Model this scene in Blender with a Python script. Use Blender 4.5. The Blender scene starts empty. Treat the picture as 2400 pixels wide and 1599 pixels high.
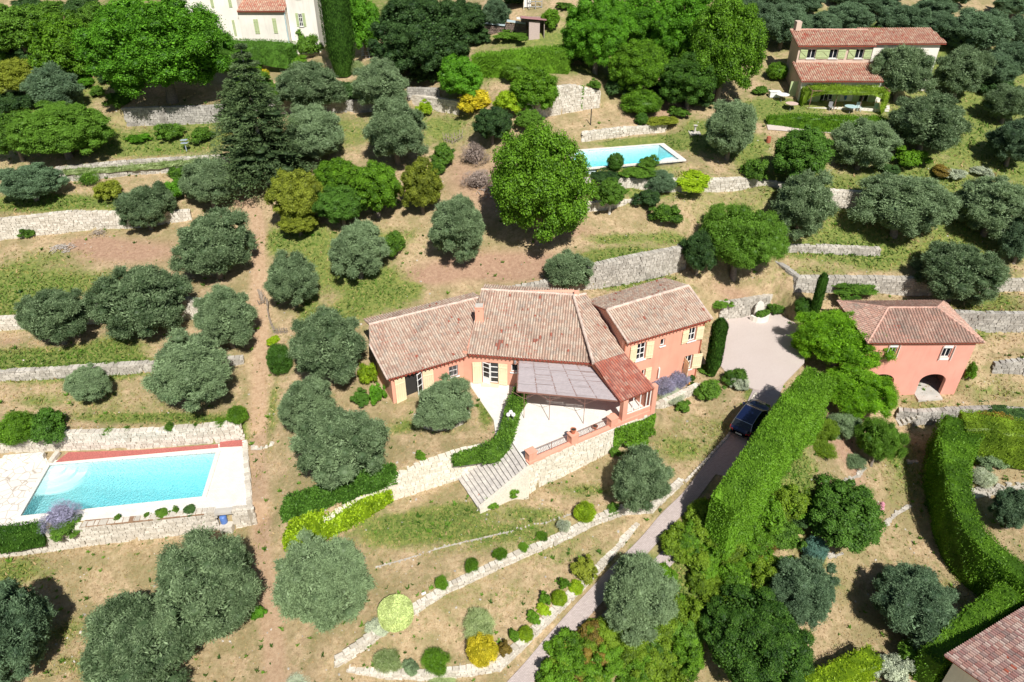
import bpy, bmesh, math, random
import numpy as np
from mathutils import Vector, Matrix
random.seed(7)
RS = np.random.RandomState(11)
S = bpy.context.scene
COL = S.collection
# ---------------------------------------------------------------- camera, world, sun
CAMZ = 36.0; PITCH = math.radians(34.4); FPX = 1700.0; CX, CY = 1200.0, 799.5
cam_d = bpy.data.cameras.new("camera"); cam_d.sensor_width = 36; cam_d.lens = FPX / 2400 * 36
cam_d.clip_end = 3000; cam_d.clip_start = 0.5
cam = bpy.data.objects.new("camera", cam_d); COL.objects.link(cam)
cam.location = (0, 0, CAMZ); cam.rotation_euler = (math.pi / 2 - PITCH, 0, 0)
S.camera = cam
W = bpy.data.worlds.new("World"); S.world = W; W.use_nodes = True
wn = W.node_tree.nodes; wn.clear()
sky = wn.new('ShaderNodeTexSky'); sky.sky_type = 'NISHITA'; sky.sun_disc = False
SUN = Vector((-.206, .652, -.817)).normalized()
sky.sun_elevation = math.asin(-SUN.z); sky.sun_rotation = math.atan2(-SUN.x, -SUN.y)
bg = wn.new('ShaderNodeBackground'); bg.inputs[1].default_value = 0.05
wo = wn.new('ShaderNodeOutputWorld')
W.node_tree.links.new(sky.outputs[0], bg.inputs[0]); W.node_tree.links.new(bg.outputs[0], wo.inputs[0])
sd = bpy.data.lights.new("sun", 'SUN'); sd.energy = 5.0; sd.angle = math.radians(.5); sd.color = (1, .96, .9)
so = bpy.data.objects.new("sun", sd); COL.objects.link(so); so.location = (30, -60, 90)
so.rotation_euler = SUN.to_track_quat('-Z', 'Y').to_euler()
S.view_settings.view_transform = 'Standard'; S.view_settings.look = 'None'
S.view_settings.exposure = 0.3; S.view_settings.gamma = 1

# ---------------------------------------------------------------- projection helpers (photo pixel -> point on the place)
sp, cp = math.sin(PITCH), math.cos(PITCH)
def ray(px, py):
    x = (px - CX) / FPX; y = (py - CY) / FPX
    return np.array([x, cp - y * sp, -sp - y * cp])
def P(px, py, z):
    d = ray(px, py); t = (z - CAMZ) / d[2]
    return Vector((d[0] * t, d[1] * t, z))
def depth(p): return p[1] * cp + (CAMZ - p[2]) * sp
def proj(p):
    d = depth(p); return (CX + FPX * p[0] / d, CY + FPX * ((CAMZ - p[2]) * cp - p[1] * sp) / d)

# ---------------------------------------------------------------- stone walls and terrain data
# (name, label, [(px, py, z_base, height)...], tone)   uphill side is away from the camera, listed left to right
WALLS = [
 ('retaining_wall', 'long pale dry stone wall above the red bed of the near pool', [(-60,1064,-3.8,1.7),(147,1056,-3.8,1.7),(326,1052,-3.8,1.65),(511,1038,-3.8,1.7),(573,1029,-3.8,1.6)], 'w'),
 ('retaining_wall', 'low stone wall under the small sparse olive, one terrace above the near pool field', [(-60,897,-1.4,.9),(100,890,-1.35,.9),(343,873,-1.2,.85),(572,853,-1.0,.5)], 'g'),
 ('retaining_wall', 'stone wall running behind the trio of round olives left of the dirt path', [(-60,779,.1,1.1),(68,771,.2,1.2),(252,757,.3,1.9),(456,750,.3,2.1),(560,742,.6,1.2)], 'w'),
 ('retaining_wall', 'bright dry stone wall at the left edge, above the bare patch with the branch heap', [(-60,568,3.3,2.0),(0,564,3.4,2.1),(184,543,3.5,2.1),(306,536,3.6,1.7),(450,515,4.0,.9)], 'w'),
 ('retaining_wall', 'pale stone wall with striped grass along its top, left of the cedar', [(140,428,6.6,1.5),(306,411,6.6,1.5),(401,405,6.7,1.5),(540,395,6.9,1.4)], 'g'),
 ('retaining_wall', 'tall grey stained wall below the big plane tree', [(300,297,9.5,2.0),(400,294,9.5,2.0),(505,289,9.5,1.9),(620,272,9.8,1.7),(760,264,10.0,1.3),(880,262,10.2,1.2)], 'k'),
 ('retaining_wall', 'short white wall piece behind the yellow shrub near the top', [(965,250,10.3,1.3),(1075,270,10.2,1.5)], 'w'),
 ('retaining_wall', 'low grey wall between two dry strips right of the top olives', [(955,224,11.6,.8),(1030,226,11.6,.8)], 'k'),
 ('retaining_wall', 'high pale rubble wall with a thin creeper down its middle, above the pole', [(1230,286,11.1,3.1),(1290,274,11.2,3.1),(1340,265,11.2,3.0),(1405,254,11.4,1.8)], 'w'),
 ('retaining_wall', 'low rubble wall edging the lawn above the turquoise upper pool', [(1365,334,9.6,1.0),(1460,322,9.65,1.0),(1560,311,9.8,.8)], 'w'),
 ('retaining_wall', 'rubble wall below the hedge of the upper pool and the olives right of it', [(1368,450,7.7,1.3),(1460,449,7.7,1.3),(1550,450,7.7,1.2),(1650,450,7.6,1.2),(1760,446,7.4,1.2),(1900,478,6.0,1.5),(2020,488,5.6,1.6),(2130,486,5.6,1.4)], 'w'),
 ('retaining_wall', 'short low wall behind the little tree with the whitewashed trunk', [(1375,497,6.5,.8),(1440,491,6.6,.8),(1505,482,6.8,.7)], 'w'),
 ('retaining_wall', 'broad pale wall behind the red tiled villa', [(1165,700,2.3,.7),(1290,690,2.5,1.3),(1397,678,2.5,2.5),(1500,655,2.6,2.5),(1606,630,2.6,2.3)], 'g'),
 ('retaining_wall', 'low stone wall of the highest right hand terrace, shaded at its right end', [(1815,592,3.2,.6),(1930,594,3.2,.7),(2060,600,3.0,.7)], 'g'),
 ('retaining_wall', 'long rubble wall with a patch of ivy, behind the slim cypress', [(1864,683,.9,1.45),(2049,684,.9,1.45),(2240,687,.7,1.45),(2450,689,.6,1.45)], 'g'),
 ('retaining_wall', 'coarse rubble wall starting at the back corner of the coral garage', [(2225,772,-1.1,1.8),(2283,778,-1.2,1.9),(2400,779,-1.2,1.9),(2450,779,-1.2,1.9)], 'k'),
 ('retaining_wall', 'short rubble wall at the right edge, right of the coral garage', [(2322,876,-3.2,1.0),(2400,877,-3.2,1.5),(2450,877,-3.2,1.5)], 'k'),
 ('retaining_wall', 'long grey stone wall below the coral garage, with broken steps at its left end', [(2098,985,-5.5,1.0),(2144,997,-5.6,1.35),(2240,990,-5.6,1.35),(2330,984,-5.5,1.2),(2450,975,-5.4,1.0)], 'k'),
 ('garden_edging_wall', 'low white stone edging curving below the lawn of the villa', [(790,1560,-5.6,.35),(892,1488,-4.9,.4),(970,1440,-4.5,.45),(1052,1389,-4.2,.5),(1174,1331,-3.9,.5),(1310,1273,-3.7,.5),(1395,1229,-3.5,.5),(1463,1203,-3.4,.5),(1531,1197,-3.4,.45),(1600,1134,-3.1,.35)], 'w'),
 ('garden_edging_wall', 'lowest white stone edging beside the drive, below the yellow green shrubs', [(816,1578,-6.0,.25),(900,1592,-6.2,.4),(1000,1594,-6.3,.5),(1106,1585,-6.2,.6),(1174,1570,-6.0,.6),(1259,1488,-5.5,.6),(1344,1403,-5.1,.55),(1409,1340,-4.8,.5),(1497,1236,-4.3,.35)], 'w'),
 ('retaining_wall', 'white stone garden wall dropping away left of the broad stairs', [(735,1262,-4.1,.6),(820,1218,-3.7,1.3),(900,1185,-3.3,2.1),(1000,1150,-2.9,2.5),(1085,1121,-2.6,2.5),(1150,1107,-2.6,2.5),(1199,1097,-2.6,2.45)], 'v'),
]
# control heights of the ground (px, py, z)
CTRL = [
 (1000,1595,-6.5),(1250,1590,-6.6),(1180,1240,-3.2),(1300,1165,-2.9),(1550,1060,-2.4),(900,1300,-3.8),(860,1400,-4.6),(1100,1450,-5.0),(1350,1300,-4.3),
 (1480,1270,-4.6),(1350,1440,-5.6),(1600,1160,-3.5),(1650,1090,-2.8),(1720,1010,-2.1),(1800,900,-1.6),(1700,800,-1.5),(1850,800,-1.6),(1620,950,-1.9),(1560,980,-2.0),
 (640,1560,-6.4),(620,1350,-5.6),(605,1230,-5.2),(608,1100,-4.1),(610,1000,-3.2),(610,900,-1.6),(605,800,-.1),(605,700,1.4),(605,600,3.2),(605,520,4.6),(560,470,5.4),
 (150,1400,-6.6),(60,1590,-7.3),(400,1280,-5.8),(400,1500,-6.9),(100,1290,-5.9),
 (100,980,-2.1),(400,980,-2.0),(300,920,-1.7),(100,840,-.3),(400,830,-.3),(100,650,2.4),(350,620,2.7),(500,640,2.3),
 (60,500,5.6),(250,470,5.9),(200,380,8.1),(400,340,8.6),(200,330,9.0),(400,250,11.5),(520,200,11.9),(622,140,12.5),(640,215,11.9),(800,200,11.8),(100,240,10.5),(60,120,13.5),(250,30,17.5),(900,200,12.0),
 (600,60,13.5),(900,300,9.8),(900,380,8.2),(750,400,7.5),(700,530,5.0),(850,560,4.6),(850,660,2.8),(960,700,2.4),(1100,640,3.4),(1200,620,3.8),(1000,560,4.8),(1050,440,7.3),(1150,360,8.8),(1080,330,9.0),
 (1250,600,4.4),(1400,560,5.3),(1550,570,5.2),(1450,520,6.1),(1600,500,6.6),(1700,480,6.8),(1480,420,9.2),(1480,365,9.5),(1620,370,9.3),(1450,345,9.6),(1600,330,9.9),(1700,260,10.9),
 (1460,290,10.9),(1550,270,11.1),(1380,283,11.1),(1300,287,11.05),(1385,182,14.3),(1200,200,13.4),(1150,170,14.2),(1250,110,15.8),(1200,60,17.3),(1330,20,19.0),(1450,120,14.8),(1600,200,12.5),(1500,20,18.0),
 (1800,180,12.5),(1900,255,11.0),(2050,255,10.9),(1830,270,10.8),(1990,140,14.0),(2100,130,13.8),(2000,60,16.0),(2200,100,14.5),(2350,60,15.0),(2250,230,10.6),(2380,230,10.4),
 (1850,330,9.7),(2000,400,7.6),(2150,360,8.5),(2350,360,8.2),(2200,430,7.0),(1800,430,8.6),(1850,540,4.8),(2050,540,4.6),(2300,560,4.2),(2000,630,2.6),(2200,630,2.6),(2380,640,2.4),
 (1900,740,-.5),(2150,720,-.3),(2330,720,.5),(2300,840,-2.0),(2390,820,-1.5),(2340,930,-4.0),(2260,930,-4.0),(2150,940,-4.1),(2390,960,-4.2),(2050,940,-4.0),(1960,900,-3.0),
 (2120,1020,-5.8),(2250,1020,-5.7),(2100,1150,-6.6),(2150,1300,-7.6),(2000,1450,-8.3),(1920,1590,-8.9),(2150,1580,-8.6),(2300,1400,-7.9),(2380,1100,-5.6),(2330,1060,-5.4),(2390,1240,-6.2),
 (1900,1050,-2.1),(1950,1130,-4.2),(1850,1110,-1.7),(1785,1180,-2.9),(1700,1290,-5.3),(1600,1380,-6.0),(1850,1300,-6.2),(1450,1500,-6.6),(1350,1590,-7.0),(1600,1590,-8.0),(1750,1450,-7.4),(1550,1300,-4.8),
 (1640,690,1.4),(1700,640,2.2),(1760,640,2.3),(1740,680,.6),(1560,670,1.8),(1500,690,1.6),
]
CTRL += [(1240,1168,-2.8),(1350,1122,-2.7),(1440,1084,-2.35),(1524,1044,-2.0),(1200,1180,-2.75),(1120,1196,-2.75),(1140,1150,-2.75)]
CTRL += [(1000,1000,-.15),(950,1060,-.35),(1100,1000,-.05),(1080,1040,-.15),(890,1120,-.9),(850,1160,-1.6),(900,960,-.2),(760,1060,-2.0),(700,1160,-3.3),(690,1000,-1.9),(680,900,-.9),(800,860,.3),(700,800,.6)]
_wl = []
for nm, lb, pts, tone in WALLS:
    q = [P(a, b, c) for a, b, c, h in pts]
    _wl.append((np.array([[v.x, v.y] for v in q]), np.array([c for a, b, c, h in pts]), np.array([h for a, b, c, h in pts])))
# edges of the raised terraces: (px, py, z of the top edge, height of the drop)
for pts in ([(1237,1092,0,2.75),(1350,1041.5,0,2.7),(1440,1004,0,2.35),(1532,966,0,2.0)], [(-90,1266,-3.8,2.2),(190,1237,-3.8,1.9),(473,1205,-3.8,1.8),(592,1193,-3.8,1.7)]):
    q = [P(a, b, c) for a, b, c, h in pts]
    _wl.append((np.array([[v.x, v.y] for v in q]), np.array([c - h for a, b, c, h in pts]), np.array([h for a, b, c, h in pts])))
def saw(x, y):
    s = np.zeros_like(x)
    for xy, zb, hh in _wl:
        bd = np.full(x.shape, 1e9); bs = np.zeros_like(x); bh = np.zeros_like(x); bo = np.zeros_like(x)
        n = len(xy)
        for i in range(n - 1):
            a = xy[i]; b = xy[i + 1]; e = b - a; L = math.hypot(*e); e = e / L
            rx, ry = x - a[0], y - a[1]
            al = rx * e[0] + ry * e[1]; pe = -rx * e[1] + ry * e[0] - .28
            t = np.clip(al, 0, L)
            over = np.zeros_like(x)
            if i == 0: over = np.maximum(over, -al)
            if i == n - 2: over = np.maximum(over, al - L)
            d = np.hypot(al - t, pe)
            m = d < bd
            bd = np.where(m, d, bd); bs = np.where(m, np.sign(pe), bs)
            bh = np.where(m, hh[i] + (hh[i + 1] - hh[i]) * t / L, bh); bo = np.where(m, np.maximum(over, 0), bo)
        s += bh / 2 * bs * np.exp(-bd / 3.2) * np.exp(-(bo / 1.1) ** 2)
    return s
cx_, cy_, cz_ = [], [], []
for a, b, c in CTRL:
    q = P(a, b, c); cx_.append(q.x); cy_.append(q.y); cz_.append(c)
for (xy, zb, hh) in _wl:
    for i in range(len(xy)):
        e = xy[min(i + 1, len(xy) - 1)] - xy[max(i - 1, 0)]; e = e / np.hypot(*e); nrm = np.array([-e[1], e[0]])
        q = xy[i] - nrm * .5; cx_.append(q[0]); cy_.append(q[1]); cz_.append(zb[i] + .02)
        q = xy[i] + nrm * 1.2; cx_.append(q[0]); cy_.append(q[1]); cz_.append(zb[i] + hh[i])
# far anchors so the hill goes on quietly outside the picture
for x_, y_, z_ in [(-110,150,25),(0,160,28),(110,160,22),(-130,60,6),(130,60,-3),(-60,0,-12),(0,0,-12),(60,0,-14),(-110,100,14),(115,110,9)]:
    cx_.append(x_); cy_.append(y_); cz_.append(z_)
cx_, cy_, cz_ = map(lambda a: np.array(a, float), (cx_, cy_, cz_))
rz_ = cz_ - saw(cx_, cy_)
def _U(r2): return np.where(r2 > 1e-9, .5 * r2 * np.log(np.maximum(r2, 1e-9)), 0)
n_ = len(cx_)
K = _U((cx_[:, None] - cx_) ** 2 + (cy_[:, None] - cy_) ** 2) + np.eye(n_) * 4.0
Pm = np.stack([np.ones(n_), cx_, cy_], 1)
A_ = np.block([[K, Pm], [Pm.T, np.zeros((3, 3))]])
sol = np.linalg.solve(A_, np.concatenate([rz_, np.zeros(3)]))
def base(x, y):
    sh = x.shape; x = x.ravel(); y = y.ravel(); out = np.empty_like(x)
    for i in range(0, len(x), 20000):
        a = x[i:i + 20000]; b = y[i:i + 20000]
        out[i:i + 20000] = _U((a[:, None] - cx_) ** 2 + (b[:, None] - cy_) ** 2) @ sol[:n_] + sol[n_] + sol[n_ + 1] * a + sol[n_ + 2] * b
    return out.reshape(sh)
# flat pads: (z, px polygon at that z)
def pxpoly(z, pts): return np.array([[P(a, b, z).x, P(a, b, z).y] for a, b in pts])
PADS = [
 (-.02, pxpoly(0, [(1097,897),(1100,830),(1250,815),(1400,835),(1540,905),(1531,966),(1440,1004),(1350,1041),(1236,1090),(1195,1030),(1160,1000)])),
 (-3.82, pxpoly(-3.8, [(-80,1066),(147,1058),(326,1054),(511,1040),(575,1030),(582,1100),(592,1188),(473,1202),(190,1234),(-80,1262)])),
 (9.48, pxpoly(9.5, [(1330,349),(1552,331),(1640,380),(1560,396),(1330,405)])),
 (-1.52, pxpoly(-1.5, [(1640,760),(1690,752),(1735,744),(1797,728),(1832,736),(1880,770),(1880,860),(1810,925),(1775,925),(1720,880),(1660,880)])),
 (-4.02, pxpoly(-4, [(2030,930),(2236,924),(2210,832),(2010,832)])),
 (.9, pxpoly(.9, [(905,800),(1100,720),(1140,712),(1390,712),(1420,740),(1390,800),(1100,800),(930,850)])) if False else None,
]
PADS = [p for p in PADS if p]
def polydist(x, y, pg):
    ins = np.zeros(x.shape, bool); d = np.full(x.shape, 1e9); n = len(pg)
    for i in range(n):
        a = pg[i]; b = pg[(i + 1) % n]; e = b - a; L2 = e @ e
        t = np.clip(((x - a[0]) * e[0] + (y - a[1]) * e[1]) / L2, 0, 1)
        d = np.minimum(d, np.hypot(x - a[0] - t * e[0], y - a[1] - t * e[1]))
        c = ((a[1] > y) != (b[1] > y)) & (x < (b[0] - a[0]) * (y - a[1]) / ((b[1] - a[1]) or 1e-9) + a[0])
        ins ^= c
    return np.where(ins, 0, d)
def edgedist(x, y, pg):
    d = np.full(x.shape, 1e9); n = len(pg)
    for i in range(n):
        a = pg[i]; b = pg[(i + 1) % n]; e = b - a; L2 = e @ e
        t = np.clip(((x - a[0]) * e[0] + (y - a[1]) * e[1]) / L2, 0, 1)
        d = np.minimum(d, np.hypot(x - a[0] - t * e[0], y - a[1] - t * e[1]))
    return np.where(polydist(x, y, pg) == 0, d, 0)
def T(x, y):
    x = np.asarray(x, float); y = np.asarray(y, float)
    z = base(x, y) + saw(x, y)
    far = np.maximum(0, np.maximum(np.abs(x) - 120, np.maximum(y - 170, -y - 20)))
    z = z / (1 + (far / 120) ** 2)
    z = np.clip(z, -30, 60)
    for pz, pg in PADS:
        w1 = np.clip((edgedist(x, y, pg) - .12) / .4, 0, 1); w2 = np.clip(1 - (polydist(x, y, pg) - .1) / .4, 0, 1)
        w = np.where(z > pz, w2, w1); w = w * w * (3 - 2 * w)
        z = z * (1 - w) + pz * w
    return z
_ts = np.concatenate([np.arange(26, 60, .12), np.arange(60, 170, .25)])
_grid = {}
def hit(px, py, h=0.0):
    d = ray(px, py); X = d[0] * _ts; Y = d[1] * _ts; Z = CAMZ + d[2] * _ts
    f = Z - Tq(X, Y) - h
    i = np.argmax(f < 0)
    if f[i] >= 0: i = len(_ts) - 1
    if i == 0: t = _ts[0]
    else: t = _ts[i - 1] + (_ts[i] - _ts[i - 1]) * f[i - 1] / (f[i - 1] - f[i])
    x, y = d[0] * t, d[1] * t
    return Vector((x, y, CAMZ + d[2] * t - h))
# terrain sampled once on the ground sheet's grid, queried bilinearly
def axis(lo, hi, st, olo, ohi):
    a = list(np.arange(lo, hi + 1e-6, st)); s = st; v = hi
    while v < ohi: s *= 1.25; v += s; a.append(v)
    s = st; v = lo; b = []
    while v > olo: s *= 1.25; v -= s; b.append(v)
    return np.array(b[::-1] + a)
GX = axis(-88, 88, .36, -900, 900); GY = axis(14, 142, .36, -500, 1400)
MX, MY = np.meshgrid(GX, GY)
GZ = T(MX, MY)
def Tq(x, y):
    x = np.asarray(x, float); y = np.asarray(y, float)
    i = np.clip(np.searchsorted(GX, x) - 1, 0, len(GX) - 2); j = np.clip(np.searchsorted(GY, y) - 1, 0, len(GY) - 2)
    u = np.clip((x - GX[i]) / (GX[i + 1] - GX[i]), 0, 1); v = np.clip((y - GY[j]) / (GY[j + 1] - GY[j]), 0, 1)
    return (GZ[j, i] * (1 - u) * (1 - v) + GZ[j, i + 1] * u * (1 - v) + GZ[j + 1, i] * (1 - u) * v + GZ[j + 1, i + 1] * u * v)
def gz(x, y): return float(Tq(np.array([x]), np.array([y]))[0])

# ---------------------------------------------------------------- generic object helpers
def tag(o, label=None, cat=None, group=None, kind=None):
    if label: o['label'] = label
    if cat: o['category'] = cat
    if group: o['group'] = group
    if kind: o['kind'] = kind
    return o
def empty(name, loc, rz=0):
    o = bpy.data.objects.new(name, None); COL.objects.link(o); o.location = loc; o.rotation_euler = (0, 0, rz)
    o.empty_display_size = .2
    return o
def link(name, me, mat, parent=None, smooth=False):
    o = bpy.data.objects.new(name, me); COL.objects.link(o)
    if mat is not None:
        for m in (mat if isinstance(mat, (list, tuple)) else [mat]): me.materials.append(m)
    if parent: o.parent = parent
    if smooth:
        me.polygons.foreach_set('use_smooth', np.ones(len(me.polygons), bool))
    return o
def npmesh(name, V, F, rnd=None):
    """V (n,3); F (m,k) constant k; rnd (m,) per-face random"""
    me = bpy.data.meshes.new(name); V = np.asarray(V, np.float32); F = np.asarray(F, np.int32)
    m, k = F.shape
    me.vertices.add(len(V)); me.vertices.foreach_set('co', V.ravel())
    me.loops.add(m * k); me.loops.foreach_set('vertex_index', F.ravel())
    me.polygons.add(m); me.polygons.foreach_set('loop_start', np.arange(0, m * k, k, dtype=np.int32))
    me.update(calc_edges=True)
    me.polygons.foreach_set('use_smooth', np.zeros(m, bool))
    if rnd is not None:
        a = me.attributes.new('rnd', 'FLOAT', 'FACE'); a.data.foreach_set('value', np.asarray(rnd, np.float32))
    return me
class MB:
    def __init__(s): s.v = []; s.f = []; s.r = []
    def quad(s, *p, r=.5):
        n = len(s.v); s.v += [tuple(q) for q in p]; s.f.append(tuple(range(n, n + len(p)))); s.r.append(r)
    def box(s, c, sz, rz=0, M=None, r=.5, taper=1):
        n = len(s.v); cs, sn = math.cos(rz), math.sin(rz)
        for z in (-1, 1):
            k = taper if z > 0 else 1
            for x, y in ((-1, -1), (1, -1), (1, 1), (-1, 1)):
                p = Vector((x * sz[0] / 2 * k, y * sz[1] / 2 * k, z * sz[2] / 2))
                p = (M @ p) if M is not None else Vector((p.x * cs - p.y * sn, p.x * sn + p.y * cs, p.z))
                s.v.append(tuple(p + Vector(c)))
        for f in ((0, 3, 2, 1), (4, 5, 6, 7), (0, 1, 5, 4), (1, 2, 6, 5), (2, 3, 7, 6), (3, 0, 4, 7)):
            s.f.append(tuple(n + i for i in f)); s.r.append(r)
    def beam(s, a, b, w, h=None, r=.5):
        a = Vector(a); b = Vector(b); h = h or w; d = (b - a); L = d.length; d.normalize()
        up = Vector((0, 0, 1)) if abs(d.z) < .95 else Vector((1, 0, 0))
        x = d.cross(up).normalized(); y = x.cross(d)
        M = Matrix((x, d, y)).transposed()
        s.box((a + b) / 2, (w, L, h), M=M, r=r)
    def tube(s, pts, rad, seg=8, r=.5, cap=True):
        n0 = len(s.v); k = len(pts); pts = [Vector(p) for p in pts]
        rad = rad if isinstance(rad, (list, tuple)) else [rad] * k
        for i, p in enumerate(pts):
            d = (pts[min(i + 1, k - 1)] - pts[max(i - 1, 0)]).normalized()
            up = Vector((0, 0, 1)) if abs(d.z) < .9 else Vector((1, 0, 0))
            x = d.cross(up).normalized(); y = x.cross(d)
            for j in range(seg):
                a = 2 * math.pi * j / seg; s.v.append(tuple(p + (x * math.cos(a) + y * math.sin(a)) * rad[i]))
        for i in range(k - 1):
            for j in range(seg):
                a = n0 + i * seg + j; b = n0 + i * seg + (j + 1) % seg
                s.f.append((a, b, b + seg, a + seg)); s.r.append(r)
        if cap:
            s.f.append(tuple(n0 + j for j in range(seg))[::-1]); s.r.append(r)
            s.f.append(tuple(n0 + (k - 1) * seg + j for j in range(seg))); s.r.append(r)
    def lathe(s, c, prof, seg=16, r=.5):
        n0 = len(s.v); c = Vector(c)
        for rr, z in prof:
            for j in range(seg):
                a = 2 * math.pi * j / seg; s.v.append((c.x + rr * math.cos(a), c.y + rr * math.sin(a), c.z + z))
        for i in range(len(prof) - 1):
            for j in range(seg):
                a = n0 + i * seg + j; b = n0 + i * seg + (j + 1) % seg
                s.f.append((a, b, b + seg, a + seg)); s.r.append(r)
        s.f.append(tuple(n0 + j for j in range(seg))[::-1]); s.r.append(r)
        s.f.append(tuple(n0 + (len(prof) - 1) * seg + j for j in range(seg))); s.r.append(r)
    def prism(s, poly, z0, z1, r=.5):
        n = len(poly); n0 = len(s.v)
        z0 = z0 if isinstance(z0, (list, tuple)) else [z0] * n; z1 = z1 if isinstance(z1, (list, tuple)) else [z1] * n
        for p, z in zip(poly, z0): s.v.append((p[0], p[1], z))
        for p, z in zip(poly, z1): s.v.append((p[0], p[1], z))
        s.f.append(tuple(range(n0, n0 + n))[::-1]); s.f.append(tuple(range(n0 + n, n0 + 2 * n))); s.r += [r, r]
        for i in range(n):
            j = (i + 1) % n; s.f.append((n0 + i, n0 + j, n0 + n + j, n0 + n + i)); s.r.append(r)
    def build(s, name, mat, parent=None, smooth=False, origin=None, bevel=0):
        me = bpy.data.meshes.new(name)
        v = s.v
        if origin is not None: v = [(a - origin[0], b - origin[1], c - origin[2]) for a, b, c in v]
        me.from_pydata(v, [], s.f); me.update()
        a = me.attributes.new('rnd', 'FLOAT', 'FACE'); a.data.foreach_set('value', np.array(s.r, np.float32))
        o = link(name, me, mat, parent, smooth)
        if origin is not None: o.location = origin
        if bevel:
            b = o.modifiers.new('bevel', 'BEVEL'); b.width = bevel; b.segments = 2; b.limit_method = 'ANGLE'
        return o

# ---------------------------------------------------------------- materials
def newmat(name):
    m = bpy.data.materials.new(name); m.use_nodes = True; nt = m.node_tree; nt.nodes.clear()
    o = nt.nodes.new('ShaderNodeOutputMaterial'); return m, nt, o
def N(nt, t, **k):
    n = nt.nodes.new(t)
    for a, b in k.items(): setattr(n, a, b)
    return n
def ramp(nt, fac, stops):
    r = N(nt, 'ShaderNodeValToRGB'); el = r.color_ramp.elements
    while len(el) < len(stops): el.new(.5)
    for e, (p, c) in zip(el, stops): e.position = p; e.color = (*c, 1) if len(c) == 3 else c
    nt.links.new(fac, r.inputs[0]); return r.outputs[0]
def noise(nt, scale, detail=3, co=None, rough=.55, w=None):
    n = N(nt, 'ShaderNodeTexNoise'); n.inputs['Scale'].default_value = scale; n.inputs['Detail'].default_value = detail
    n.inputs['Roughness'].default_value = rough
    if co is not None: nt.links.new(co, n.inputs['Vector'])
    return n
def mixc(nt, f, a, b, mode='MIX'):
    m = N(nt, 'ShaderNodeMix', data_type='RGBA', blend_type=mode)
    for s_, v in ((m.inputs[0], f), (m.inputs[6], a), (m.inputs[7], b)):
        if isinstance(v, (int, float)): s_.default_value = v
        elif isinstance(v, tuple): s_.default_value = (*v, 1) if len(v) == 3 else v
        else: nt.links.new(v, s_)
    return m.outputs[2]
def pos(nt, kind='Object'): return N(nt, 'ShaderNodeTexCoord').outputs[kind]
def wpos(nt): return N(nt, 'ShaderNodeNewGeometry').outputs['Position']
def bump(nt, h, st, dist=.02):
    b = N(nt, 'ShaderNodeBump'); b.inputs['Strength'].default_value = st; b.inputs['Distance'].default_value = dist
    nt.links.new(h, b.inputs['Height']); return b.outputs[0]
def princ(nt, o, col, rough=.8, nrm=None, **k):
    p = N(nt, 'ShaderNodeBsdfPrincipled')
    if isinstance(col, tuple): p.inputs['Base Color'].default_value = (*col, 1)
    else: nt.links.new(col, p.inputs['Base Color'])
    p.inputs['Roughness'].default_value = rough
    for a, b in k.items(): p.inputs[a.replace('_', ' ')].default_value = b
    if nrm is not None: nt.links.new(nrm, p.inputs['Normal'])
    nt.links.new(p.outputs[0], o.inputs[0]); return p
def attr(nt, n, out='Fac'): a = N(nt, 'ShaderNodeAttribute', attribute_name=n); return a.outputs[out]
def plain(name, col, rough=.7, var=.12, scale=3, bmp=.1, **k):
    m, nt, o = newmat(name); w = wpos(nt); n = noise(nt, scale, 5, w)
    lo = tuple(c * (1 - var) for c in col); hi = tuple(min(1, c * (1 + var)) for c in col)
    c = ramp(nt, n.outputs[0], [(.3, lo), (.7, hi)])
    nb = noise(nt, scale * 14, 3, w)
    princ(nt, o, c, rough, bump(nt, nb.outputs[0], bmp, .01), **k); return m
def foliage(name, c1, c2, trans=.35, clump=1.3, gloss=.015):
    m, nt, o = newmat(name)
    oi = N(nt, 'ShaderNodeObjectInfo')
    n = noise(nt, clump, 2, wpos(nt))
    a = N(nt, 'ShaderNodeMath', operation='MULTIPLY_ADD'); nt.links.new(attr(nt, 'rnd'), a.inputs[0]); a.inputs[1].default_value = .6
    nt.links.new(n.outputs[0], a.inputs[2])
    s2 = N(nt, 'ShaderNodeMath', operation='MULTIPLY_ADD'); nt.links.new(oi.outputs['Random'], s2.inputs[0]); s2.inputs[1].default_value = .3; nt.links.new(a.outputs[0], s2.inputs[2])
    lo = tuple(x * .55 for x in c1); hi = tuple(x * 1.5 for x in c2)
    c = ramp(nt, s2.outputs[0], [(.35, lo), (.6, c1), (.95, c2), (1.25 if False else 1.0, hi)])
    d = N(nt, 'ShaderNodeBsdfDiffuse'); t = N(nt, 'ShaderNodeBsdfTranslucent'); g = N(nt, 'ShaderNodeBsdfGlossy'); g.inputs['Roughness'].default_value = .5
    nt.links.new(c, d.inputs[0])
    tc = mixc(nt, .5, c, (c2[0] * 1.5, min(1, c2[1] * 1.6), c2[2] * .8)); nt.links.new(tc, t.inputs[0])
    m1 = N(nt, 'ShaderNodeMixShader'); m1.inputs[0].default_value = trans
    nt.links.new(d.outputs[0], m1.inputs[1]); nt.links.new(t.outputs[0], m1.inputs[2])
    m2 = N(nt, 'ShaderNodeMixShader'); m2.inputs[0].default_value = gloss
    nt.links.new(m1.outputs[0], m2.inputs[1]); nt.links.new(g.outputs[0], m2.inputs[2])
    nt.links.new(m2.outputs[0], o.inputs[0]); return m
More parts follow.
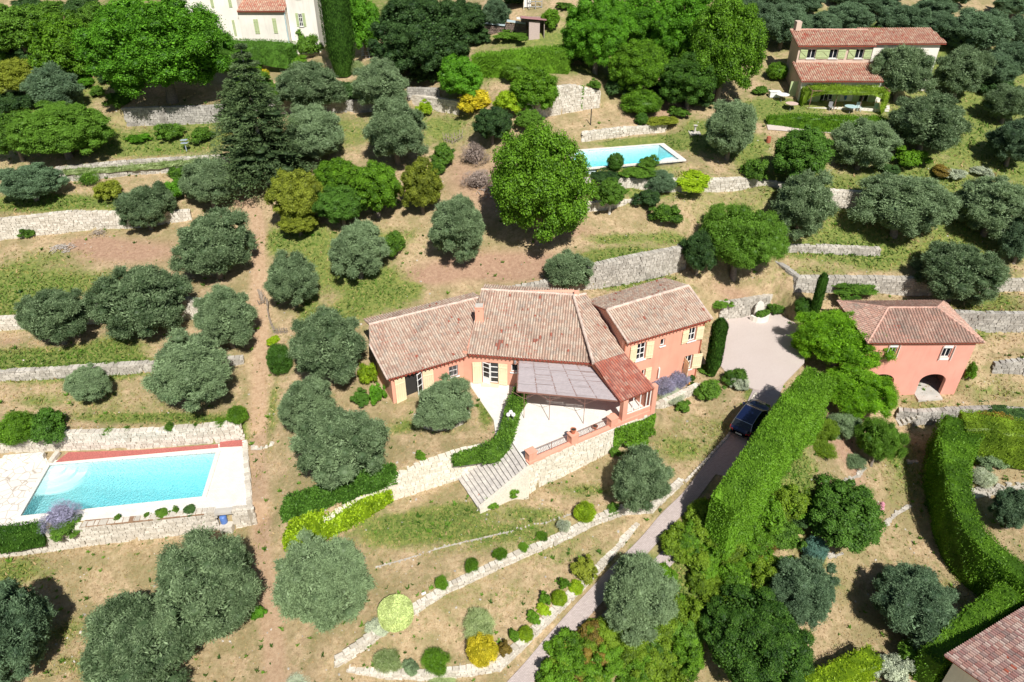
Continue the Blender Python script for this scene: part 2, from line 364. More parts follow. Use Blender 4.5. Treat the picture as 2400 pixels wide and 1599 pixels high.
FM = {
 'olive': foliage('olive_leaf', (.07, .118, .05), (.17, .24, .12), .22, 1.1),
 'olive_far': foliage('olive_leaf_grey', (.05, .095, .048), (.12, .19, .1), .22, .8),
 'plane': foliage('plane_leaf', (.05, .15, .01), (.12, .3, .02), .35),
 'linden': foliage('linden_leaf', (.045, .115, .008), (.115, .24, .016), .3),
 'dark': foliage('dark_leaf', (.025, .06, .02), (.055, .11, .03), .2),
 'mid': foliage('mid_leaf', (.045, .11, .016), (.11, .22, .025), .3),
 'yellowolive': foliage('yellow_olive_leaf', (.1, .135, .015), (.22, .26, .03), .3),
 'lime': foliage('lime_leaf', (.15, .25, .012), (.31, .44, .02), .4),
 'yellow': foliage('yellow_leaf', (.3, .27, .01), (.55, .47, .03), .3),
 'cedar': foliage('cedar_needle', (.03, .06, .022), (.085, .13, .05), .12),
 'cypress': foliage('cypress_leaf', (.02, .055, .008), (.05, .12, .016), .1),
 'deep': foliage('deep_green_leaf', (.028, .08, .012), (.075, .165, .022), .28),
 'hedge': foliage('hedge_leaf', (.055, .13, .01), (.13, .265, .02), .33, .6),
 'box': foliage('box_leaf', (.03, .085, .01), (.07, .16, .02), .25),
 'bank': foliage('bank_leaf', (.065, .125, .01), (.16, .25, .02), .33, .8),
 'rust': foliage('rust_leaf', (.12, .09, .02), (.22, .16, .03), .3),
 'blue': foliage('bluegreen_leaf', (.07, .15, .12), (.12, .24, .18), .15),
 'silver': foliage('silver_leaf', (.2, .24, .17), (.38, .42, .3), .2),
 'lavender': foliage('lavender_flower', (.18, .18, .22), (.29, .28, .39), .3),
 'pale': foliage('pale_leaf', (.38, .46, .16), (.52, .6, .25), .2),
 'twig': foliage('twig_wood', (.12, .09, .075), (.25, .2, .17), .0),
 'white': foliage('white_flower', (.6, .6, .5), (.8, .8, .75), .2),
 'pink': foliage('pink_flower', (.5, .2, .3), (.75, .4, .5), .2),
 'orange': foliage('orange_flower', (.5, .2, .02), (.7, .35, .04), .2),
 'feather': foliage('mimosa_leaf', (.09, .22, .01), (.2, .4, .02), .4, .9),
 'palegrass': foliage('striped_grass', (.18, .26, .08), (.35, .42, .2), .3),
}
BARK = plain('bark', (.2, .17, .14), .9, .3, 6, .6)
WHITEBARK = plain('limewashed_bark', (.6, .58, .54), .9, .1, 6, .4)
def stone_mat(name, lo, hi, grime):
    m, nt, o = newmat(name); w = wpos(nt)
    c = ramp(nt, attr(nt, 'rnd'), [(0, lo), (.5, tuple((a + b) / 2 for a, b in zip(lo, hi))), (1, hi)])
    n1 = noise(nt, 9, 6, w); n2 = noise(nt, .7, 4, w)
    c = mixc(nt, n1.outputs[0], c, tuple(x * .75 for x in lo), 'MULTIPLY') if False else mixc(nt, ramp(nt, n1.outputs[0], [(.45, (0, 0, 0)), (.75, (.6, .6, .6))]), c, tuple(x * .6 for x in lo))
    c = mixc(nt, ramp(nt, n2.outputs[0], [(.5, (0, 0, 0)), (.7, (grime, grime, grime))]), c, (.16, .145, .12))
    princ(nt, o, c, .92, bump(nt, n1.outputs[0], .5, .03)); return m
STONE = {'w': stone_mat('limestone_pale', (.5, .45, .37), (.74, .69, .6), .15), 'g': stone_mat('limestone_grey', (.36, .33, .28), (.6, .56, .49), .35),
         'k': stone_mat('limestone_dark', (.3, .28, .25), (.52, .49, .44), .6), 'v': stone_mat('limestone_creamy', (.66, .6, .48), (.82, .77, .66), .1)}
MORTAR = {k: plain('mortar_' + k, c, .95, .2, 2, .3) for k, c in {'w': (.34, .3, .24), 'g': (.22, .2, .17), 'k': (.17, .155, .13), 'v': (.6, .55, .44)}.items()}
def render_mat(name, col):
    m, nt, o = newmat(name); w = wpos(nt); n = noise(nt, .5, 4, w); n2 = noise(nt, 30, 2, w)
    mp = N(nt, 'ShaderNodeMapping'); mp.inputs['Scale'].default_value = (2.5, 2.5, .35); nt.links.new(w, mp.inputs[0]); n3 = noise(nt, 1.2, 5, mp.outputs[0], .7)
    c = ramp(nt, n.outputs[0], [(.3, tuple(x * .9 for x in col)), (.7, tuple(min(1, x * 1.08) for x in col))]); c = mixc(nt, ramp(nt, n3.outputs[0], [(.5, (0, 0, 0)), (.72, (.4, .4, .4))]), c, tuple(x * .62 + .03 for x in col))
    princ(nt, o, c, .9, bump(nt, n2.outputs[0], .15, .01)); return m
CORAL = render_mat('coral_render', (.76, .37, .26)); CORALG = render_mat('garage_coral_render', (.78, .35, .27))
WHITER = render_mat('white_render', (.78, .74, .66)); BEIGER = render_mat('beige_render', (.6, .47, .38)); CREAMR = render_mat('cream_render', (.82, .78, .7))
TERRA = plain('terracotta', (.5, .17, .09), .8, .15, 5); DRED = plain('rafter_red', (.4, .08, .05), .7)
WPAINT = plain('white_paint', (.8, .79, .76), .5, .04); CREAM = plain('cream_shutter', (.82, .69, .45), .6, .06); GSHUT = plain('sage_shutter', (.42, .5, .26), .6, .06)
GREY = plain('grey_metal', (.25, .25, .26), .5, .1); BROWNM = plain('rust_iron', (.25, .13, .1), .7, .1); BLACK = plain('black_rubber', (.02, .02, .02), .7)
WOOD = plain('weathered_wood', (.3, .25, .2), .9, .25, 8, .5); CONC = plain('concrete', (.5, .47, .42), .9, .15, 1.5, .3)
m, nt, o = newmat('window_glass'); princ(nt, o, (.012, .015, .02), .08, Specular_IOR_Level=.6); GLASS = m
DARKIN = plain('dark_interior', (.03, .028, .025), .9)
def tile_mat(name, cols, moss=.25, red=.04):
    m, nt, o = newmat(name)
    uv = N(nt, 'ShaderNodeUVMap', uv_map='tile').outputs[0]
    fl = N(nt, 'ShaderNodeVectorMath', operation='FLOOR'); nt.links.new(uv, fl.inputs[0])
    wnz = N(nt, 'ShaderNodeTexWhiteNoise', noise_dimensions='2D'); nt.links.new(fl.outputs[0], wnz.inputs['Vector'])
    k = len(cols); c = ramp(nt, wnz.outputs['Value'], [(i / (k - 1), q) for i, q in enumerate(cols)])
    big = noise(nt, .6, 3, wpos(nt)); sm = noise(nt, 14, 5, wpos(nt))
    sep = N(nt, 'ShaderNodeSeparateColor'); nt.links.new(wnz.outputs['Color'], sep.inputs[0])
    g = N(nt, 'ShaderNodeMath', operation='MULTIPLY'); nt.links.new(sep.outputs[1], g.inputs[0]); nt.links.new(big.outputs[0], g.inputs[1])
    th = N(nt, 'ShaderNodeMath', operation='GREATER_THAN'); nt.links.new(g.outputs[0], th.inputs[0]); th.inputs[1].default_value = .62 - red
    c = mixc(nt, th.outputs[0], c, (.5, .1, .05))
    c = mixc(nt, ramp(nt, sm.outputs[0], [(.45, (0, 0, 0)), (.62, (moss, moss, moss))]), c, (.17, .15, .12))
    c = mixc(nt, ramp(nt, big.outputs[0], [(.52, (0, 0, 0)), (.75, (moss, moss, moss))]), c, (.2, .18, .15))
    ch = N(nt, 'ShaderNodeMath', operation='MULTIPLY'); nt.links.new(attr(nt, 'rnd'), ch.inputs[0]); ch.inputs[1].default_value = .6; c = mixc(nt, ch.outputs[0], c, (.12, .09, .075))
    princ(nt, o, c, .9, bump(nt, sm.outputs[0], .3, .01)); return m
TILE = tile_mat('aged_roof_tile', [(.52, .33, .25), (.64, .46, .35), (.72, .56, .44), (.58, .37, .28), (.76, .63, .5), (.5, .4, .33)], .42, .06)
TILER = tile_mat('red_roof_tile', [(.45, .12, .08), (.55, .16, .1), (.6, .24, .17), (.4, .1, .07), (.66, .38, .28)], .3, .05)
TILEG = tile_mat('garage_roof_tile', [(.5, .26, .19), (.6, .36, .28), (.42, .22, .17), (.62, .42, .33)], .75, 0)
TILEN = tile_mat('neighbour_roof_tile', [(.5, .2, .13), (.62, .4, .28), (.45, .2, .14), (.66, .5, .36), (.52, .16, .1)], .2, .03)

# ---------------------------------------------------------------- ground
def blob(px, py, rx, ry, w):
    c = hit(px, py); u = hit(px, py - ry); d = depth(c)
    return (c.x, c.y, rx * d / FPX, max(.6, abs(u.y - c.y)), w)
GREEN = [blob(*b) for b in [(80,840,200,26,.6),(200,660,160,30,.5),(60,730,80,20,.7),(300,855,160,16,.6),(250,950,220,20,.35),(600,1000,60,200,.2),(1150,1230,280,50,.22),(1050,1270,220,40,.2),(1300,1300,200,30,.25),(1150,1400,200,40,.25),(1650,1000,80,40,.3),(1600,1060,80,40,.35),(740,600,60,50,.8),(830,650,120,30,.7),(900,560,100,30,.6),(650,560,60,30,.7),(2150,900,150,20,.3),(2320,700,100,40,.5),(2000,600,220,30,.45),(1400,620,100,14,.7),(1720,520,120,30,.4),(1480,400,160,20,.6),(2000,450,300,60,.45),(2250,330,200,80,.5),(170,480,180,20,.6),(300,330,180,30,.6),(950,1230,120,30,.5),(1900,1180,60,120,.5),(2150,1150,100,80,.3),(1700,1180,40,60,.4),(40,690,150,42,1),(110,850,170,28,1),(260,820,70,40,.9),(30,640,80,30,.5),(120,600,90,18,.45),(700,555,70,25,.9),(870,665,60,30,.9),(905,700,70,25,.9),(820,730,60,30,.9),(960,680,30,14,.8),
 (720,730,30,40,.8),(1500,595,110,16,1),(1440,560,70,14,.8),(1570,560,60,20,.7),(1600,330,130,18,1.5),(1820,258,90,22,1.6),(1500,340,90,10,1),(1640,300,30,20,1),(1085,1195,60,22,.6),(1010,1215,80,26,.35),(1250,1205,80,18,.55),(1370,1150,80,18,.6),(940,1250,90,30,.5),(1180,1250,120,20,.5),
 (30,1340,80,40,.7),(150,1480,60,30,.6),(180,1560,70,30,.5),(1050,980,40,30,.9),(1140,960,20,40,.9),(950,1000,50,20,.7),(1950,590,100,14,.6),(1900,635,90,16,.5),(2050,615,60,20,.9),(2300,730,110,22,.6),(2350,920,80,30,.4),(2180,950,70,14,.5),
 (1700,1040,40,60,.25),(1760,930,14,30,.9),(1500,470,30,14,.4),(130,470,120,14,.8),(60,480,80,20,.7),(300,480,60,16,.6),(450,320,90,26,.9),(330,350,120,20,.7),(470,290,60,20,.7),(1600,1050,60,26,.3),(640,950,14,60,.5),(610,1270,22,60,.5),(610,1090,16,60,.5),
 (1850,1150,110,40,.6),(1750,1260,80,50,.9),(1850,1050,50,60,.7),(1600,1400,120,100,1),(2100,1060,50,60,.5),(2200,1380,80,40,.3),(1500,450,200,12,.4),(1700,330,60,30,.9),(2230,300,150,40,.6),(2350,350,60,50,.6),(2150,430,130,40,.7),(1900,430,100,40,.5),(2000,560,120,30,.6),(2300,560,120,60,.7),
 (700,330,120,60,.5),(850,300,90,60,.4),(1040,300,90,40,.7),(1280,160,200,14,.8),(1200,400,90,40,.2),(350,980,220,8,.9),(200,925,120,14,.3),(80,940,60,16,.4),(480,990,90,10,.5),(1350,100,300,50,.6),(700,60,400,90,.7),(2000,80,400,90,.5),(2300,200,200,120,.5),(1760,360,60,60,.4),(100,200,200,140,.8),(1430,600,60,12,.9)]]
BARE = [blob(*b) for b in [(1150,620,150,30,1),(1000,650,90,22,.8),(1250,640,90,24,.7),(300,590,130,28,.9),(210,570,60,16,.7),(540,560,60,30,.4),(1550,500,90,30,.3),(1150,440,60,60,.6),(1330,540,80,24,.6),(1720,690,80,26,.6),(1990,1060,30,80,.8),(1800,1260,30,60,.8),(1760,1200,30,40,.7),
 (1930,1000,40,60,.6),(1620,1190,40,30,.5),(1400,1440,60,60,.5),(960,760,50,20,.3),(1560,250,60,24,.6),(2000,1590,60,30,.3),(100,770,60,14,.6),(20,800,40,10,.5),(1500,275,60,30,.5),(680,1590,140,40,.3),(1250,250,40,20,.5),(1080,400,50,60,.5)]]
PATHL = [hit(a, b) for a, b in [(565,468),(600,500),(608,560),(606,640),(606,700),(612,760),(610,850),(608,950),(604,1060),(606,1180),(612,1290),(625,1400),(640,1500),(650,1620)]]
def cover(x, y):
    g = np.zeros_like(x); b = np.zeros_like(x); p = np.zeros_like(x)
    for cx, cy, rx, ry, w in GREEN: g += w * np.exp(-((x - cx) / rx) ** 2 - ((y - cy) / ry) ** 2)
    for cx, cy, rx, ry, w in BARE: b += w * np.exp(-((x - cx) / rx) ** 2 - ((y - cy) / ry) ** 2)
    for i in range(len(PATHL) - 1):
        a = PATHL[i]; c = PATHL[i + 1]; e = np.array([c.x - a.x, c.y - a.y]); L2 = e @ e
        t = np.clip(((x - a.x) * e[0] + (y - a.y) * e[1]) / L2, 0, 1)
        d = np.hypot(x - a.x - t * e[0], y - a.y - t * e[1]); p = np.maximum(p, np.exp(-(d / 1.0) ** 2))
    far = np.clip((np.hypot(x, y) - 150) / 60, 0, 1); g = g + far
    return np.clip(g, 0, 1.6), np.clip(b, 0, 1), p
nx, ny = len(GX), len(GY)
idx = np.arange(nx * ny).reshape(ny, nx)
F = np.stack([idx[:-1, :-1], idx[:-1, 1:], idx[1:, 1:], idx[1:, :-1]], -1).reshape(-1, 4)
HN = GZ + (RS.rand(ny, nx) - .5) * .03
# pools are real hollows: drop the sheet under them
POOL1 = [P(a, b, -3.8) for a, b in [(49, 1211.5), (474, 1166), (506.6, 1062), (118, 1091)]]
POOL2 = [P(a, b, 9.5) for a, b in [(1340, 398), (1592, 376), (1545, 341), (1350, 356)]]
for PL in (POOL1, POOL2):
    dd = polydist(MX, MY, np.array([[v.x, v.y] for v in PL])); HN = np.where(dd < .5, HN - 3.0, HN)
me = npmesh('ground', np.stack([MX, MY, HN], -1).reshape(-1, 3), F)
g_, b_, p_ = cover(MX.ravel(), MY.ravel())
ca = me.color_attributes.new('cover', 'FLOAT_COLOR', 'POINT')
ca.data.foreach_set('color', np.stack([g_ / 1.6, b_, p_, np.ones_like(g_)], -1).astype(np.float32).ravel())
m, nt, o = newmat('dry_hillside'); w = wpos(nt)
at = N(nt, 'ShaderNodeAttribute', attribute_name='cover'); sepc = N(nt, 'ShaderNodeSeparateColor'); nt.links.new(at.outputs['Color'], sepc.inputs[0])
n1 = noise(nt, .35, 6, w, .65); n2 = noise(nt, 3.2, 6, w, .7); n3 = noise(nt, 22, 4, w, .7)
dry = ramp(nt, n2.outputs[0], [(.3, (.24, .165, .09)), (.45, (.45, .325, .19)), (.7, (.62, .475, .29))])
dry = mixc(nt, ramp(nt, n1.outputs[0], [(.42, (0, 0, 0)), (.6, (.75, .75, .75))]), dry, (.24, .21, .085))
n4 = noise(nt, 1.3, 8, w, .75)
dry = mixc(nt, ramp(nt, n4.outputs[0], [(.52, (0, 0, 0)), (.62, (.6, .6, .6))]), dry, (.21, .21, .075))
bare = ramp(nt, n2.outputs[0], [(.3, (.3, .17, .11)), (.7, (.5, .33, .22))])
grn = ramp(nt, n2.outputs[0], [(.3, (.075, .12, .018)), (.48, (.15, .205, .035)), (.7, (.33, .31, .09))])
pathc = ramp(nt, n2.outputs[0], [(.3, (.38, .24, .14)), (.7, (.56, .4, .26))])
def thr(src, nz, lo, hi):
    a = N(nt, 'ShaderNodeMath', operation='ADD'); nt.links.new(src, a.inputs[0]); nt.links.new(nz, a.inputs[1])
    r = N(nt, 'ShaderNodeMapRange'); nt.links.new(a.outputs[0], r.inputs[0]); r.inputs[1].default_value = lo; r.inputs[2].default_value = hi; return r.outputs[0]
mixn = mixc(nt, .5, n1.outputs['Fac'], n2.outputs['Fac'])
c = mixc(nt, thr(sepc.outputs[1], mixn, .65, 1.15), dry, bare)
c = mixc(nt, thr(sepc.outputs[0], mixc(nt, .6, mixn, n4.outputs['Fac']), .6, .86), c, grn)
c = mixc(nt, thr(sepc.outputs[2], mixn, .85, 1.3), c, pathc)
c = mixc(nt, ramp(nt, n3.outputs[0], [(.35, (.45, .45, .45)), (.5, (0, 0, 0))]), c, (.12, .1, .05))
hh_ = mixc(nt, .5, n2.outputs['Fac'], n3.outputs['Fac'])
princ(nt, o, c, .95, bump(nt, hh_, .9, .12))
GROUND = m
tag(link('ground', me, GROUND, smooth=True), kind='structure')

# ---------------------------------------------------------------- leaf clouds
def norm(a): return a / np.maximum(np.linalg.norm(a, axis=1, keepdims=True), 1e-9)
def rdir(n, rs): return norm(rs.normal(size=(n, 3)))
def leaves(c, ax, nr, L, Wd, rs):
    """rhombic leaves centred on c, long axis ax, facing nr"""
    n = len(c); ax = norm(ax); sd = norm(np.cross(ax, nr)); 
    L = L * (.6 + .8 * rs.rand(n, 1)); Wd = Wd * (.7 + .6 * rs.rand(n, 1))
    V = np.stack([c - ax * L / 2, c + sd * Wd / 2, c + ax * L / 2, c - sd * Wd / 2], 1).reshape(-1, 3)
    return V, np.arange(4 * n).reshape(n, 4)
def ico(sub=1):
    bm = bmesh.new(); bmesh.ops.create_icosphere(bm, subdivisions=sub, radius=1)
    V = np.array([v.co[:] for v in bm.verts]); Fc = np.array([[l.vert.index for l in f.loops] for f in bm.faces]); bm.free(); return V, Fc
IV, IF = ico(1); IV2, IF2 = ico(2)
def combine(parts):
    Vs, Fs, Rs, off = [], [], [], 0
    for V, Fc, r in parts:
        if Fc.shape[1] == 3: Fc = np.concatenate([Fc, Fc[:, 2:3]], 1)
        Vs.append(V); Fs.append(Fc + off); Rs.append(r); off += len(V)
    return np.concatenate(Vs), np.concatenate(Fs), np.concatenate(Rs)
def mixedmesh(name, quads, tris):
    """quads: (V,F4,r); tris: list of (V,F3,r)"""
    V = [quads[0]]; off = len(quads[0]); loops = [quads[1].ravel()]; counts = [np.full(len(quads[1]), 4)]; rr = [quads[2]]
    for v, f, r in tris:
        V.append(v); loops.append((f + off).ravel()); counts.append(np.full(len(f), 3)); rr.append(r); off += len(v)
    V = np.concatenate(V).astype(np.float32); loops = np.concatenate(loops).astype(np.int32); counts = np.concatenate(counts); rr = np.concatenate(rr).astype(np.float32)
    me = bpy.data.meshes.new(name); me.vertices.add(len(V)); me.vertices.foreach_set('co', V.ravel())
    me.loops.add(len(loops)); me.loops.foreach_set('vertex_index', loops)
    st = np.concatenate([[0], np.cumsum(counts)[:-1]]).astype(np.int32)
    me.polygons.add(len(counts)); me.polygons.foreach_set('loop_start', st)
    me.update(calc_edges=True)
    a = me.attributes.new('rnd', 'FLOAT', 'FACE'); a.data.foreach_set('value', rr); return me
def crown_mesh(name, seed, nlobe=34, lr=.33, nleaf=16000, L=.1, Wd=.028, mode='olive', shell=.66, low=-.75, irregular=.18, core=.6, flat=1.0, tuft=0, lobecore=.66):
    rs = np.random.RandomState(seed)
    d = []
    while len(d) < nlobe:
        q = rdir(1, rs)[0]
        if q[2] < low: continue
        if all(np.dot(q, e) < 1 - .9 * lr ** 2 * .8 for e in d) or rs.rand() < .08: d.append(q)
    d = np.array(d)
    az = rs.rand() * 6
    asym = 1 + irregular * np.sin(np.arctan2(d[:, 1], d[:, 0]) * 2 + az) * np.sqrt(1 - d[:, 2] ** 2) + irregular * .8 * rs.normal(size=nlobe)
    lc = d * shell * asym[:, None]; lrad = lr * (.7 + .6 * rs.rand(nlobe))
    lc[:, 2] *= flat
    w = lrad ** 2; w = w / w.sum()
    k = rs.choice(nlobe, nleaf, p=w); dd = rdir(nleaf, rs); tr_ = None
    if tuft:
        nt_ = nleaf // tuft; kt = rs.choice(nlobe, nt_, p=w); dt = rdir(nt_, rs); gi = rs.randint(0, nt_, nleaf); k = kt[gi]; sp_ = 1.1 * math.sqrt(nlobe / nt_); off_ = rs.normal(size=(nleaf, 3)) * sp_; dd = norm(dt[gi] + off_); tr_ = (off_, rs.rand(nt_)[gi])
    flip = np.sum(dd * d[k], 1) < -.25; dd[flip] = -dd[flip]
    rad = lrad[k][:, None] * (1.06 - .35 * rs.rand(nleaf, 1) ** 1.6)
    rad = np.where(rs.rand(nleaf, 1) < .05, rad * (1.05 + .3 * rs.rand(nleaf, 1)), rad)
    if tr_: rad = rad * (1 - .3 * np.clip(np.linalg.norm(tr_[0], axis=1, keepdims=True) / (2.2 * sp_), 0, 1)) * (.9 + .22 * tr_[1][:, None])
    c = lc[k] + dd * rad * (1 + .12 * rs.normal(size=(nleaf, 1)))
    if mode == 'olive':
        ax = dd * .8 + np.array([0, 0, .25]) + rs.normal(size=(nleaf, 3)) * .55; nr = rdir(nleaf, rs)
        if tr_: ax = dd * .7 + norm(tr_[0]) * .8 + np.array([0, 0, .2]) + rs.normal(size=(nleaf, 3)) * .25
    elif mode == 'needle':
        ax = dd * 1.2 + rs.normal(size=(nleaf, 3)) * .3; nr = rdir(nleaf, rs)
    elif mode == 'box':
        ax = rdir(nleaf, rs); nr = dd + rs.normal(size=(nleaf, 3)) * .45
    else:
        nr = dd * .8 + np.array([0, 0, .5]) + rs.normal(size=(nleaf, 3)) * .5; ax = rdir(nleaf, rs); ax = ax - nr * np.sum(ax * nr, 1, keepdims=True) / np.sum(nr * nr, 1, keepdims=True)
    V, Fc = leaves(c, ax, nr, L, Wd, rs)
    ni = int(nleaf * .22); ci = rdir(ni, rs) * (.35 + .42 * rs.rand(ni, 1)) * shell / .72 * np.array([1, 1, flat]); ci = ci[ci[:, 2] > low * .8]; ni = len(ci)
    V2_, F2_ = leaves(ci, rdir(ni, rs), rdir(ni, rs), L * 1.5, max(Wd * 2.5, L * .5), rs); Fc = np.concatenate([Fc, F2_ + len(V)]); V = np.concatenate([V, V2_]); k = np.concatenate([k, rs.randint(0, nlobe, ni)])
    tris = []
    lobernd = rs.rand(nlobe)
    for i in range(nlobe if lobecore else 0):
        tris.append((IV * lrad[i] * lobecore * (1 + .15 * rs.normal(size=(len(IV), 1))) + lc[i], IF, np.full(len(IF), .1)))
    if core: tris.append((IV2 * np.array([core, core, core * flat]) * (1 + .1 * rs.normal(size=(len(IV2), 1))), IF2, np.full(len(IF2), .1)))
    return mixedmesh(name, (V, Fc, np.clip(.75 * rs.rand(len(k)) + .25 * lobernd[k], 0, 1)), tris)
CM = {
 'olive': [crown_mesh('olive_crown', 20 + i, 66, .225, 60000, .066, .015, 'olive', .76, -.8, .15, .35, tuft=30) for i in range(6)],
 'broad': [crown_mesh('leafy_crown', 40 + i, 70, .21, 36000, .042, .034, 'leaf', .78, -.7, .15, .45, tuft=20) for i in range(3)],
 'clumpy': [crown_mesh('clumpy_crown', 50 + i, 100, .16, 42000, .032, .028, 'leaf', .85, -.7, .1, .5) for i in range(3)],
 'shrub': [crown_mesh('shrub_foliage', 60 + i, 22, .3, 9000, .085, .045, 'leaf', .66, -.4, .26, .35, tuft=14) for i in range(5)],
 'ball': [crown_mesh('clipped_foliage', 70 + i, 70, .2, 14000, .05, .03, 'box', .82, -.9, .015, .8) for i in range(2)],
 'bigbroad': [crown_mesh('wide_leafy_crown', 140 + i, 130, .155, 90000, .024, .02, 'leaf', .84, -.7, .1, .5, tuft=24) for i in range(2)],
 'mimosa': [crown_mesh('mimosa_crown', 150 + i, 80, .2, 80000, .045, .011, 'olive', .8, -.6, .16, .4, .85, tuft=30) for i in range(1)],
 'disc': [crown_mesh('clipped_disc', 78, 110, .15, 18000, .035, .025, 'box', .88, -.9, 0, .88)],
 'grassy': [crown_mesh('grassy_foliage', 80 + i, 16, .36, 5000, .26, .018, 'olive', .55, -.2, .15, .3) for i in range(3)],
 'feather': [crown_mesh('feathery_crown', 90 + i, 60, .25, 46000, .07, .015, 'olive', .76, -.6, .18, .4, .85, tuft=40) for i in range(2)],
 'sparse': [crown_mesh('sparse_twigs', 95 + i, 20, .36, 3200, .2, .013, 'olive', .6, -.4, .2, 0, lobecore=0) for i in range(2)],
}
def trunk_mesh(seed, h=1.0, r=.16, limbs=4, name='trunk'):
    rs = random.Random(seed); mb = MB()
    x = rs.uniform(-.1, .1); y = rs.uniform(-.1, .1)
    mb.tube([(0, 0, -.4), (0, 0, 0), (x * .5, y * .5, h * .5), (x, y, h)], [r * 1.7, r * 1.35, r, r * .85], 9)
    for k in range(limbs):
        a = k * 2 * math.pi / limbs + rs.uniform(-.4, .4); q = rs.uniform(.35, .6) * h
        mb.tube([(x, y, h * .9), (x + math.cos(a) * q * .6, y + math.sin(a) * q * .6, h * 1.35), (x + math.cos(a) * q * 1.4, y + math.sin(a) * q * 1.4, h * 2)], [r * .7, r * .5, r * .2], 6)
    me = bpy.data.meshes.new(name); me.from_pydata(mb.v, [], mb.f); me.update()
    me.polygons.foreach_set('use_smooth', np.ones(len(me.polygons), bool)); me.materials.append(BARK); return me
TRUNK = [trunk_mesh(i) for i in range(4)]
NI = [0]
def setmat(o, mat):
    if not o.data.materials: o.data.materials.append(mat)
    o.material_slots[0].link = 'OBJECT'; o.material_slots[0].material = mat
for k, l in CM.items():
    for me in l: me.materials.append(FM['mid'])
def tree(name, px, py, rx, label, cat='tree', shape='olive', fm='olive', ry=None, zr=.88, gap=.35, group=None, bark=None):
    """crown centre and radius as seen in the photo; stands on the terrain"""
    ry = ry or rx; R = 3.0
    for _ in range(4):
        q = hit(px, py, max(.2, R * zr + gap)); R = rx * depth((q.x, q.y, q.z + R)) / FPX
        rz = R * zr * (ry / rx) ** 1.25
    hc = rz + gap
    q = hit(px, py, hc); rs = random.Random(NI[0] * 7 + 3); NI[0] += 1
    root = empty(name, (q.x, q.y, gz(q.x, q.y))); tag(root, label, cat, group)
    t = bpy.data.objects.new('trunk', rs.choice(TRUNK)); COL.objects.link(t); t.parent = root
    th = max(.5, hc * .55); t.scale = (R * .42, R * .42, th); t.rotation_euler.z = rs.uniform(0, 6.28)
    if bark: setmat(t, bark)
    me = rs.choice(CM[shape]); c = bpy.data.objects.new('crown', me); COL.objects.link(c); c.parent = root
    k = .95
    c.location = (0, 0, hc); c.scale = (R * k * rs.uniform(.95, 1.05), R * k * rs.uniform(.95, 1.05), rz * k); c.rotation_euler.z = rs.uniform(0, 6.28)
    setmat(c, FM[fm]); return root
def shrub(name, px, py, rx, label, cat='shrub', shape='shrub', fm='mid', ry=None, zr=.85, group=None, sink=.25, sy=1.0, rot=None, lift=0):
    ry = ry or rx; R = rx * 50 / FPX
    for _ in range(3):
        rz = R * zr * (ry / rx) ** 1.25; q = hit(px, py, max(.05, rz * (1 - sink) + lift)); R = rx * depth((q.x, q.y, q.z + rz)) / FPX
    rs = random.Random(NI[0] * 13 + 5); NI[0] += 1
    rz = R * zr * (ry / rx) ** 1.25
    me = rs.choice(CM[shape]); c = bpy.data.objects.new(name, me); COL.objects.link(c)
    c.location = (q.x, q.y, gz(q.x, q.y) + rz * (1 - sink) + lift); c.scale = (R, R * sy, rz); c.rotation_euler.z = rs.uniform(0, 6.28) if rot is None else rot
    setmat(c, FM[fm]); tag(c, label, cat, group); return c
exec_later = []
# ================================================================ BUILT THINGS
def part(mb, name, mat, parent, root=None, smooth=False, bevel=0):
    loc = (root or parent).location
    mb.v = [(a - loc[0], b - loc[1], c - loc[2]) for a, b, c in mb.v]
    return mb.build(name, mat, parent, smooth, bevel=bevel)
def solo(mb, name, mat, label, cat, smooth=False, group=None, bevel=0):
    v = np.array(mb.v); o = (float(v[:, 0].mean()), float(v[:, 1].mean()), float(v[:, 2].min()))
    ob = mb.build(name, mat, None, smooth, origin=o, bevel=bevel); tag(ob, label, cat, group); return ob
def sheet(name, pts, mat, th=.06, label=None, cat=None, kind='structure'):
    mb = MB(); mb.prism([(p[0], p[1]) for p in pts], [p[2] - th for p in pts], [p[2] for p in pts])
    v = np.array([tuple(p) for p in pts]); o = tuple(v.mean(0))
    ob = mb.build(name, mat, origin=o); tag(ob, label, cat, kind=kind); return ob
def V2(p, z): return Vector((p[0], p[1], z))

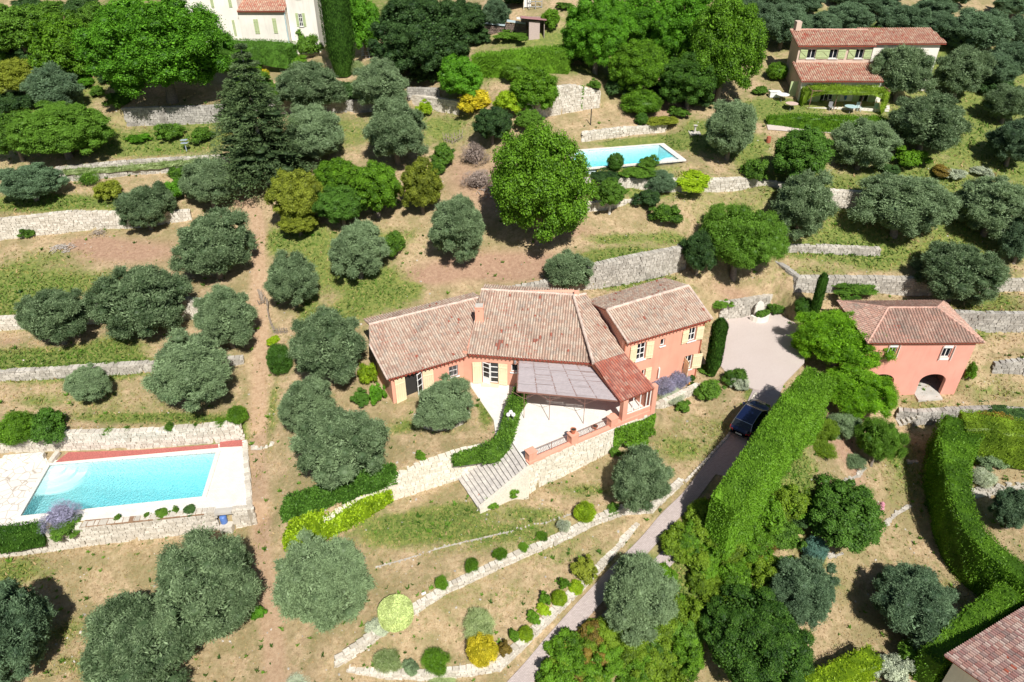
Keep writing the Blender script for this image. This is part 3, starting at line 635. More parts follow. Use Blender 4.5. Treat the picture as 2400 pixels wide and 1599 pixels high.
# ---- dry stone walls
def stonewall(name, label, xy, zb, zt, tone='w', thick=.5, course=(.17, .3), lenr=(.22, .55), cap=True, seed=0, group=None):
    rs = random.Random(seed * 31 + len(xy)); mb = MB()
    for i in range(len(xy) - 1):
        a = np.array(xy[i], float); b = np.array(xy[i + 1], float); e = b - a; L = math.hypot(*e)
        if L < .05: continue
        e = e / L; n = np.array([e[1], -e[0]])
        bk = [tuple(a - n * .06), tuple(b - n * .06), tuple(b - n * thick), tuple(a - n * thick)]
        mb.prism(bk, [zb[i] - .6, zb[i + 1] - .6, zb[i + 1] - .6, zb[i] - .6], [zt[i] - .05, zt[i + 1] - .05, zt[i + 1] - .05, zt[i] - .05], r=-1)
        z = min(zb[i], zb[i + 1]) - .25; zm = max(zt[i], zt[i + 1])
        ang = math.atan2(e[1], e[0])
        while z < zm:
            h = rs.uniform(*course); s = rs.uniform(-.2, .05)
            while s < L:
                l = rs.uniform(*lenr); sm = min(L, max(0, s + l / 2)); f = sm / L
                top = zt[i] * (1 - f) + zt[i + 1] * f; bot = zb[i] * (1 - f) + zb[i + 1] * f
                zc = z + h / 2
                if zc < top + .02 and zc > bot - .35:
                    c = a + e * sm - n * (.06 + rs.uniform(-.03, .03))
                    hh = min(h, max(.06, top - z + .06)); ll = min(l, L - s, l) - .02
                    if ll > .05:
                        M = Matrix.Rotation(ang + rs.uniform(-.05, .05), 3, 'Z') @ Matrix.Rotation(rs.uniform(-.06, .06), 3, 'X') @ Matrix.Rotation(rs.uniform(-.06, .06), 3, 'Y')
                        mb.box((c[0], c[1], z + hh / 2), (ll, .16 + rs.uniform(0, .05), hh - .015), M=M, r=rs.random(), taper=rs.uniform(.86, 1))
                s += l
            z += h
        if cap:
            s = 0
            while s < L:
                l = min(rs.uniform(.25, .6), L - s)
                if l > .08:
                    f = (s + l / 2) / L; top = zt[i] * (1 - f) + zt[i + 1] * f; c = a + e * (s + l / 2) - n * (thick / 2)
                    M = Matrix.Rotation(ang + rs.uniform(-.08, .08), 3, 'Z') @ Matrix.Rotation(rs.uniform(-.05, .05), 3, 'Y')
                    mb.box((c[0], c[1], top - .02 + rs.uniform(0, .04)), (l - .02, thick + rs.uniform(-.08, .06), .1), M=M, r=rs.random(), taper=.93)
                s += l
    v = np.array(mb.v); o = (float(v[:, 0].mean()), float(v[:, 1].mean()), float(v[:, 2].min()))
    ob = mb.build(name, [STONE[tone], MORTAR[tone]], None, origin=o)
    mi = (np.array(mb.r) < 0).astype(np.int32); ob.data.polygons.foreach_set('material_index', mi)
    tag(ob, label, 'wall', group); return ob
for k, (nm, lb, pts, tone) in enumerate(WALLS):
    xy = [(P(a, b, c).x, P(a, b, c).y) for a, b, c, h in pts]; low = 'edging' in nm
    stonewall(nm, lb, xy, [c for a, b, c, h in pts], [c + h + (0 if low else .02) for a, b, c, h in pts], tone, thick=.42 if low else .55, seed=k,
              course=(.12, .22) if low else (.16, .3))

# ---- roofs
class Plane:
    def __init__(s, E1, E2, slope, down=False):
        s.o = Vector(E1); e = Vector(E2) - Vector(E1); s.zs = e.z / math.hypot(e.x, e.y); e2 = Vector((e.x, e.y, 0)).normalized()
        s.e = e2; s.u = Vector((-e2.y, e2.x, 0)); s.s = slope
    def z(s, x, y): d = Vector((x, y, 0)) - Vector((s.o.x, s.o.y, 0)); return s.o.z + s.zs * d.dot(s.e) + s.s * d.dot(s.u)
    def px(s, a, b):
        d = Vector(ray(a, b)); # CAMZ + t dz = z(t dx, t dy)
        z0 = s.z(0, 0); k = s.z(d.x, d.y) - z0; t = (z0 - CAMZ) / (d.z - k); return d * t + Vector((0, 0, CAMZ))
    def down(s): return (Vector((-s.u.x, -s.u.y, -s.s))).normalized()
    def pt(s, x, y): return Vector((x, y, s.z(x, y)))
def roofpanel(poly, down, mat, parent, name='roof', pitch=.21, row=.36, root=None, seed=0):
    poly = [Vector(p) for p in poly]; n = None
    for i in range(1, len(poly) - 1):
        q = (poly[i] - poly[0]).cross(poly[i + 1] - poly[0]); n = q if n is None else n + q
    n.normalize(); n = n if n.z > 0 else -n
    v = down - n * down.dot(n); v.normalize(); u = v.cross(n).normalized(); o = poly[0]
    us = [(p - o).dot(u) for p in poly]; vs = [(p - o).dot(v) for p in poly]
    nc = int((max(us) - min(us)) / pitch) + 3; nr = int((max(vs) - min(vs)) / row) + 3
    u0 = min(us) - pitch; v0 = min(vs) - row
    prof = [(0, 0), (.14, .01), (.26, .07), (.5, .11), (.74, .07), (.86, .01)]
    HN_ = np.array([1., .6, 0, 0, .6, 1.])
    rs = np.random.RandomState(seed + 5); rowoff = rs.rand(nc) * row
    U = np.array([u0 + (i + f) * pitch for i in range(nc) for f, _ in prof]); H = np.array([h for i in range(nc) for _, h in prof])
    Vv = np.array([v0 + (j + g) * row for j in range(nr) for g in (0, .999)]); HV = np.array([g for j in range(nr) for g in (0.0, .025)])
    colid = np.repeat(np.arange(nc), len(prof))
    jit = (rs.rand(nc, nr) - .5) * .016
    colid_i = np.tile(np.arange(len(prof)), nc)[:-1]
    UU, VV = np.meshgrid(U, Vv); JJ = jit[colid][:, np.repeat(np.arange(nr), 2)].T
    wob = .018 * np.sin(UU * .7 + VV * .4 + seed)
    ZZ = H[None, :] + HV[:, None] + JJ + wob
    off = rowoff[colid][None, :] * 0
    pts = (np.array(o)[None, None] + UU[..., None] * np.array(u) + (VV + off)[..., None] * np.array(v) + ZZ[..., None] * np.array(n)).reshape(-1, 3)
    R_, C_ = UU.shape; id_ = np.arange(R_ * C_).reshape(R_, C_)
    Fq = np.stack([id_[:-1, :-1], id_[:-1, 1:], id_[1:, 1:], id_[1:, :-1]], -1).reshape(-1, 4)
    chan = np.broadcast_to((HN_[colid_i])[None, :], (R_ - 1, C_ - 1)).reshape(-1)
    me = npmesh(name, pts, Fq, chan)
    uvl = me.uv_layers.new(name='tile')
    ci = np.broadcast_to(colid[:-1][None, :], (R_ - 1, C_ - 1)).reshape(-1); ri = np.broadcast_to((np.arange(R_ - 1) // 2)[:, None], (R_ - 1, C_ - 1)).reshape(-1)
    uv = np.stack([ci + .5, ri + .5], -1).astype(np.float32); uvl.data.foreach_set('uv', np.repeat(uv, 4, axis=0).ravel())
    bm = bmesh.new(); bm.from_mesh(me)
    cen = sum(poly, Vector()) / len(poly)
    for i in range(len(poly)):
        a, b = poly[i], poly[(i + 1) % len(poly)]; pn = (b - a).cross(n).normalized()
        if (cen - a).dot(pn) > 0: pn = -pn
        bmesh.ops.bisect_plane(bm, geom=bm.verts[:] + bm.edges[:] + bm.faces[:], plane_co=a, plane_no=pn, clear_outer=True)
    loc = (root or parent).location
    bmesh.ops.translate(bm, verts=bm.verts[:], vec=-Vector(loc)); bm.to_mesh(me); bm.free()
    ob = link(name, me, mat, parent)
    mb = MB(); dn = n * .1; bot = [p - dn * 1.1 for p in poly]; tp = [p - n * .012 for p in poly]
    k = len(poly); cc = [cen - (cen - p) * (1 - .06 / max(.5, (cen - p).length)) for p in poly]
    tp = [p - n * .012 for p in cc]; bot = [p - n * .12 for p in cc]
    mb.quad(*tp); mb.quad(*bot[::-1])
    for i in range(k): mb.quad(tp[i], bot[i], bot[(i + 1) % k], tp[(i + 1) % k])
    part(mb, 'roof_board', DRED, parent, root)
    return ob
def ridge(a, b, mat, parent, root=None, r=.12, name='ridge_tiles'):
    mb = MB(); a = Vector(a); b = Vector(b); L = (b - a).length; n = max(2, int(L / .38)); rs = random.Random(int(L * 100))
    for i in range(n):
        p = a.lerp(b, i / n); q = a.lerp(b, (i + 1.08) / n if i < n - 1 else 1); j = rs.uniform(-.012, .012)
        mb.tube([p + Vector((0, 0, .03 + j)), q + Vector((0, 0, .045 + j))], [r, r * .86], 10, r=rs.random())
    return part(mb, name, mat, parent, root, smooth=False)
RIDGEM = plain('ridge_mortar', (.56, .44, .37), .9, .3, 3, .3); RIDGER = plain('ridge_red', (.55, .33, .26), .9, .25, 3, .3)

# ---- facades with true openings
class Facade:
    def __init__(s, A, B):
        s.A = Vector((A[0], A[1], 0)); s.B = Vector((B[0], B[1], 0)); s.e = (s.B - s.A); s.L = s.e.length; s.e.normalize(); s.n = Vector((s.e.y, -s.e.x, 0)); s.op = []
    def hit(s, a, b):
        d = Vector(ray(a, b)); t = (s.A.dot(s.n)) / (d.x * s.n.x + d.y * s.n.y); p = d * t; return ((Vector((p.x, p.y, 0)) - s.A).dot(s.e), CAMZ + d.z * t)
    def at(s, q, z, out=0): p = s.A + s.e * q + s.n * out; return Vector((p.x, p.y, z))
    def rect(s, x0, y0, x1, y1, x2=None, y2=None, x3=None, y3=None):
        """photo corners TL,TR,BR,BL -> (s0,s1,z0,z1)"""
        if x2 is None: a = s.hit(x0, y0); b = s.hit(x1, y1); return [min(a[0], b[0]), max(a[0], b[0]), min(a[1], b[1]), max(a[1], b[1])]
        q = [s.hit(x0, y0), s.hit(x1, y1), s.hit(x2, y2), s.hit(x3, y3)]
        return [(q[0][0] + q[3][0]) / 2, (q[1][0] + q[2][0]) / 2, (q[2][1] + q[3][1]) / 2, (q[0][1] + q[1][1]) / 2]
    def build(s, zb, ztA, ztB, mat, parent, depth=.22, name='front_wall', ret=.35, root=None):
        mb = MB(); ss = sorted({0, s.L} | {q for o in s.op for q in o[:2]}); zs = sorted({q for o in s.op for q in o[2:]})
        zs = [z for z in zs if z > zb]
        for i in range(len(ss) - 1):
            s0, s1 = ss[i], ss[i + 1]; zz = [zb] + zs
            for j in range(len(zz)):
                z0 = zz[j]
                t0 = ztA + (ztB - ztA) * s0 / s.L; t1 = ztA + (ztB - ztA) * s1 / s.L
                z1a, z1b = (zz[j + 1], zz[j + 1]) if j + 1 < len(zz) else (t0, t1)
                mid = (s0 + s1) / 2; mz = (z0 + z1a) / 2
                if any(o[0] < mid < o[1] and o[2] < mz < o[3] for o in s.op): continue
                mb.quad(s.at(s0, z0), s.at(s1, z0), s.at(s1, z1b), s.at(s0, z1a))
        for o in s.op:
            a, b, c, d = o
            mb.quad(s.at(a, c), s.at(a, d), s.at(a, d, -depth), s.at(a, c, -depth)); mb.quad(s.at(b, d), s.at(b, c), s.at(b, c, -depth), s.at(b, d, -depth))
            mb.quad(s.at(a, d), s.at(b, d), s.at(b, d, -depth), s.at(a, d, -depth)); mb.quad(s.at(b, c), s.at(a, c), s.at(a, c, -depth), s.at(b, c, -depth))
        mb.quad(s.at(0, zb), s.at(0, ztA), s.at(0, ztA, -ret), s.at(0, zb, -ret)); mb.quad(s.at(s.L, ztB), s.at(s.L, zb), s.at(s.L, zb, -ret), s.at(s.L, ztB, -ret))
        return part(mb, name, mat, parent, root)
    def window(s, o, parent, nx=2, nz=3, fw=.07, mat=None, dep=.14, name='window', sill=True, root=None):
        mat = mat or WPAINT; a, b, c, d = o; mb = MB(); R = lambda p, q, w=fw: mb.beam(p, q, w, .06)
        D = -dep
        R(s.at(a + fw / 2, c, D), s.at(a + fw / 2, d, D)); R(s.at(b - fw / 2, c, D), s.at(b - fw / 2, d, D))
        R(s.at(a, c + fw / 2, D), s.at(b, c + fw / 2, D)); R(s.at(a, d - fw / 2, D), s.at(b, d - fw / 2, D))
        for i in range(1, nx): q = a + (b - a) * i / nx; R(s.at(q, c, D), s.at(q, d, D), fw * 1.1)
        for j in range(1, nz): q = c + (d - c) * j / nz; R(s.at(a, q, D), s.at(b, q, D), fw * .6)
        w = part(mb, name, mat, parent, root); r = root or parent
        mb = MB(); mb.quad(s.at(a, c, D - .02), s.at(b, c, D - .02), s.at(b, d, D - .02), s.at(a, d, D - .02)); part(mb, 'pane', GLASS, w, r)
        if sill:
            mb = MB(); mb.beam(s.at(a - .08, c - .035, .02), s.at(b + .08, c - .035, .02), .18, .07); part(mb, 'sill', mat, w, r)
        return w
    def shutter(s, a, b, c, d, mat, parent, ang=0, root=None, brace=False):
        """leaf lying on the wall from a to b (a is the hinge), opened off the wall by ang"""
        mb = MB(); Lw = abs(b - a); sg = 1 if b > a else -1; ca, sa = math.cos(ang), math.sin(ang)
        def q(t, z, o=0): return s.at(a + sg * t * ca - sg * o * sa * sg, z, .05 + t * sa + o * ca)
        k = max(2, int(Lw / .16)); dr = (q(1, 0) - q(0, 0)).normalized(); M_ = Matrix((dr, Vector((0, 0, 1)).cross(dr), Vector((0, 0, 1)))).transposed()
        for i in range(k): mb.box((q(Lw * (i + .5) / k, c) + q(Lw * (i + .5) / k, d)) / 2, (Lw / k - .008, .035, d - c), M=M_)
        for z in (c + .18 * (d - c), c + .82 * (d - c)): mb.box(q(Lw / 2, z, .03), (Lw - .04, .03, .08), M=M_)
        if brace: mb.beam(q(.04, c + .2 * (d - c), .03), q(Lw - .04, d - .2 * (d - c), .03), .07, .03)
        return part(mb, 'shutter', mat, parent, root)

# ================================================================ THE VILLA
villa = empty('villa', (P(1200, 860, 0).x, P(1200, 860, 0).y, 0)); tag(villa, 'long coral red villa with aged tile roofs beside the white terrace', 'house')
EA1, EA2 = P(908.8, 890.7, 2.75), P(1094, 836.5, 2.75)
pA = Plane(EA1, EA2, .27)
EB1, EB2 = P(1095.8, 831, 3.1), P(1390, 853, 3.1)
pB = Plane(EB1, EB2, .29)
EC1, EC2 = P(1453, 943.5, 2.55), P(1536, 911, 2.55)
pC = Plane(EC1, EC2, .24)
EE1, EE2 = P(1473, 805.7, 4.5), P(1669.7, 749, 4.5)
pE = Plane(EE1, EE2, .3)
rA = [pA.px(908.8, 890.7), pA.px(1094, 836.5), pA.px(1127, 697), pA.px(864.6, 761.5), pA.px(866, 808)]
rB = [pB.px(1095.8, 831), pB.px(1390, 853), pB.px(1344, 692), pB.px(1128, 679)]
rC = [pC.px(1453, 943.5), pC.px(1536, 911), pC.px(1464, 822), pC.px(1374, 690), pC.px(1344, 694), pC.px(1391, 853)]
rE = [pE.px(1473, 805.7), pE.px(1669.7, 749), pE.px(1613.6, 670.7), pE.px(1422, 727.5)]
print('A', [tuple(round(c, 2) for c in p) for p in rA]); print('B', [tuple(round(c, 2) for c in p) for p in rB])
print('C', [tuple(round(c, 2) for c in p) for p in rC]); print('E', [tuple(round(c, 2) for c in p) for p in rE])
roofpanel(rA, pA.down(), TILE, villa, seed=1); roofpanel(rB, pB.down(), TILE, villa, seed=2)
# C upper old tiles, D lower red tiles
sC = .455
cl, cr = rC[5].lerp(rC[0], .03), pC.px(1463, 829.5)
roofpanel([rC[5] + Vector((0, 0, .0)), cr, rC[3], rC[4]], pC.down(), TILE, villa, seed=3)
roofpanel([rC[0], rC[1], cr, rC[5]], pC.down(), TILER, villa, name='porch_roof', seed=4)
roofpanel(rE, pE.down(), TILE, villa, seed=6)
# back slope of the two storey wing
e = pE.e; R1, R2 = rE[3], rE[2]; runE = 3.3
bk = [R1, R2, R2 + pE.u * runE + Vector((0, 0, -.3 * runE)), R1 + pE.u * runE + Vector((0, 0, -.3 * runE))]
roofpanel(bk, Vector((pE.u.x, pE.u.y, -.3)).normalized(), TILE, villa, seed=7)
# back slopes of the low wings (short, seen only from elsewhere)
for rr_, pl, a_, b_ in ((rA, pA, rA[3], rA[2]), (rB, pB, rB[3], rB[2])):
    q = [a_, b_, b_ + pl.u * 1.6 + Vector((0, 0, -.45)), a_ + pl.u * 1.6 + Vector((0, 0, -.45))]
    roofpanel(q, Vector((pl.u.x, pl.u.y, -.28)).normalized(), TILE, villa, seed=8)
ridge(rA[3], rA[2], RIDGEM, villa); ridge(rB[3], rB[2], RIDGEM, villa); ridge(R1, R2, RIDGEM, villa, r=.15)
ridge(rC[5], rC[4], RIDGEM, villa, r=.13); ridge(rC[4], rC[3], RIDGEM, villa, r=.13); ridge(rE[0], rE[3], RIDGEM, villa, r=.1); ridge(rE[2], rE[1], RIDGEM, villa, r=.1); ridge(rA[4], rA[0], RIDGEM, villa, r=.09)
# front walls
def inner(pl, E1, E2, off, i1=0, i2=0):
    a = E1 + pl.u * off + pl.e * i1; b = E2 + pl.u * off - pl.e * i2; return a, b
aA, bA = inner(pA, EA1, EA2, .42, .35, 0); bB0, bB1 = inner(pB, EB1, EB2, .42, .1, 0)
# meet of the A and B facades
fA = Facade(aA, bA); fB = Facade(bB0, bB1)
def meet(f, g):
    d = f.e; M_ = Matrix(((f.e.x, -g.e.x), (f.e.y, -g.e.y))); r_ = M_.inverted() @ Vector((g.A.x - f.A.x, g.A.y - f.A.y)); p = f.A + f.e * r_[0]; return Vector((p.x, p.y, 0))
mm = meet(fA, fB); fA = Facade(aA, mm); fB = Facade(mm, bB1)
wallC0 = rC[5] + pC.e * .3 + pC.u * .2
fD = Facade(Vector((bB1.x, bB1.y, 0)), Vector((cr.x, cr.y, 0)) - pC.e * .3 + pC.u * .2)
aE, bE = inner(pE, EE1, EE2, .4, .0, .35); fE = Facade(aE - pE.e * .05, bE)
oA1 = fA.rect(951, 879, 992, 872, 992, 934, 951, 945); oA2 = fA.rect(1052, 858, 1074, 857, 1074, 882, 1052, 884)
fA.op = [oA1, oA2]
oB1 = fB.rect(1129, 849, 1169, 851, 1168, 898, 1130, 894); oB1[2] = .12
oB2 = fB.rect(1197, 854, 1214, 855, 1213, 873, 1199, 872); oB2[1] = oB2[0] + 1.0
fB.op = [oB1, oB2]
oE1 = fE.rect(1493, 808, 1515, 801, 1511, 840, 1490, 847); oE2 = fE.rect(1549, 796, 1559, 793, 1558, 809, 1547, 812)
oE3 = fE.rect(1615, 772, 1633, 766, 1629, 797, 1611, 801); oE4 = fE.rect(1604, 837, 1625, 830, 1619, 864, 1600, 870); oE5 = fE.rect(1504, 868, 1512, 866, 1512, 880, 1504, 882)
fE.op = [oE1, oE2, oE3, oE4, oE5]
print('openings', *[[round(q, 2) for q in o] for o in (oA1, oA2, oB1, oB2, oE1, oE2, oE3, oE4, oE5)], 'L', fA.L, fB.L, fE.L)
zf = lambda pl, f, q: pl.z(*f.at(q, 0).xy) - .1
fA.build(-.9, zf(pA, fA, 0), zf(pA, fA, fA.L), CORAL, villa); fB.build(-.3, zf(pB, fB, 0), zf(pB, fB, fB.L), CORAL, villa)
fE.build(-2.6, zf(pE, fE, 0), zf(pE, fE, fE.L), CORAL, villa)
fD.build(-.3, 2.9, 3.3, CORAL, villa, name='porch_back_wall')
# solid cores behind
def core(poly, pl, zb, name='wall', dz=-.13, mat=None):
    mb = MB(); mb.prism([(p[0], p[1]) for p in poly], zb, [pl.z(p[0], p[1]) + dz for p in poly]); return part(mb, name, mat or CORAL, villa)
bl = rA[3] + pA.e * .35 - pA.u * .1; cl2 = rA[4] + pA.e * .35
core([fA.at(0, 0, -.34), fA.at(fA.L, 0, -.34), rA[2] + pA.u * .2, rA[3] + pA.e * .35 + pA.u * .2, cl2], pA, -1.2)
core([fB.at(.3, 0, -.34), fB.at(fB.L, 0, -.34), fB.at(fB.L, 0, -.34) + (rB[2] - rB[1]), rB[3] + pB.e * .1], pB, -1.2)
core([fD.at(0.2, 0, -.34), fD.at(fD.L, 0, -.34), rC[3] - pC.e * .25, rC[4] - pC.u * .2], pC, -1.2)
core([fE.at(.0, 0, -.34), fE.at(fE.L, 0, -.34), rE[2] - pE.e * .35, rE[3] + pE.e * .25], pE, -2.8)
mb = MB(); q1, q2 = R1 + pE.e * .25, R2 - pE.e * .35; q3, q4 = q2 + pE.u * (runE - .3), q1 + pE.u * (runE - .3)
mb.prism([q1.xy, q2.xy, q3.xy, q4.xy], -1.5, [R1.z - .15, R2.z - .15, R2.z - .3 * runE - .05, R1.z - .3 * runE - .05]); part(mb, 'wall', CORAL, villa)
# rafter tails under the eaves
for pl, E1, E2 in ((pA, EA1, EA2), (pB, EB1, EB2), (pE, EE1, EE2)):
    mb = MB(); L = (E2 - E1).length; k = int(L / .32)
    for i in range(k):
        a = E1 + pl.e * (i + .5) * L / k; mb.beam(a + pl.u * .06 + Vector((0, 0, -.19)), a + pl.u * .6 + Vector((0, 0, -.19 + .54 * pl.s)), .09, .12)
    part(mb, 'rafters', DRED, villa)
# chimney
cb = pB.px(1124, 750); mb = MB(); mb.box((cb.x, cb.y, cb.z + .35), (.68, .5, 1.8)); mb.box((cb.x, cb.y, cb.z + 1.3), (.72, .6, .08))
ch = part(mb, 'chimney', CORAL, villa); mb = MB(); mb.box((cb.x, cb.y, cb.z + 1.39), (.62, .5, .08)); part(mb, 'chimney_cap', CONC, ch, villa)
mb = MB(); mb.tube([(cb.x - .02, cb.y - .26, cb.z + 1.0), (cb.x - .02, cb.y - .2, cb.z + 1.0)], .05, 8); part(mb, 'chimney_vent', BLACK, ch, villa)
c2 = pC.px(1352, 700); mb = MB(); mb.box((c2.x, c2.y + .5, c2.z), (.4, .4, .8)); part(mb, 'chimney', CORAL, villa)
# joinery of A and B
def door_leaf(f, hinge, w, c, d, ang, parent, root, mat=None):
    mb = MB(); sg = 1 if w > 0 else -1; w = abs(w)
    q = lambda t, z: f.at(hinge + sg * t * math.cos(ang), z, t * math.sin(ang) - .05)
    for t in (.05, w - .05): mb.beam(q(t, c), q(t, d), .09, .05)
    for z in (c + .05, c + (d - c) * .3, c + (d - c) * .55, c + (d - c) * .78, d - .05): mb.beam(q(0, z), q(w, z), .07, .04)
    mb.quad(q(.05, c), q(w - .05, c), q(w - .05, c + (d - c) * .28), q(.05, c + (d - c) * .28))
    o = part(mb, 'door_leaf', mat or WPAINT, parent, root); mb = MB(); mb.quad(q(.05, c + (d - c) * .3), q(w - .05, c + (d - c) * .3), q(w - .05, d - .05), q(.05, d - .05)); part(mb, 'pane', GLASS, o, root)
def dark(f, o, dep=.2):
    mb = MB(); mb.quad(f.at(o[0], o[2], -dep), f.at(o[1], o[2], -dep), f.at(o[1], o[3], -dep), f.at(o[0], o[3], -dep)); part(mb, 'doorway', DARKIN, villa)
dark(fA, oA1); door_leaf(fA, oA1[1], -.62, oA1[2], oA1[3], .5, villa, villa); w_ = (oA1[1] - oA1[0]) / 2 + .15
fA.shutter(oA1[0], oA1[0] - w_, oA1[2], oA1[3], CREAM, villa, .12); fA.shutter(oA1[1], oA1[1] + w_, oA1[2], oA1[3], CREAM, villa, .1)
fA.window(oA2, villa, 2, 2); mb = MB()
for i in range(6): q = oA2[0] + (oA2[1] - oA2[0]) * (i + .5) / 6; mb.beam(fA.at(q, oA2[2], .03), fA.at(q, oA2[3], .03), .025)
part(mb, 'window_bars', GREY, villa)
w = fB.window(oB1, villa, 2, 4, dep=.16, name='french_window', sill=False); wd = (oB1[1] - oB1[0]) / 2 + .1
door_leaf(fB, oB1[0] + .05, .68, oB1[2], oB1[3], .35, villa, villa)
fB.shutter(oB1[0], oB1[0] - wd * .95, oB1[2], oB1[3], CREAM, villa, .16); fB.shutter(oB1[1], oB1[1] + wd * .95, oB1[2], oB1[3], CREAM, villa, .08)
mb = MB(); mb.box(fB.at((oB1[0] + oB1[1]) / 2, .06, .2), (oB1[1] - oB1[0] + .1, .5, .12), rz=math.atan2(fB.e.y, fB.e.x)); part(mb, 'doorstep', CREAM, villa)
fB.window(oB2, villa, 2, 1)
mb = MB(); lp = fB.at(oB2[0] + .35, 2.75, .3); mb.lathe((lp.x, lp.y, 2.45), [(.05, 0), (.1, .05), (.1, .25), (.03, .33)], 8); mb.beam(lp, fB.at(oB2[0] + .35, 2.75, 0), .03); part(mb, 'wall_lantern', GREY, villa)
# joinery of E
for o, nx, nz in ((oE1, 2, 3), (oE2, 1, 1), (oE3, 2, 2), (oE4, 2, 2), (oE5, 1, 1)): fE.window(o, villa, nx, nz)
for o in (oE1, oE3): wv = (oE1[1] - oE1[0]) * .75; fE.shutter(o[0], o[0] - wv, o[2], o[3], CREAM, villa, .06); fE.shutter(o[1] + .02, o[1] + wv, o[2], o[3], CREAM, villa, .22)
fE.shutter(oE4[1], oE4[1] + .85, oE4[2], oE4[3], CREAM, villa, .2); fE.shutter(oE4[0], oE4[0] - .85, oE4[2], oE4[3], CREAM, villa, 1.35); fE.shutter(oE5[1], oE5[1] + .55, oE5[2] - .6, oE5[3] + .1, CREAM, villa, .05)
om = fE.rect(1537, 863, 1550, 860, 1549, 880, 1536, 884); mb = MB(); mb.beam(fE.at((om[0] + om[1]) / 2, om[2], .04), fE.at((om[0] + om[1]) / 2, om[3], .04), .42, .1); part(mb, 'meter_box', WPAINT, villa)
# porch
pl0 = P(1456, 986, .2); pr0 = P(1526, 960, .2); pe = (pr0 - pl0); pL = pe.length; pe.normalize(); pn = Vector((pe.y, -pe.x, 0)); ang = math.atan2(pe.y, pe.x)
def pq(t, z, o=0): p = pl0 + pe * t + pn * o; return Vector((p.x, p.y, z))
mb = MB(); mb.box(pq(.1, 1.25), (.42, .42, 2.7), rz=ang); part(mb, 'pillar', CORAL, villa); mb = MB(); mb.box(pq(pL, 1.25), (.42, .42, 2.7), rz=ang); part(mb, 'pillar', CORAL, villa)
mb = MB(); mb.beam(pq(-.1, 2.42), pq(pL + .2, 2.42), .3, .2); part(mb, 'porch_beam', DRED, villa)
mb = MB(); mb.beam(pq(.3, .42), pq(pL - .2, .42), .26, .5); part(mb, 'parapet', CORAL, villa)
mb = MB()
for t in (.32, .95, 1.6, 2.2, pL - .25): mb.beam(pq(t, .66), pq(t, 2.35), .05, .07)
mb.beam(pq(.3, .68), pq(pL - .2, .68), .06, .05); mb.beam(pq(.3, 2.3), pq(pL - .2, 2.3), .06, .05); part(mb, 'porch_glazing_bars', WPAINT, villa)
rw = pq(pL, 0) + pC.u * 4.6; mb = MB(); mb.beam(pq(pL, .9), Vector((rw.x, rw.y, .9)), .25, 1.9); part(mb, 'side_wall', CORAL, villa)

# terrace paving
m, nt, o = newmat('white_paving'); w_ = wpos(nt); br = N(nt, 'ShaderNodeTexBrick'); br.inputs['Scale'].default_value = 2.0; br.inputs['Mortar Size'].default_value = .008; nt.links.new(w_, br.inputs['Vector'])
br.inputs['Color1'].default_value = (.74, .71, .65, 1); br.inputs['Color2'].default_value = (.79, .76, .7, 1); br.inputs['Mortar'].default_value = (.42, .38, .32, 1)
n1 = noise(nt, 1.1, 6, w_, .7); c = mixc(nt, ramp(nt, n1.outputs[0], [(.45, (0, 0, 0)), (.7, (.35, .35, .35))]), br.outputs[0], (.5, .46, .4)); princ(nt, o, c, .85, bump(nt, n1.outputs[0], .2, .01)); WP = m
m, nt, o = newmat('crazy_paving'); w_ = wpos(nt); vo = N(nt, 'ShaderNodeTexVoronoi', feature='DISTANCE_TO_EDGE'); vo.inputs['Scale'].default_value = 1.6; nt.links.new(w_, vo.inputs['Vector'])
vc = N(nt, 'ShaderNodeTexVoronoi'); vc.inputs['Scale'].default_value = 1.6; nt.links.new(w_, vc.inputs['Vector'])
c = ramp(nt, vo.outputs['Distance'], [(0, (.4, .33, .26)), (.05, (.75, .72, .66))]); sv = N(nt, 'ShaderNodeSeparateColor'); nt.links.new(vc.outputs['Color'], sv.inputs[0])
c = mixc(nt, sv.outputs[0], c, (.94, .92, .9), 'MULTIPLY'); princ(nt, o, c, .8, bump(nt, vo.outputs['Distance'], .3, .02)); CRAZY = m
tp = [P(a, b, .02) for a, b in [(1097, 897), (1157, 985), (1162, 1022), (1200, 1036), (1236, 1090), (1350, 1041), (1440, 1004), (1531, 966)]]
inn = [pq(pL + .2, .02) + pC.u * 4.4, fD.at(fD.L, .02, -.1), fB.at(fB.L, .02, -.1), fB.at(.05, .02, -.1)]
sheet('terrace_paving', [V2(p, .03) for p in tp + inn], WP, .1)
# front retaining wall of the terrace, pink band, piers, railing
fw = [(1240, 1091), (1350, 1041.5), (1440, 1004), (1532, 966)]; fxy = [P(a, b, 0).xy[:] for a, b in fw]
rsd = pq(pL + .2, 0) + pC.u * 5.2
stonewall('terrace_wall', 'high creamy stone wall under the railing of the white terrace', [tuple(P(1240, 1091, 0).xy)] + fxy[1:] + [(rsd.x, rsd.y)], [-2.8, -2.75, -2.4, -2.0, -1.6], [.0, .0, .0, .0, .0], 'v', .5, cap=False, seed=77)
WP1 = [Vector((*q, 0)) for q in fxy]
tw = empty('terrace_balustrade', tuple(WP1[0])); tag(tw, 'coral kerb with three square piers and iron railing along the terrace edge', 'balustrade')
mb = MB()
for i in range(3):
    a, b = WP1[i], WP1[i + 1]; nn = Vector(((b - a).y, -(b - a).x, 0)).normalized(); mb.beam(a - nn * .2 + Vector((0, 0, .1)), b - nn * .2 + Vector((0, 0, .08)), .42, .2 if i < 2 else .46)
part(mb, 'kerb', CORAL, tw)
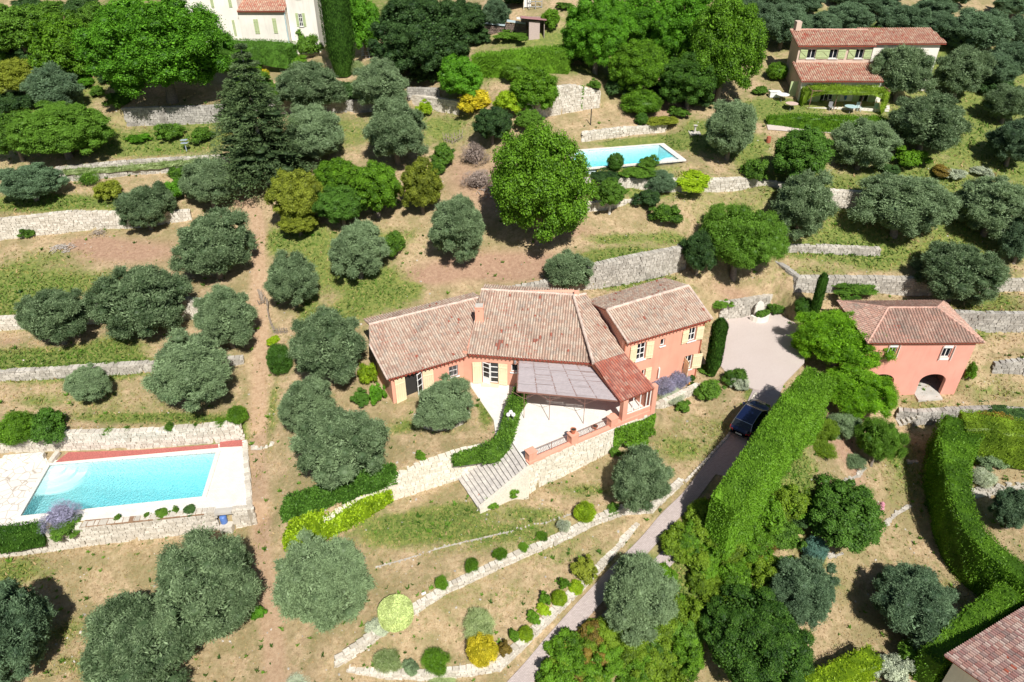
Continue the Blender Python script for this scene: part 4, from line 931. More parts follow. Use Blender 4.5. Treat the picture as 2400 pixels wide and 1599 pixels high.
piers = [P(1247, 1083, .0), P(1345, 1042, 0), P(1437, 1003, 0)]; nn = Vector((.42, -.9, 0)).normalized(); a3 = math.atan2(WP1[1].y - WP1[0].y, WP1[1].x - WP1[0].x)
for p in piers:
    mb = MB(); c_ = p - nn * .2; mb.box((c_.x, c_.y, .4), (.62, .55, .95), rz=a3); mb.box((c_.x, c_.y, .9), (.72, .64, .07), rz=a3); part(mb, 'pier', CORAL, tw)
for i in range(2):
    a, b = piers[i] - nn * .2, piers[i + 1] - nn * .2; mb = MB(); L = (b - a).length; d_ = (b - a).normalized()
    for z in (.32, .95): mb.beam(a + d_ * .35 + Vector((0, 0, z)), b - d_ * .35 + Vector((0, 0, z)), .03)
    k = int(L / .13)
    for j in range(3, k - 2): q = a + d_ * L * j / k; mb.beam(q + Vector((0, 0, .2)), q + Vector((0, 0, .95)), .05 if j == k // 2 else .016)
    part(mb, 'railing', BROWNM, tw)
def pot(loc, r, h, label, plant=None):
    root = empty('flower_pot', loc); tag(root, label, 'plant pot'); mb = MB(); mb.lathe(loc, [(r * .62, 0), (r * .85, h * .5), (r, h * .9), (r * 1.12, h * .9), (r * 1.12, h), (r * .92, h), (r * .88, h * .85)], 16); part(mb, 'pot', TERRA, root, smooth=False)
    mb = MB(); mb.lathe((loc[0], loc[1], loc[2] + h * .8), [(r * .86, 0), (r * .86, .02)], 12); part(mb, 'soil', DARKIN, root)
    if plant:
        o = bpy.data.objects.new('plant', CM['shrub'][1]); COL.objects.link(o); o.parent = root; o.location = (0, 0, h + r * .8); o.scale = (r * 1.3, r * 1.3, r * 1.2); setmat(o, FM[plant])
c_ = piers[1] - nn * .2; pot((c_.x, c_.y, .94), .2, .38, 'round terracotta pot standing on the middle pier of the terrace railing')
c_ = P(1434, 1000, .9); c2_ = P(1436, 983, 0.35); pot((c2_.x, c2_.y, .36), .24, .4, 'terracotta pot beside the left pillar of the porch')
c_ = P(1394, 1006, 0); pot((c_.x, c_.y, .04), .2, .28, 'small terracotta pot on the paving behind the right hand railing')
c_ = P(1128, 1168, -2.6); pot((c_.x + .1, c_.y, gz(c_.x, c_.y) + .02), .27, .42, 'terracotta pot at the foot of the broad stone stairs')
# stairs
st = empty('stone_stairs', tuple(P(1160, 1110, -1.3))); tag(st, 'broad grey stone stairs of fourteen steps going down left from the terrace', 'stairs')
TL, TR, BL, BR = P(1199, 1036, 0), P(1236, 1092, 0), P(1075, 1121, -2.5), P(1121, 1188, -2.5)
m, nt, o = newmat('stair_stone'); w_ = wpos(nt); n1 = noise(nt, 2.2, 6, w_, .7); n2 = noise(nt, 20, 4, w_)
c = ramp(nt, n1.outputs[0], [(.38, (.62, .58, .52)), (.55, (.48, .445, .41)), (.7, (.35, .325, .3))]); princ(nt, o, c, .9, bump(nt, n2.outputs[0], .4, .02)); STAIR = m
ns = 14
for i in range(ns):
    f0, f1 = i / ns, (i + 1) / ns; z = -.02 - 2.5 * (i + .5) / ns; mb = MB(); rs = random.Random(i)
    a, b, c_, d_ = TL.lerp(BL, f0), TR.lerp(BR, f0), TR.lerp(BR, f1), TL.lerp(BL, f1)
    mb.prism([a.xy, b.xy, c_.xy, d_.xy][::-1], -3.3, z - .07)
    ex = (BL - TL).normalized() * .05
    k = 4
    for j in range(k):
        g0, g1 = j / k + .003, (j + 1) / k - .003; h = z + rs.uniform(-.008, .008)
        qa, qb, qc, qd = a.lerp(b, g0), a.lerp(b, g1), d_.lerp(c_, g1) + ex * rs.uniform(1.3, 1.9), d_.lerp(c_, g0) + ex * rs.uniform(1.3, 1.9)
        mb.prism([qa.xy, qb.xy, qc.xy, qd.xy][::-1], h - .068, h)
    part(mb, 'step', STAIR, st)
mb = MB(); a, b = TR, BR; n_s = Vector(((b - a).y, -(b - a).x, 0)).normalized(); n_s = n_s if n_s.y < 0 else -n_s
mb.prism([a.xy, b.xy, (b + n_s * .35).xy, (a + n_s * .35).xy], -3.4, [-.02, -2.45, -2.45, -.02]); part(mb, 'side_wall', STONE['v'], st)
# reed pergola
pg = empty('reed_pergola', tuple(P(1300, 985, 0))); tag(pg, 'grey reed shaded pergola on thin iron posts over the terrace', 'pergola')
c0 = P(1216, 846, 2.75); c1 = P(1385, 857.5, 2.75); c2 = P(1448, 940, 2.45); c3 = P(1212, 918, 2.45)
m, nt, o = newmat('reed_mat'); w_ = pos(nt, 'Object'); n1 = noise(nt, 2, 5, w_); mp = N(nt, 'ShaderNodeMapping'); mp.inputs['Scale'].default_value = (2, 40, 4); nt.links.new(w_, mp.inputs[0]); n2 = noise(nt, 1.5, 4, mp.outputs[0])
c = ramp(nt, mixc(nt, .75, n1.outputs['Fac'], n2.outputs['Fac']), [(.3, (.32, .275, .28)), (.5, (.42, .37, .375)), (.7, (.52, .465, .465))]); princ(nt, o, c, .9); REED = m
mb = MB(); rs = random.Random(5); nrow = 110
for i in range(nrow):
    f = (i + .5) / nrow; a = c0.lerp(c3, f); b = c1.lerp(c2, f)
    for k in range(5):
        g0, g1 = k / 5, (k + 1) / 5
        if rs.random() < .07: continue
        dz = rs.uniform(-.012, .012); mb.beam(a.lerp(b, g0 + rs.uniform(0, .012)) + Vector((0, 0, dz)), a.lerp(b, g1 + rs.uniform(-.01, .006)) + Vector((0, 0, dz)), rs.uniform(.031, .043), .012)
part(mb, 'reed_screen', REED, pg)
mb = MB()
for k in range(6):
    g = k / 5; mb.beam(c0.lerp(c1, g) - Vector((0, 0, .05)), c3.lerp(c2, g) - Vector((0, 0, .05)), .1, .05)
mb.beam(c3, c2 , .05, .05); mb.beam(c3 - Vector((0, 0, .07)), c2 - Vector((0, 0, .07)), .04, .04); part(mb, 'frame', BROWNM, pg)
for px_, py_ in ((1287, 985.5), (1367, 993.5), (1228, 981)):
    f = P(px_, py_, 0); g = min(range(101), key=lambda t: (c3.lerp(c2, t / 100).xy - f.xy).length); tp_ = c3.lerp(c2, g / 100); ed = (c2 - c3).normalized()
    mb = MB(); mb.tube([(f.x, f.y, 0), (f.x, f.y, 1.9), tuple(tp_)], .025, 6)
    for sg in (-1, 1): mb.tube([(f.x, f.y, 1.9), tuple(Vector((f.x, f.y, 2.2)) + ed * sg * .45), tuple(tp_ + ed * sg * .9 - Vector((0, 0, .03)))], .016, 5)
    part(mb, 'post', BROWNM, pg)
# three globe lamps in the vine
for k, (a, b, lb) in enumerate([(1191, 972, 'left'), (1197, 966, 'rear'), (1203, 972, 'right')]):
    q = P(a, b, 1.6); root = empty('globe_lamp', (q.x, q.y, .1)); tag(root, 'white glass globe lamp above the green vine, %s one of the cluster of three' % lb, 'lamp', 'cluster of globe lamps')
    mb = MB(); mb.lathe((q.x, q.y, 1.42), [(.03, 0), (.11, .05), (.155, .15), (.155, .2), (.11, .3), (.03, .345)], 14); part(mb, 'globe', plain('milk_glass', (.82, .82, .78), .3, .01) if k == 0 else bpy.data.materials['milk_glass'], root, smooth=True)
    mb = MB(); mb.tube([(q.x, q.y, -.1), (q.x, q.y, 1.43)], .02, 6); part(mb, 'pole', GREY, root)

# ================================================================ POOLS
m, nt, o = newmat('pool_water'); nt.nodes.remove(o) ; o = nt.nodes.new('ShaderNodeOutputMaterial'); w_ = wpos(nt)
n1 = noise(nt, 5.5, 4, w_, .6); bp = bump(nt, n1.outputs[0], .55, .05)
tr = N(nt, 'ShaderNodeBsdfTransparent'); tr.inputs[0].default_value = (.97, .99, .99, 1); va = N(nt, 'ShaderNodeVolumeAbsorption'); va.inputs[0].default_value = (.25, .9, .95, 1); va.inputs[1].default_value = .26; nt.links.new(va.outputs[0], o.inputs[1]); gl = N(nt, 'ShaderNodeBsdfGlossy'); gl.inputs['Roughness'].default_value = .03; nt.links.new(bp, gl.inputs['Normal'])
fr = N(nt, 'ShaderNodeFresnel'); fr.inputs['IOR'].default_value = 1.33; nt.links.new(bp, fr.inputs['Normal'])
mx = N(nt, 'ShaderNodeMixShader'); nt.links.new(fr.outputs[0], mx.inputs[0]); nt.links.new(tr.outputs[0], mx.inputs[1]); nt.links.new(gl.outputs[0], mx.inputs[2]); nt.links.new(mx.outputs[0], o.inputs[0]); WATER = m
m, nt, o = newmat('pool_liner'); w_ = wpos(nt); v1 = N(nt, 'ShaderNodeTexVoronoi', feature='SMOOTH_F1'); v1.inputs['Scale'].default_value = 9; nt.links.new(w_, v1.inputs['Vector'])
c = ramp(nt, v1.outputs['Distance'], [(.1, (.8, .9, .91)), (.5, (.72, .88, .9)), (.75, (.42, .74, .8))]); princ(nt, o, c, .6); LINER = m
def pool(pl, z, label, copw, name='swimming_pool', dp=1.5, floor2=None):
    c = sum(pl, Vector()) / 4; root = empty(name, (c.x, c.y, z)); tag(root, label, 'pool')
    n = 4; outp = []
    for p in pl: d_ = (p - c); outp.append(p + d_.normalized() * copw)
    mb = MB()
    for i in range(4):
        j = (i + 1) % 4; mb.prism([pl[i].xy, pl[j].xy, outp[j].xy, outp[i].xy], z - .1, z + .05)
    part(mb, 'coping', WP, root)
    mb = MB()
    for i in range(4):
        a, b = pl[i], pl[(i + 1) % 4]; mb.quad(V2(a, z + .0), V2(b, z + .0), V2(b, z - dp), V2(a, z - dp))
    dd_ = [dp - .35, dp + .55, dp + .55, dp - .35]; mb.v = []; mb.f = []; mb.r = []
    for i in range(4): j = (i + 1) % 4; mb.quad(V2(pl[i], z), V2(pl[j], z), V2(pl[j], z - dd_[j]), V2(pl[i], z - dd_[i]))
    mb.quad(*[V2(p, z - q) for p, q in zip(pl, dd_)]); part(mb, 'basin', LINER, root)
    mb = MB(); c3_ = [c + (p - c) * .9985 for p in pl]; ccw = sum((c3_[i].x * c3_[(i + 1) % 4].y - c3_[(i + 1) % 4].x * c3_[i].y) for i in range(4)) > 0; o_ = list(range(4)) if ccw else [3, 2, 1, 0]
    mb.prism([c3_[k].xy for k in o_], [z - dd_[k] + .03 for k in o_], z - .14); part(mb, 'water', WATER, root); return root
p1 = pool(POOL1, -3.74, 'large near turquoise swimming pool with white paved surround', .35, dp=1.5)
mb = MB(); a, b, d_ = POOL1[3], POOL1[2], POOL1[0]; ex = (b - a).normalized(); ey = (d_ - a).normalized()
pts_ = [a + ex * 2.4 * math.cos(t) + ey * 2.0 * math.sin(t) for t in np.linspace(0, math.pi / 2, 10)]
for k in range(3):
    f = 1 - k * .3; mb.prism([a.xy] + [(a + (q - a) * f).xy for q in pts_], -5.2, -4.75 + k * .28)
part(mb, 'corner_steps', plain('pool_white', (.78, .8, .78), .6, .03), p1)
p2 = pool(POOL2, 9.56, 'smaller turquoise swimming pool up the hill with pinkish surround', .7, dp=1.4)
mb = MB(); a = POOL2[1]; b = POOL2[2]; ex = (POOL2[0] - a).normalized(); ey = (b - a).normalized()
mb.prism([a.xy, (a + ex * 1.6).xy, (a + ex * 1.6 + ey * 1.0).xy, (a + ex * .8 + ey * 1.5).xy, (a + ey * 1.6).xy][::-1], 8.1, 9.3); part(mb, 'corner_steps', bpy.data.materials['pool_white'], p2)
z = -3.775
o4 = [P(a, b, z) for a, b in [(15, 1233), (589, 1190), (576, 1034), (108, 1081)]]
for i in range(4):
    j = (i + 1) % 4
    sheet('pool_paving', [o4[i], o4[j], V2(POOL1[j], z), V2(POOL1[i], z)] if i in (0, 1, 2, 3) else None, WP if i else WP, .1)
sheet('crazy_paving', [P(a, b, z + .004) for a, b in [(-90, 1262), (25, 1238), (112, 1080), (104, 1066), (8, 1074), (-90, 1083)]], CRAZY, .1)
REDG = plain('red_gravel', (.42, .13, .11), .95, .35, 14, .8); SOIL = plain('garden_soil', (.28, .17, .1), .95, .3, 8, .8)
sheet('red_gravel_bed', [P(a, b, -3.735) for a, b in [(130, 1083), (160, 1060), (326, 1055), (511, 1041), (512, 1049)]], REDG, .1)
sheet('red_gravel_square', [P(a, b, -3.73) for a, b in [(514, 1048), (571, 1045), (571, 1031), (516, 1034)]], REDG, .1)
sheet('soil_bed', [P(a, b, -3.74) for a, b in [(190, 1236), (478, 1205), (478, 1196), (200, 1219)]], SOIL, .1)
mb = MB(); a, b = P(8, 1076, -3.5), P(104, 1067, -3.5); mb.beam(V2(a, -3.55), V2(b, -3.55), .5, .5); solo(mb, 'stone_bench', CRAZY, 'low white stone block at the far end of the crazy paving by the near pool', 'bench', bevel=.03)
a, b = P(134, 1056, -3.4), P(118, 1084, -3.7); mb = MB(); mb.beam(V2(a, -3.6), V2(b, -3.7), .35, .3); solo(mb, 'stone_divider', STONE['w'], 'short white stone kerb at the left end of the red bed', 'kerb')
F1 = [P(a, b, -3.8) for a, b in [(-90, 1266), (60, 1251), (190, 1237), (340, 1220), (473, 1205), (503, 1202)]]; F2 = [P(a, b, -3.8) for a, b in [(543, 1198), (592, 1193)]]
stonewall('pool_terrace_wall', 'white stone wall below the near pool, its front length left of the pump hatch', [q.xy[:] for q in F1], [-6.2] * 3 + [-6.0] * 3, [-4.25, -4.2, -3.78, -3.77, -3.76, -3.76], 'w', .5, seed=41)
E1_ = P(579, 1032, -3.8)
stonewall('pool_terrace_wall', 'white stone corner wall at the right end of the near pool beside the dirt path', [q.xy[:] for q in F2] + [E1_.xy[:]], [-6.0, -5.8, -4.3], [-3.76, -3.76, -3.76], 'w', .4, seed=42)
a, b = F1[-1], F2[0]; nn2 = Vector(((b - a).y, -(b - a).x, 0)).normalized(); ht = empty('pump_hatch', (a.x, a.y, -5.5)); tag(ht, 'dark square pump hatch opening in the white wall below the near pool', 'hatch')
mb = MB(); mb.beam(V2(a - nn2 * .1, -3.85), V2(b - nn2 * .1, -3.85), .5, .22); part(mb, 'lintel', CONC, ht)
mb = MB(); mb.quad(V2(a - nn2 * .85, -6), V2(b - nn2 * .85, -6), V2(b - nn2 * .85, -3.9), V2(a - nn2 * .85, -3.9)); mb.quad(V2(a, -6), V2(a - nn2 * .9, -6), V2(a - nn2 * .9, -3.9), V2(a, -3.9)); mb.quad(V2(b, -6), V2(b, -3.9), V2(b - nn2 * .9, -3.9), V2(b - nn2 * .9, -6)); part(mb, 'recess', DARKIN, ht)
mb = MB(); q = a.lerp(b, .5) + nn2 * .15; mb.box((q.x, q.y, -5.45), (.9, .6, 1.0)); part(mb, 'block', STONE['w'], ht)
q = a.lerp(b, .35) - nn2 * .1; mb = MB(); mb.lathe((q.x, q.y, -5.2), [(.2, 0), (.26, .1), (.26, .8), (.2, .9)], 14); solo(mb, 'water_drum', plain('blue_plastic', (.1, .2, .5), .4), 'blue plastic drum standing inside the dark pump hatch', 'drum', smooth=True)

# ================================================================ COURTYARD, DRIVE
m, nt, o = newmat('pink_gravel'); w_ = wpos(nt); n1 = noise(nt, 40, 3, w_); n2 = noise(nt, .5, 3, w_)
c = ramp(nt, n1.outputs[0], [(.3, (.46, .39, .36)), (.7, (.64, .56, .52))]); c = mixc(nt, n2.outputs[0], c, (.9, .88, .86), 'MULTIPLY'); princ(nt, o, c, .95, bump(nt, n1.outputs[0], .4, .02)); GRAVEL = m
m, nt, o = newmat('drive_pavers'); w_ = wpos(nt); br = N(nt, 'ShaderNodeTexBrick'); br.inputs['Scale'].default_value = 3.2; br.inputs['Mortar Size'].default_value = .02; nt.links.new(w_, br.inputs['Vector'])
br.inputs['Color1'].default_value = (.42, .36, .34, 1); br.inputs['Color2'].default_value = (.5, .43, .41, 1); br.inputs['Mortar'].default_value = (.22, .19, .18, 1)
n1 = noise(nt, 3, 5, w_); c = mixc(nt, n1.outputs[0], br.outputs[0], (.85, .82, .8), 'MULTIPLY'); princ(nt, o, c, .9, bump(nt, n1.outputs[0], .3, .02)); PAVER = m
def drape(name, L_, R_, mat, nu=6, lift=.05, kind='structure', nseg=6):
    """ribbon between two px polylines, resting on the terrain"""
    A = [hit(*q) for q in L_]; B = [hit(*q) for q in R_]; V = []; rows = 0
    for i in range(len(A) - 1):
        for k in range(nseg):
            f = k / nseg; a = A[i].lerp(A[i + 1], f); b = B[i].lerp(B[i + 1], f)
            V += [(a.x + (b.x - a.x) * j / nu, a.y + (b.y - a.y) * j / nu) for j in range(nu + 1)]; rows += 1
    V += [(A[-1].x + (B[-1].x - A[-1].x) * j / nu, A[-1].y + (B[-1].y - A[-1].y) * j / nu) for j in range(nu + 1)]; rows += 1
    V = np.array(V); Z = np.maximum(Tq(V[:, 0], V[:, 1]), (Tq(V[:, 0] + .18, V[:, 1] + .18) + Tq(V[:, 0] - .18, V[:, 1] - .18)) / 2) + lift
    c = (float(V[:, 0].mean()), float(V[:, 1].mean()), float(Z.min())); V = np.concatenate([V - np.array(c[:2]), (Z - c[2])[:, None]], 1)
    id_ = np.arange(rows * (nu + 1)).reshape(rows, nu + 1); Fq = np.stack([id_[:-1, :-1], id_[1:, :-1], id_[1:, 1:], id_[:-1, 1:]], -1).reshape(-1, 4)
    ob = link(name, npmesh(name, V, Fq), mat, smooth=True); ob.location = c; tag(ob, kind=kind); return ob
sheet('courtyard_gravel', [P(a, b, -1.46) for a, b in [(1715, 892), (1676, 840), (1678, 752), (1736, 745), (1797, 729), (1832, 738), (1868, 760), (1885, 785), (1885, 850), (1836, 900), (1800, 916), (1768, 912)]], GRAVEL, .12)
drape('driveway', [(1768, 906), (1748, 950), (1700, 1030), (1640, 1105)], [(1838, 900), (1812, 960), (1770, 1040), (1722, 1122)], PAVER, 10, .055, nseg=14)
LT = [(1650, 1092), (1600, 1157), (1535, 1222), (1451, 1311), (1385, 1380), (1320, 1450), (1255, 1525), (1189, 1599), (1110, 1690)]; RT = [(1684, 1104), (1636, 1168), (1573, 1236), (1490, 1327), (1425, 1397), (1362, 1468), (1299, 1543), (1235, 1617), (1160, 1705)]
drape('driveway_track', LT, RT, PAVER, 5, .07, nseg=10)
drape('driveway_track', [(a + 66, b + 18) for a, b in LT], [(a + 66, b + 18) for a, b in RT], PAVER, 5, .07, nseg=10)
drape('gravel_path', [(1795, 288), (1850, 290), (1900, 292), (1960, 296)], [(1800, 306), (1850, 310), (1900, 308), (1962, 316)], GRAVEL, 6, .08)

# wall fountain on the courtyard wall and its corner walls
q = [(1634, 690, 0, 1.2), (1686, 752, -1.5, 1.9), (1737, 745, -1.5, 1.9), (1797, 729, -1.5, 1.7), (1824, 702, -.9, .9)]
stonewall('courtyard_wall', 'angled creamy stone wall carrying the white wall fountain of the courtyard', [P(a, b, c).xy[:] for a, b, c, h in q], [c for a, b, c, h in q], [c + h for a, b, c, h in q], 'g', .5, seed=55)
fo = P(1772, 742, -1.5); root = empty('wall_fountain', (fo.x, fo.y, -1.5)); tag(root, 'white stone wall fountain with a half round basin of plants in the courtyard', 'fountain')
mb = MB(); pts_ = [(-.5, 0), (.5, 0), (.5, 1.3), (.32, 1.65), (0, 1.85), (-.32, 1.65), (-.5, 1.3)]; fe = (P(1797, 729, -1.5) - P(1737, 745, -1.5)).normalized(); fn = Vector((fe.y, -fe.x, 0)); fb = fo + fn * .1
V0 = [fb + fe * a + Vector((0, 0, b)) for a, b in pts_]; V1 = [v + fn * .14 for v in V0]; mb.quad(*V1); 
for i in range(7): mb.quad(V0[i], V0[(i + 1) % 7], V1[(i + 1) % 7], V1[i])
part(mb, 'back_slab', WHITER, root); mb = MB(); bc = fb + fn * .15
arc = [bc + fe * 1.0 * math.cos(t) + fn * 1.0 * math.sin(t) for t in np.linspace(0, math.pi, 9)]; arc2 = [bc + (v - bc) * .8 for v in arc]
for i in range(8): mb.prism([arc[i].xy, arc[i + 1].xy, arc2[i + 1].xy, arc2[i].xy], -1.5, -.95)
part(mb, 'basin', WHITER, root)
for k in range(2):
    ob = bpy.data.objects.new('basin_plant', CM['shrub'][k]); COL.objects.link(ob); ob.parent = root; ob.scale = (.45, .45, .4); v = bc + fe * (.35 - .6 * k) + fn * .45 - fo; ob.location = (v.x, v.y, .75); setmat(ob, FM['mid'])

# car
def car():
    a, b = P(1733, 1018, -1.5), P(1784, 951, -1.3); a.z = gz(a.x, a.y) + .06; b.z = gz(b.x, b.y) + .06; c = (a + b) / 2; d_ = (b - a).normalized(); L = 4.45
    root = empty('parked_car', tuple(c)); tag(root, 'dark navy blue hatchback parked on the shaded drive beside the tall hedge', 'car')
    sd_ = d_.cross(Vector((0, 0, 1))).normalized(); up = sd_.cross(d_)
    def Q(x, y, z): return c + d_ * x + sd_ * y + up * z
    m, nt, o = newmat('navy_car_paint'); princ(nt, o, (.006, .012, .045), .22, Coat_Weight=.8, Coat_Roughness=.05); PAINT = m
    # body loft: x, half width, z low, z waist, crown width
    S_ = [(-2.22, .7, .42, .78, .62), (-2.15, .83, .3, .95, .74), (-1.9, .88, .22, 1.0, .8), (-1.2, .91, .2, 1.02, .84), (0, .92, .2, 1.0, .85), (1.0, .91, .2, .98, .83), (1.5, .9, .22, .92, .8), (1.95, .84, .25, .82, .7), (2.18, .7, .35, .68, .55), (2.23, .55, .42, .6, .45)]
    mb = MB(); n = []
    for x, hw, zl, zw, cw in S_:
        k = len(mb.v); mb.v += [tuple(Q(x, *q)) for q in [(-hw * .9, zl), (-hw, zl + .2), (-hw, (zl + zw) / 2 + .1), (-cw, zw), (-cw * .5, zw + .03), (cw * .5, zw + .03), (cw, zw), (hw, (zl + zw) / 2 + .1), (hw, zl + .2), (hw * .9, zl)]]; n.append(k)
    for i in range(len(S_) - 1):
        for j in range(10): mb.f.append((n[i] + j, n[i] + (j + 1) % 10, n[i + 1] + (j + 1) % 10, n[i + 1] + j)); mb.r.append(.5)
    mb.f.append(tuple(n[0] + j for j in range(10))); mb.f.append(tuple(n[-1] + j for j in range(10))[::-1]); mb.r += [.5, .5]
    part(mb, 'body', PAINT, root, smooth=True, bevel=0)
    mb = MB(); G = [(-1.98, .72, 1.0, 0), (-1.62, .66, 1.42, 1), (-.6, .64, 1.5, 1), (.15, .64, 1.47, 1), (.98, .74, .98, 0)]
    k = [tuple(Q(x, s_ * w_, z)) for x, w_, z, t in G for s_ in (-1, 1)]
    n0 = len(mb.v); mb.v += k
    for i in range(4): mb.f.append((n0 + 2 * i, n0 + 2 * i + 1, n0 + 2 * i + 3, n0 + 2 * i + 2)); mb.r.append(.5)
    k2 = [tuple(Q(x, s_ * .84, .98)) for x in (-1.98, -1.62, -.6, .15, .98) for s_ in (-1, 1)]; n1 = len(mb.v); mb.v += k2
    for i in range(4):
        for s_ in (0, 1): mb.f.append((n0 + 2 * i + s_, n0 + 2 * i + 2 + s_, n1 + 2 * i + 2 + s_, n1 + 2 * i + s_)); mb.r.append(.5)
    part(mb, 'windows', GLASS, root)
    mb = MB(); P4 = [Q(-1.66, -.68, 1.43), Q(-1.66, .68, 1.43), Q(-.6, .67, 1.515), Q(-.6, -.67, 1.515), Q(.2, .66, 1.48), Q(.2, -.66, 1.48)]
    mb.quad(P4[0], P4[1], P4[2], P4[3]); mb.quad(P4[3], P4[2], P4[4], P4[5]); part(mb, 'roof_panel', PAINT, root)
    mb = MB()
    for s_ in (-1, 1): mb.tube([Q(-1.98, s_ * .78, 1.0), Q(-1.62, s_ * .69, 1.44), Q(-.6, s_ * .67, 1.53), Q(.2, s_ * .67, 1.49), Q(1.02, s_ * .78, .99)], .028, 6)
    mb.tube([Q(-1.64, -.66, 1.45), Q(-1.64, .66, 1.45)], .025, 6); mb.tube([Q(.98, -.74, 1.0), Q(.98, .74, 1.0)], .02, 6); part(mb, 'trim', plain('chrome', (.45, .45, .45), .25, .02, Metallic=.9), root)
    for x in (-1.35, 1.38):
        for s_ in (-1, 1):
            mb = MB(); mb.tube([Q(x, s_ * .74, .32), Q(x, s_ * .94, .32)], .33, 20); wh = part(mb, 'wheel', BLACK, root); mb = MB(); mb.tube([Q(x, s_ * .93, .32), Q(x, s_ * .955, .32)], .2, 12); part(mb, 'rim', GREY, wh, root)
    RL = plain('tail_light_red', (.45, .02, .02), .3, .05)
    for s_ in (-1, 1): mb = MB(); mb.quad(Q(-2.2, s_ * .55, .88), Q(-2.14, s_ * .8, .86), Q(-1.93, s_ * .84, 1.0), Q(-2.05, s_ * .7, 1.0)); mb.quad(Q(-2.235, s_ * .5, .72), Q(-2.16, s_ * .8, .7), Q(-2.17, s_ * .79, .88), Q(-2.24, s_ * .5, .9)); part(mb, 'tail_light', RL, root)
    mb = MB(); mb.beam(Q(-2.25, -.26, .62), Q(-2.25, .26, .62), .02, .11); part(mb, 'number_plate', WPAINT, root)
    for s_ in (-1, 1): mb = MB(); mb.box(Q(.75, s_ * 1.0, 1.0), (.16, .2, .13)); part(mb, 'wing_mirror', PAINT, root)
    mb = MB(); mb.beam(Q(-1.2, -.85, .55), Q(-1.2, -.85, .9), .01, .01)
car()

# ================================================================ GARAGE
gr = P(2236, 924, -4.0); gl_ = Vector((gr.x - 9.0, gr.y - .05, 0)); grt = empty('garage', (gr.x - 4.5, gr.y, -4)); tag(grt, 'two storey coral outbuilding with two dark arches and white framed windows', 'garage')
fG = Facade(gl_, gr); zE = 1.75
def g_(px0, py0, px1, py1, px2, py2, px3, py3): return fG.rect(px0, py0, px1, py1, px2, py2, px3, py3)
oG1 = g_(2085, 814, 2104, 814, 2098, 833, 2080, 833); oG2 = g_(2211, 816, 2232, 816, 2225, 838, 2205, 838)
ar2 = fG.rect(2157, 885, 2217, 885, 2206, 922, 2146, 921); ar2[2] = -4.0; ar2[3] = fG.hit(2190, 877)[1]
ar1 = [ar2[0] - 4.5, ar2[1] - 4.5, -4.0, ar2[3]]
print('garage', fG.L, oG1, oG2, ar1, ar2)
fG.op = [oG1, oG2, ar2, ar1]
fG.build(-4.8, zE, zE, CORALG, grt, .35)
for arr in (ar1, ar2):
    mb = MB(); a, b, c, d_ = arr; mid = (a + b) / 2; hw = (b - a) / 2; rise = .75; k = 10
    pp = [(mid + hw * math.cos(t), d_ - rise + rise * math.sin(t)) for t in np.linspace(0, math.pi, 2 * k + 1)]
    for half in (pp[:k + 1], pp[k:]):
        cs_ = (b, d_) if half is pp[:k + 1] or half[0][0] > mid else (a, d_)
        for i in range(len(half) - 1):
            for dd in (0.002, -.35): mb.quad(fG.at(*cs_, dd), fG.at(*half[i], dd), fG.at(*half[i + 1], dd))
            mb.quad(fG.at(*half[i], .002), fG.at(*half[i + 1], .002), fG.at(*half[i + 1], -.35), fG.at(*half[i], -.35))
    part(mb, 'arch', CORALG, grt)
for o in (oG1, oG2):
    fG.window(o, grt, 2, 1, .05, sill=False); mb = MB(); a, b, c, d_ = o
    for p_, q_ in (((a - .13, c - .26), (a - .13, d_ + .26)), ((b + .13, c - .26), (b + .13, d_ + .26))): mb.beam(fG.at(p_[0], p_[1], .012), fG.at(q_[0], q_[1], .012), .26, .03)
    mb.beam(fG.at(a, c - .13, .012), fG.at(b, c - .13, .012), .03, .26); mb.beam(fG.at(a, d_ + .13, .012), fG.at(b, d_ + .13, .012), .03, .26); part(mb, 'window_surround', WPAINT, grt)
D = 6.0; mb = MB()
for A_0, B_0 in (((0, -.35), (0, -D)), ((fG.L, -.35), (fG.L, -D)), ((0, -D), (fG.L, -D))):
    a = fG.at(A_0[0], 0, A_0[1]); b = fG.at(B_0[0], 0, B_0[1]); dx = .14 if A_0[0] == 0 and B_0[0] == 0 else (-.14 if A_0[0] == fG.L and B_0[0] == fG.L else 0)
    a = a + fG.e * dx; b = b + fG.e * dx; mb.beam(V2(a, -1.55), V2(b, -1.55), .28, 6.5)
part(mb, 'walls', CORALG, grt)
mb = MB(); mb.prism([fG.at(.2, 0, -.3).xy, fG.at(fG.L - .2, 0, -.3).xy, fG.at(fG.L - .2, 0, -D).xy, fG.at(.2, 0, -D).xy], -4.3, -3.95)
mb.prism([fG.at(ar2[0] - .05, 0, .9).xy, fG.at(ar2[1] - .1, 0, .7).xy, fG.at(ar2[1], 0, -.3).xy, fG.at(ar2[0], 0, -.3).xy], -4.3, -3.955); part(mb, 'floor', CONC, grt)
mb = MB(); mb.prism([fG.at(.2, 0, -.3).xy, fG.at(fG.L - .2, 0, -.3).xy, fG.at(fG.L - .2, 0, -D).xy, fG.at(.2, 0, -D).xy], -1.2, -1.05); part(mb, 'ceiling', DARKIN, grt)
ov = .38; c_ = [fG.at(-ov, zE - .02, ov), fG.at(fG.L + ov, zE - .02, ov), fG.at(fG.L + ov, zE - .02, -D - ov), fG.at(-ov, zE - .02, -D - ov)]
in_ = D / 2 + ov; sg = .4; rg1 = fG.at(-ov + in_ * .82, zE + sg * in_, -D / 2); rg2 = fG.at(fG.L + ov - in_ * .82, zE + sg * in_, -D / 2)
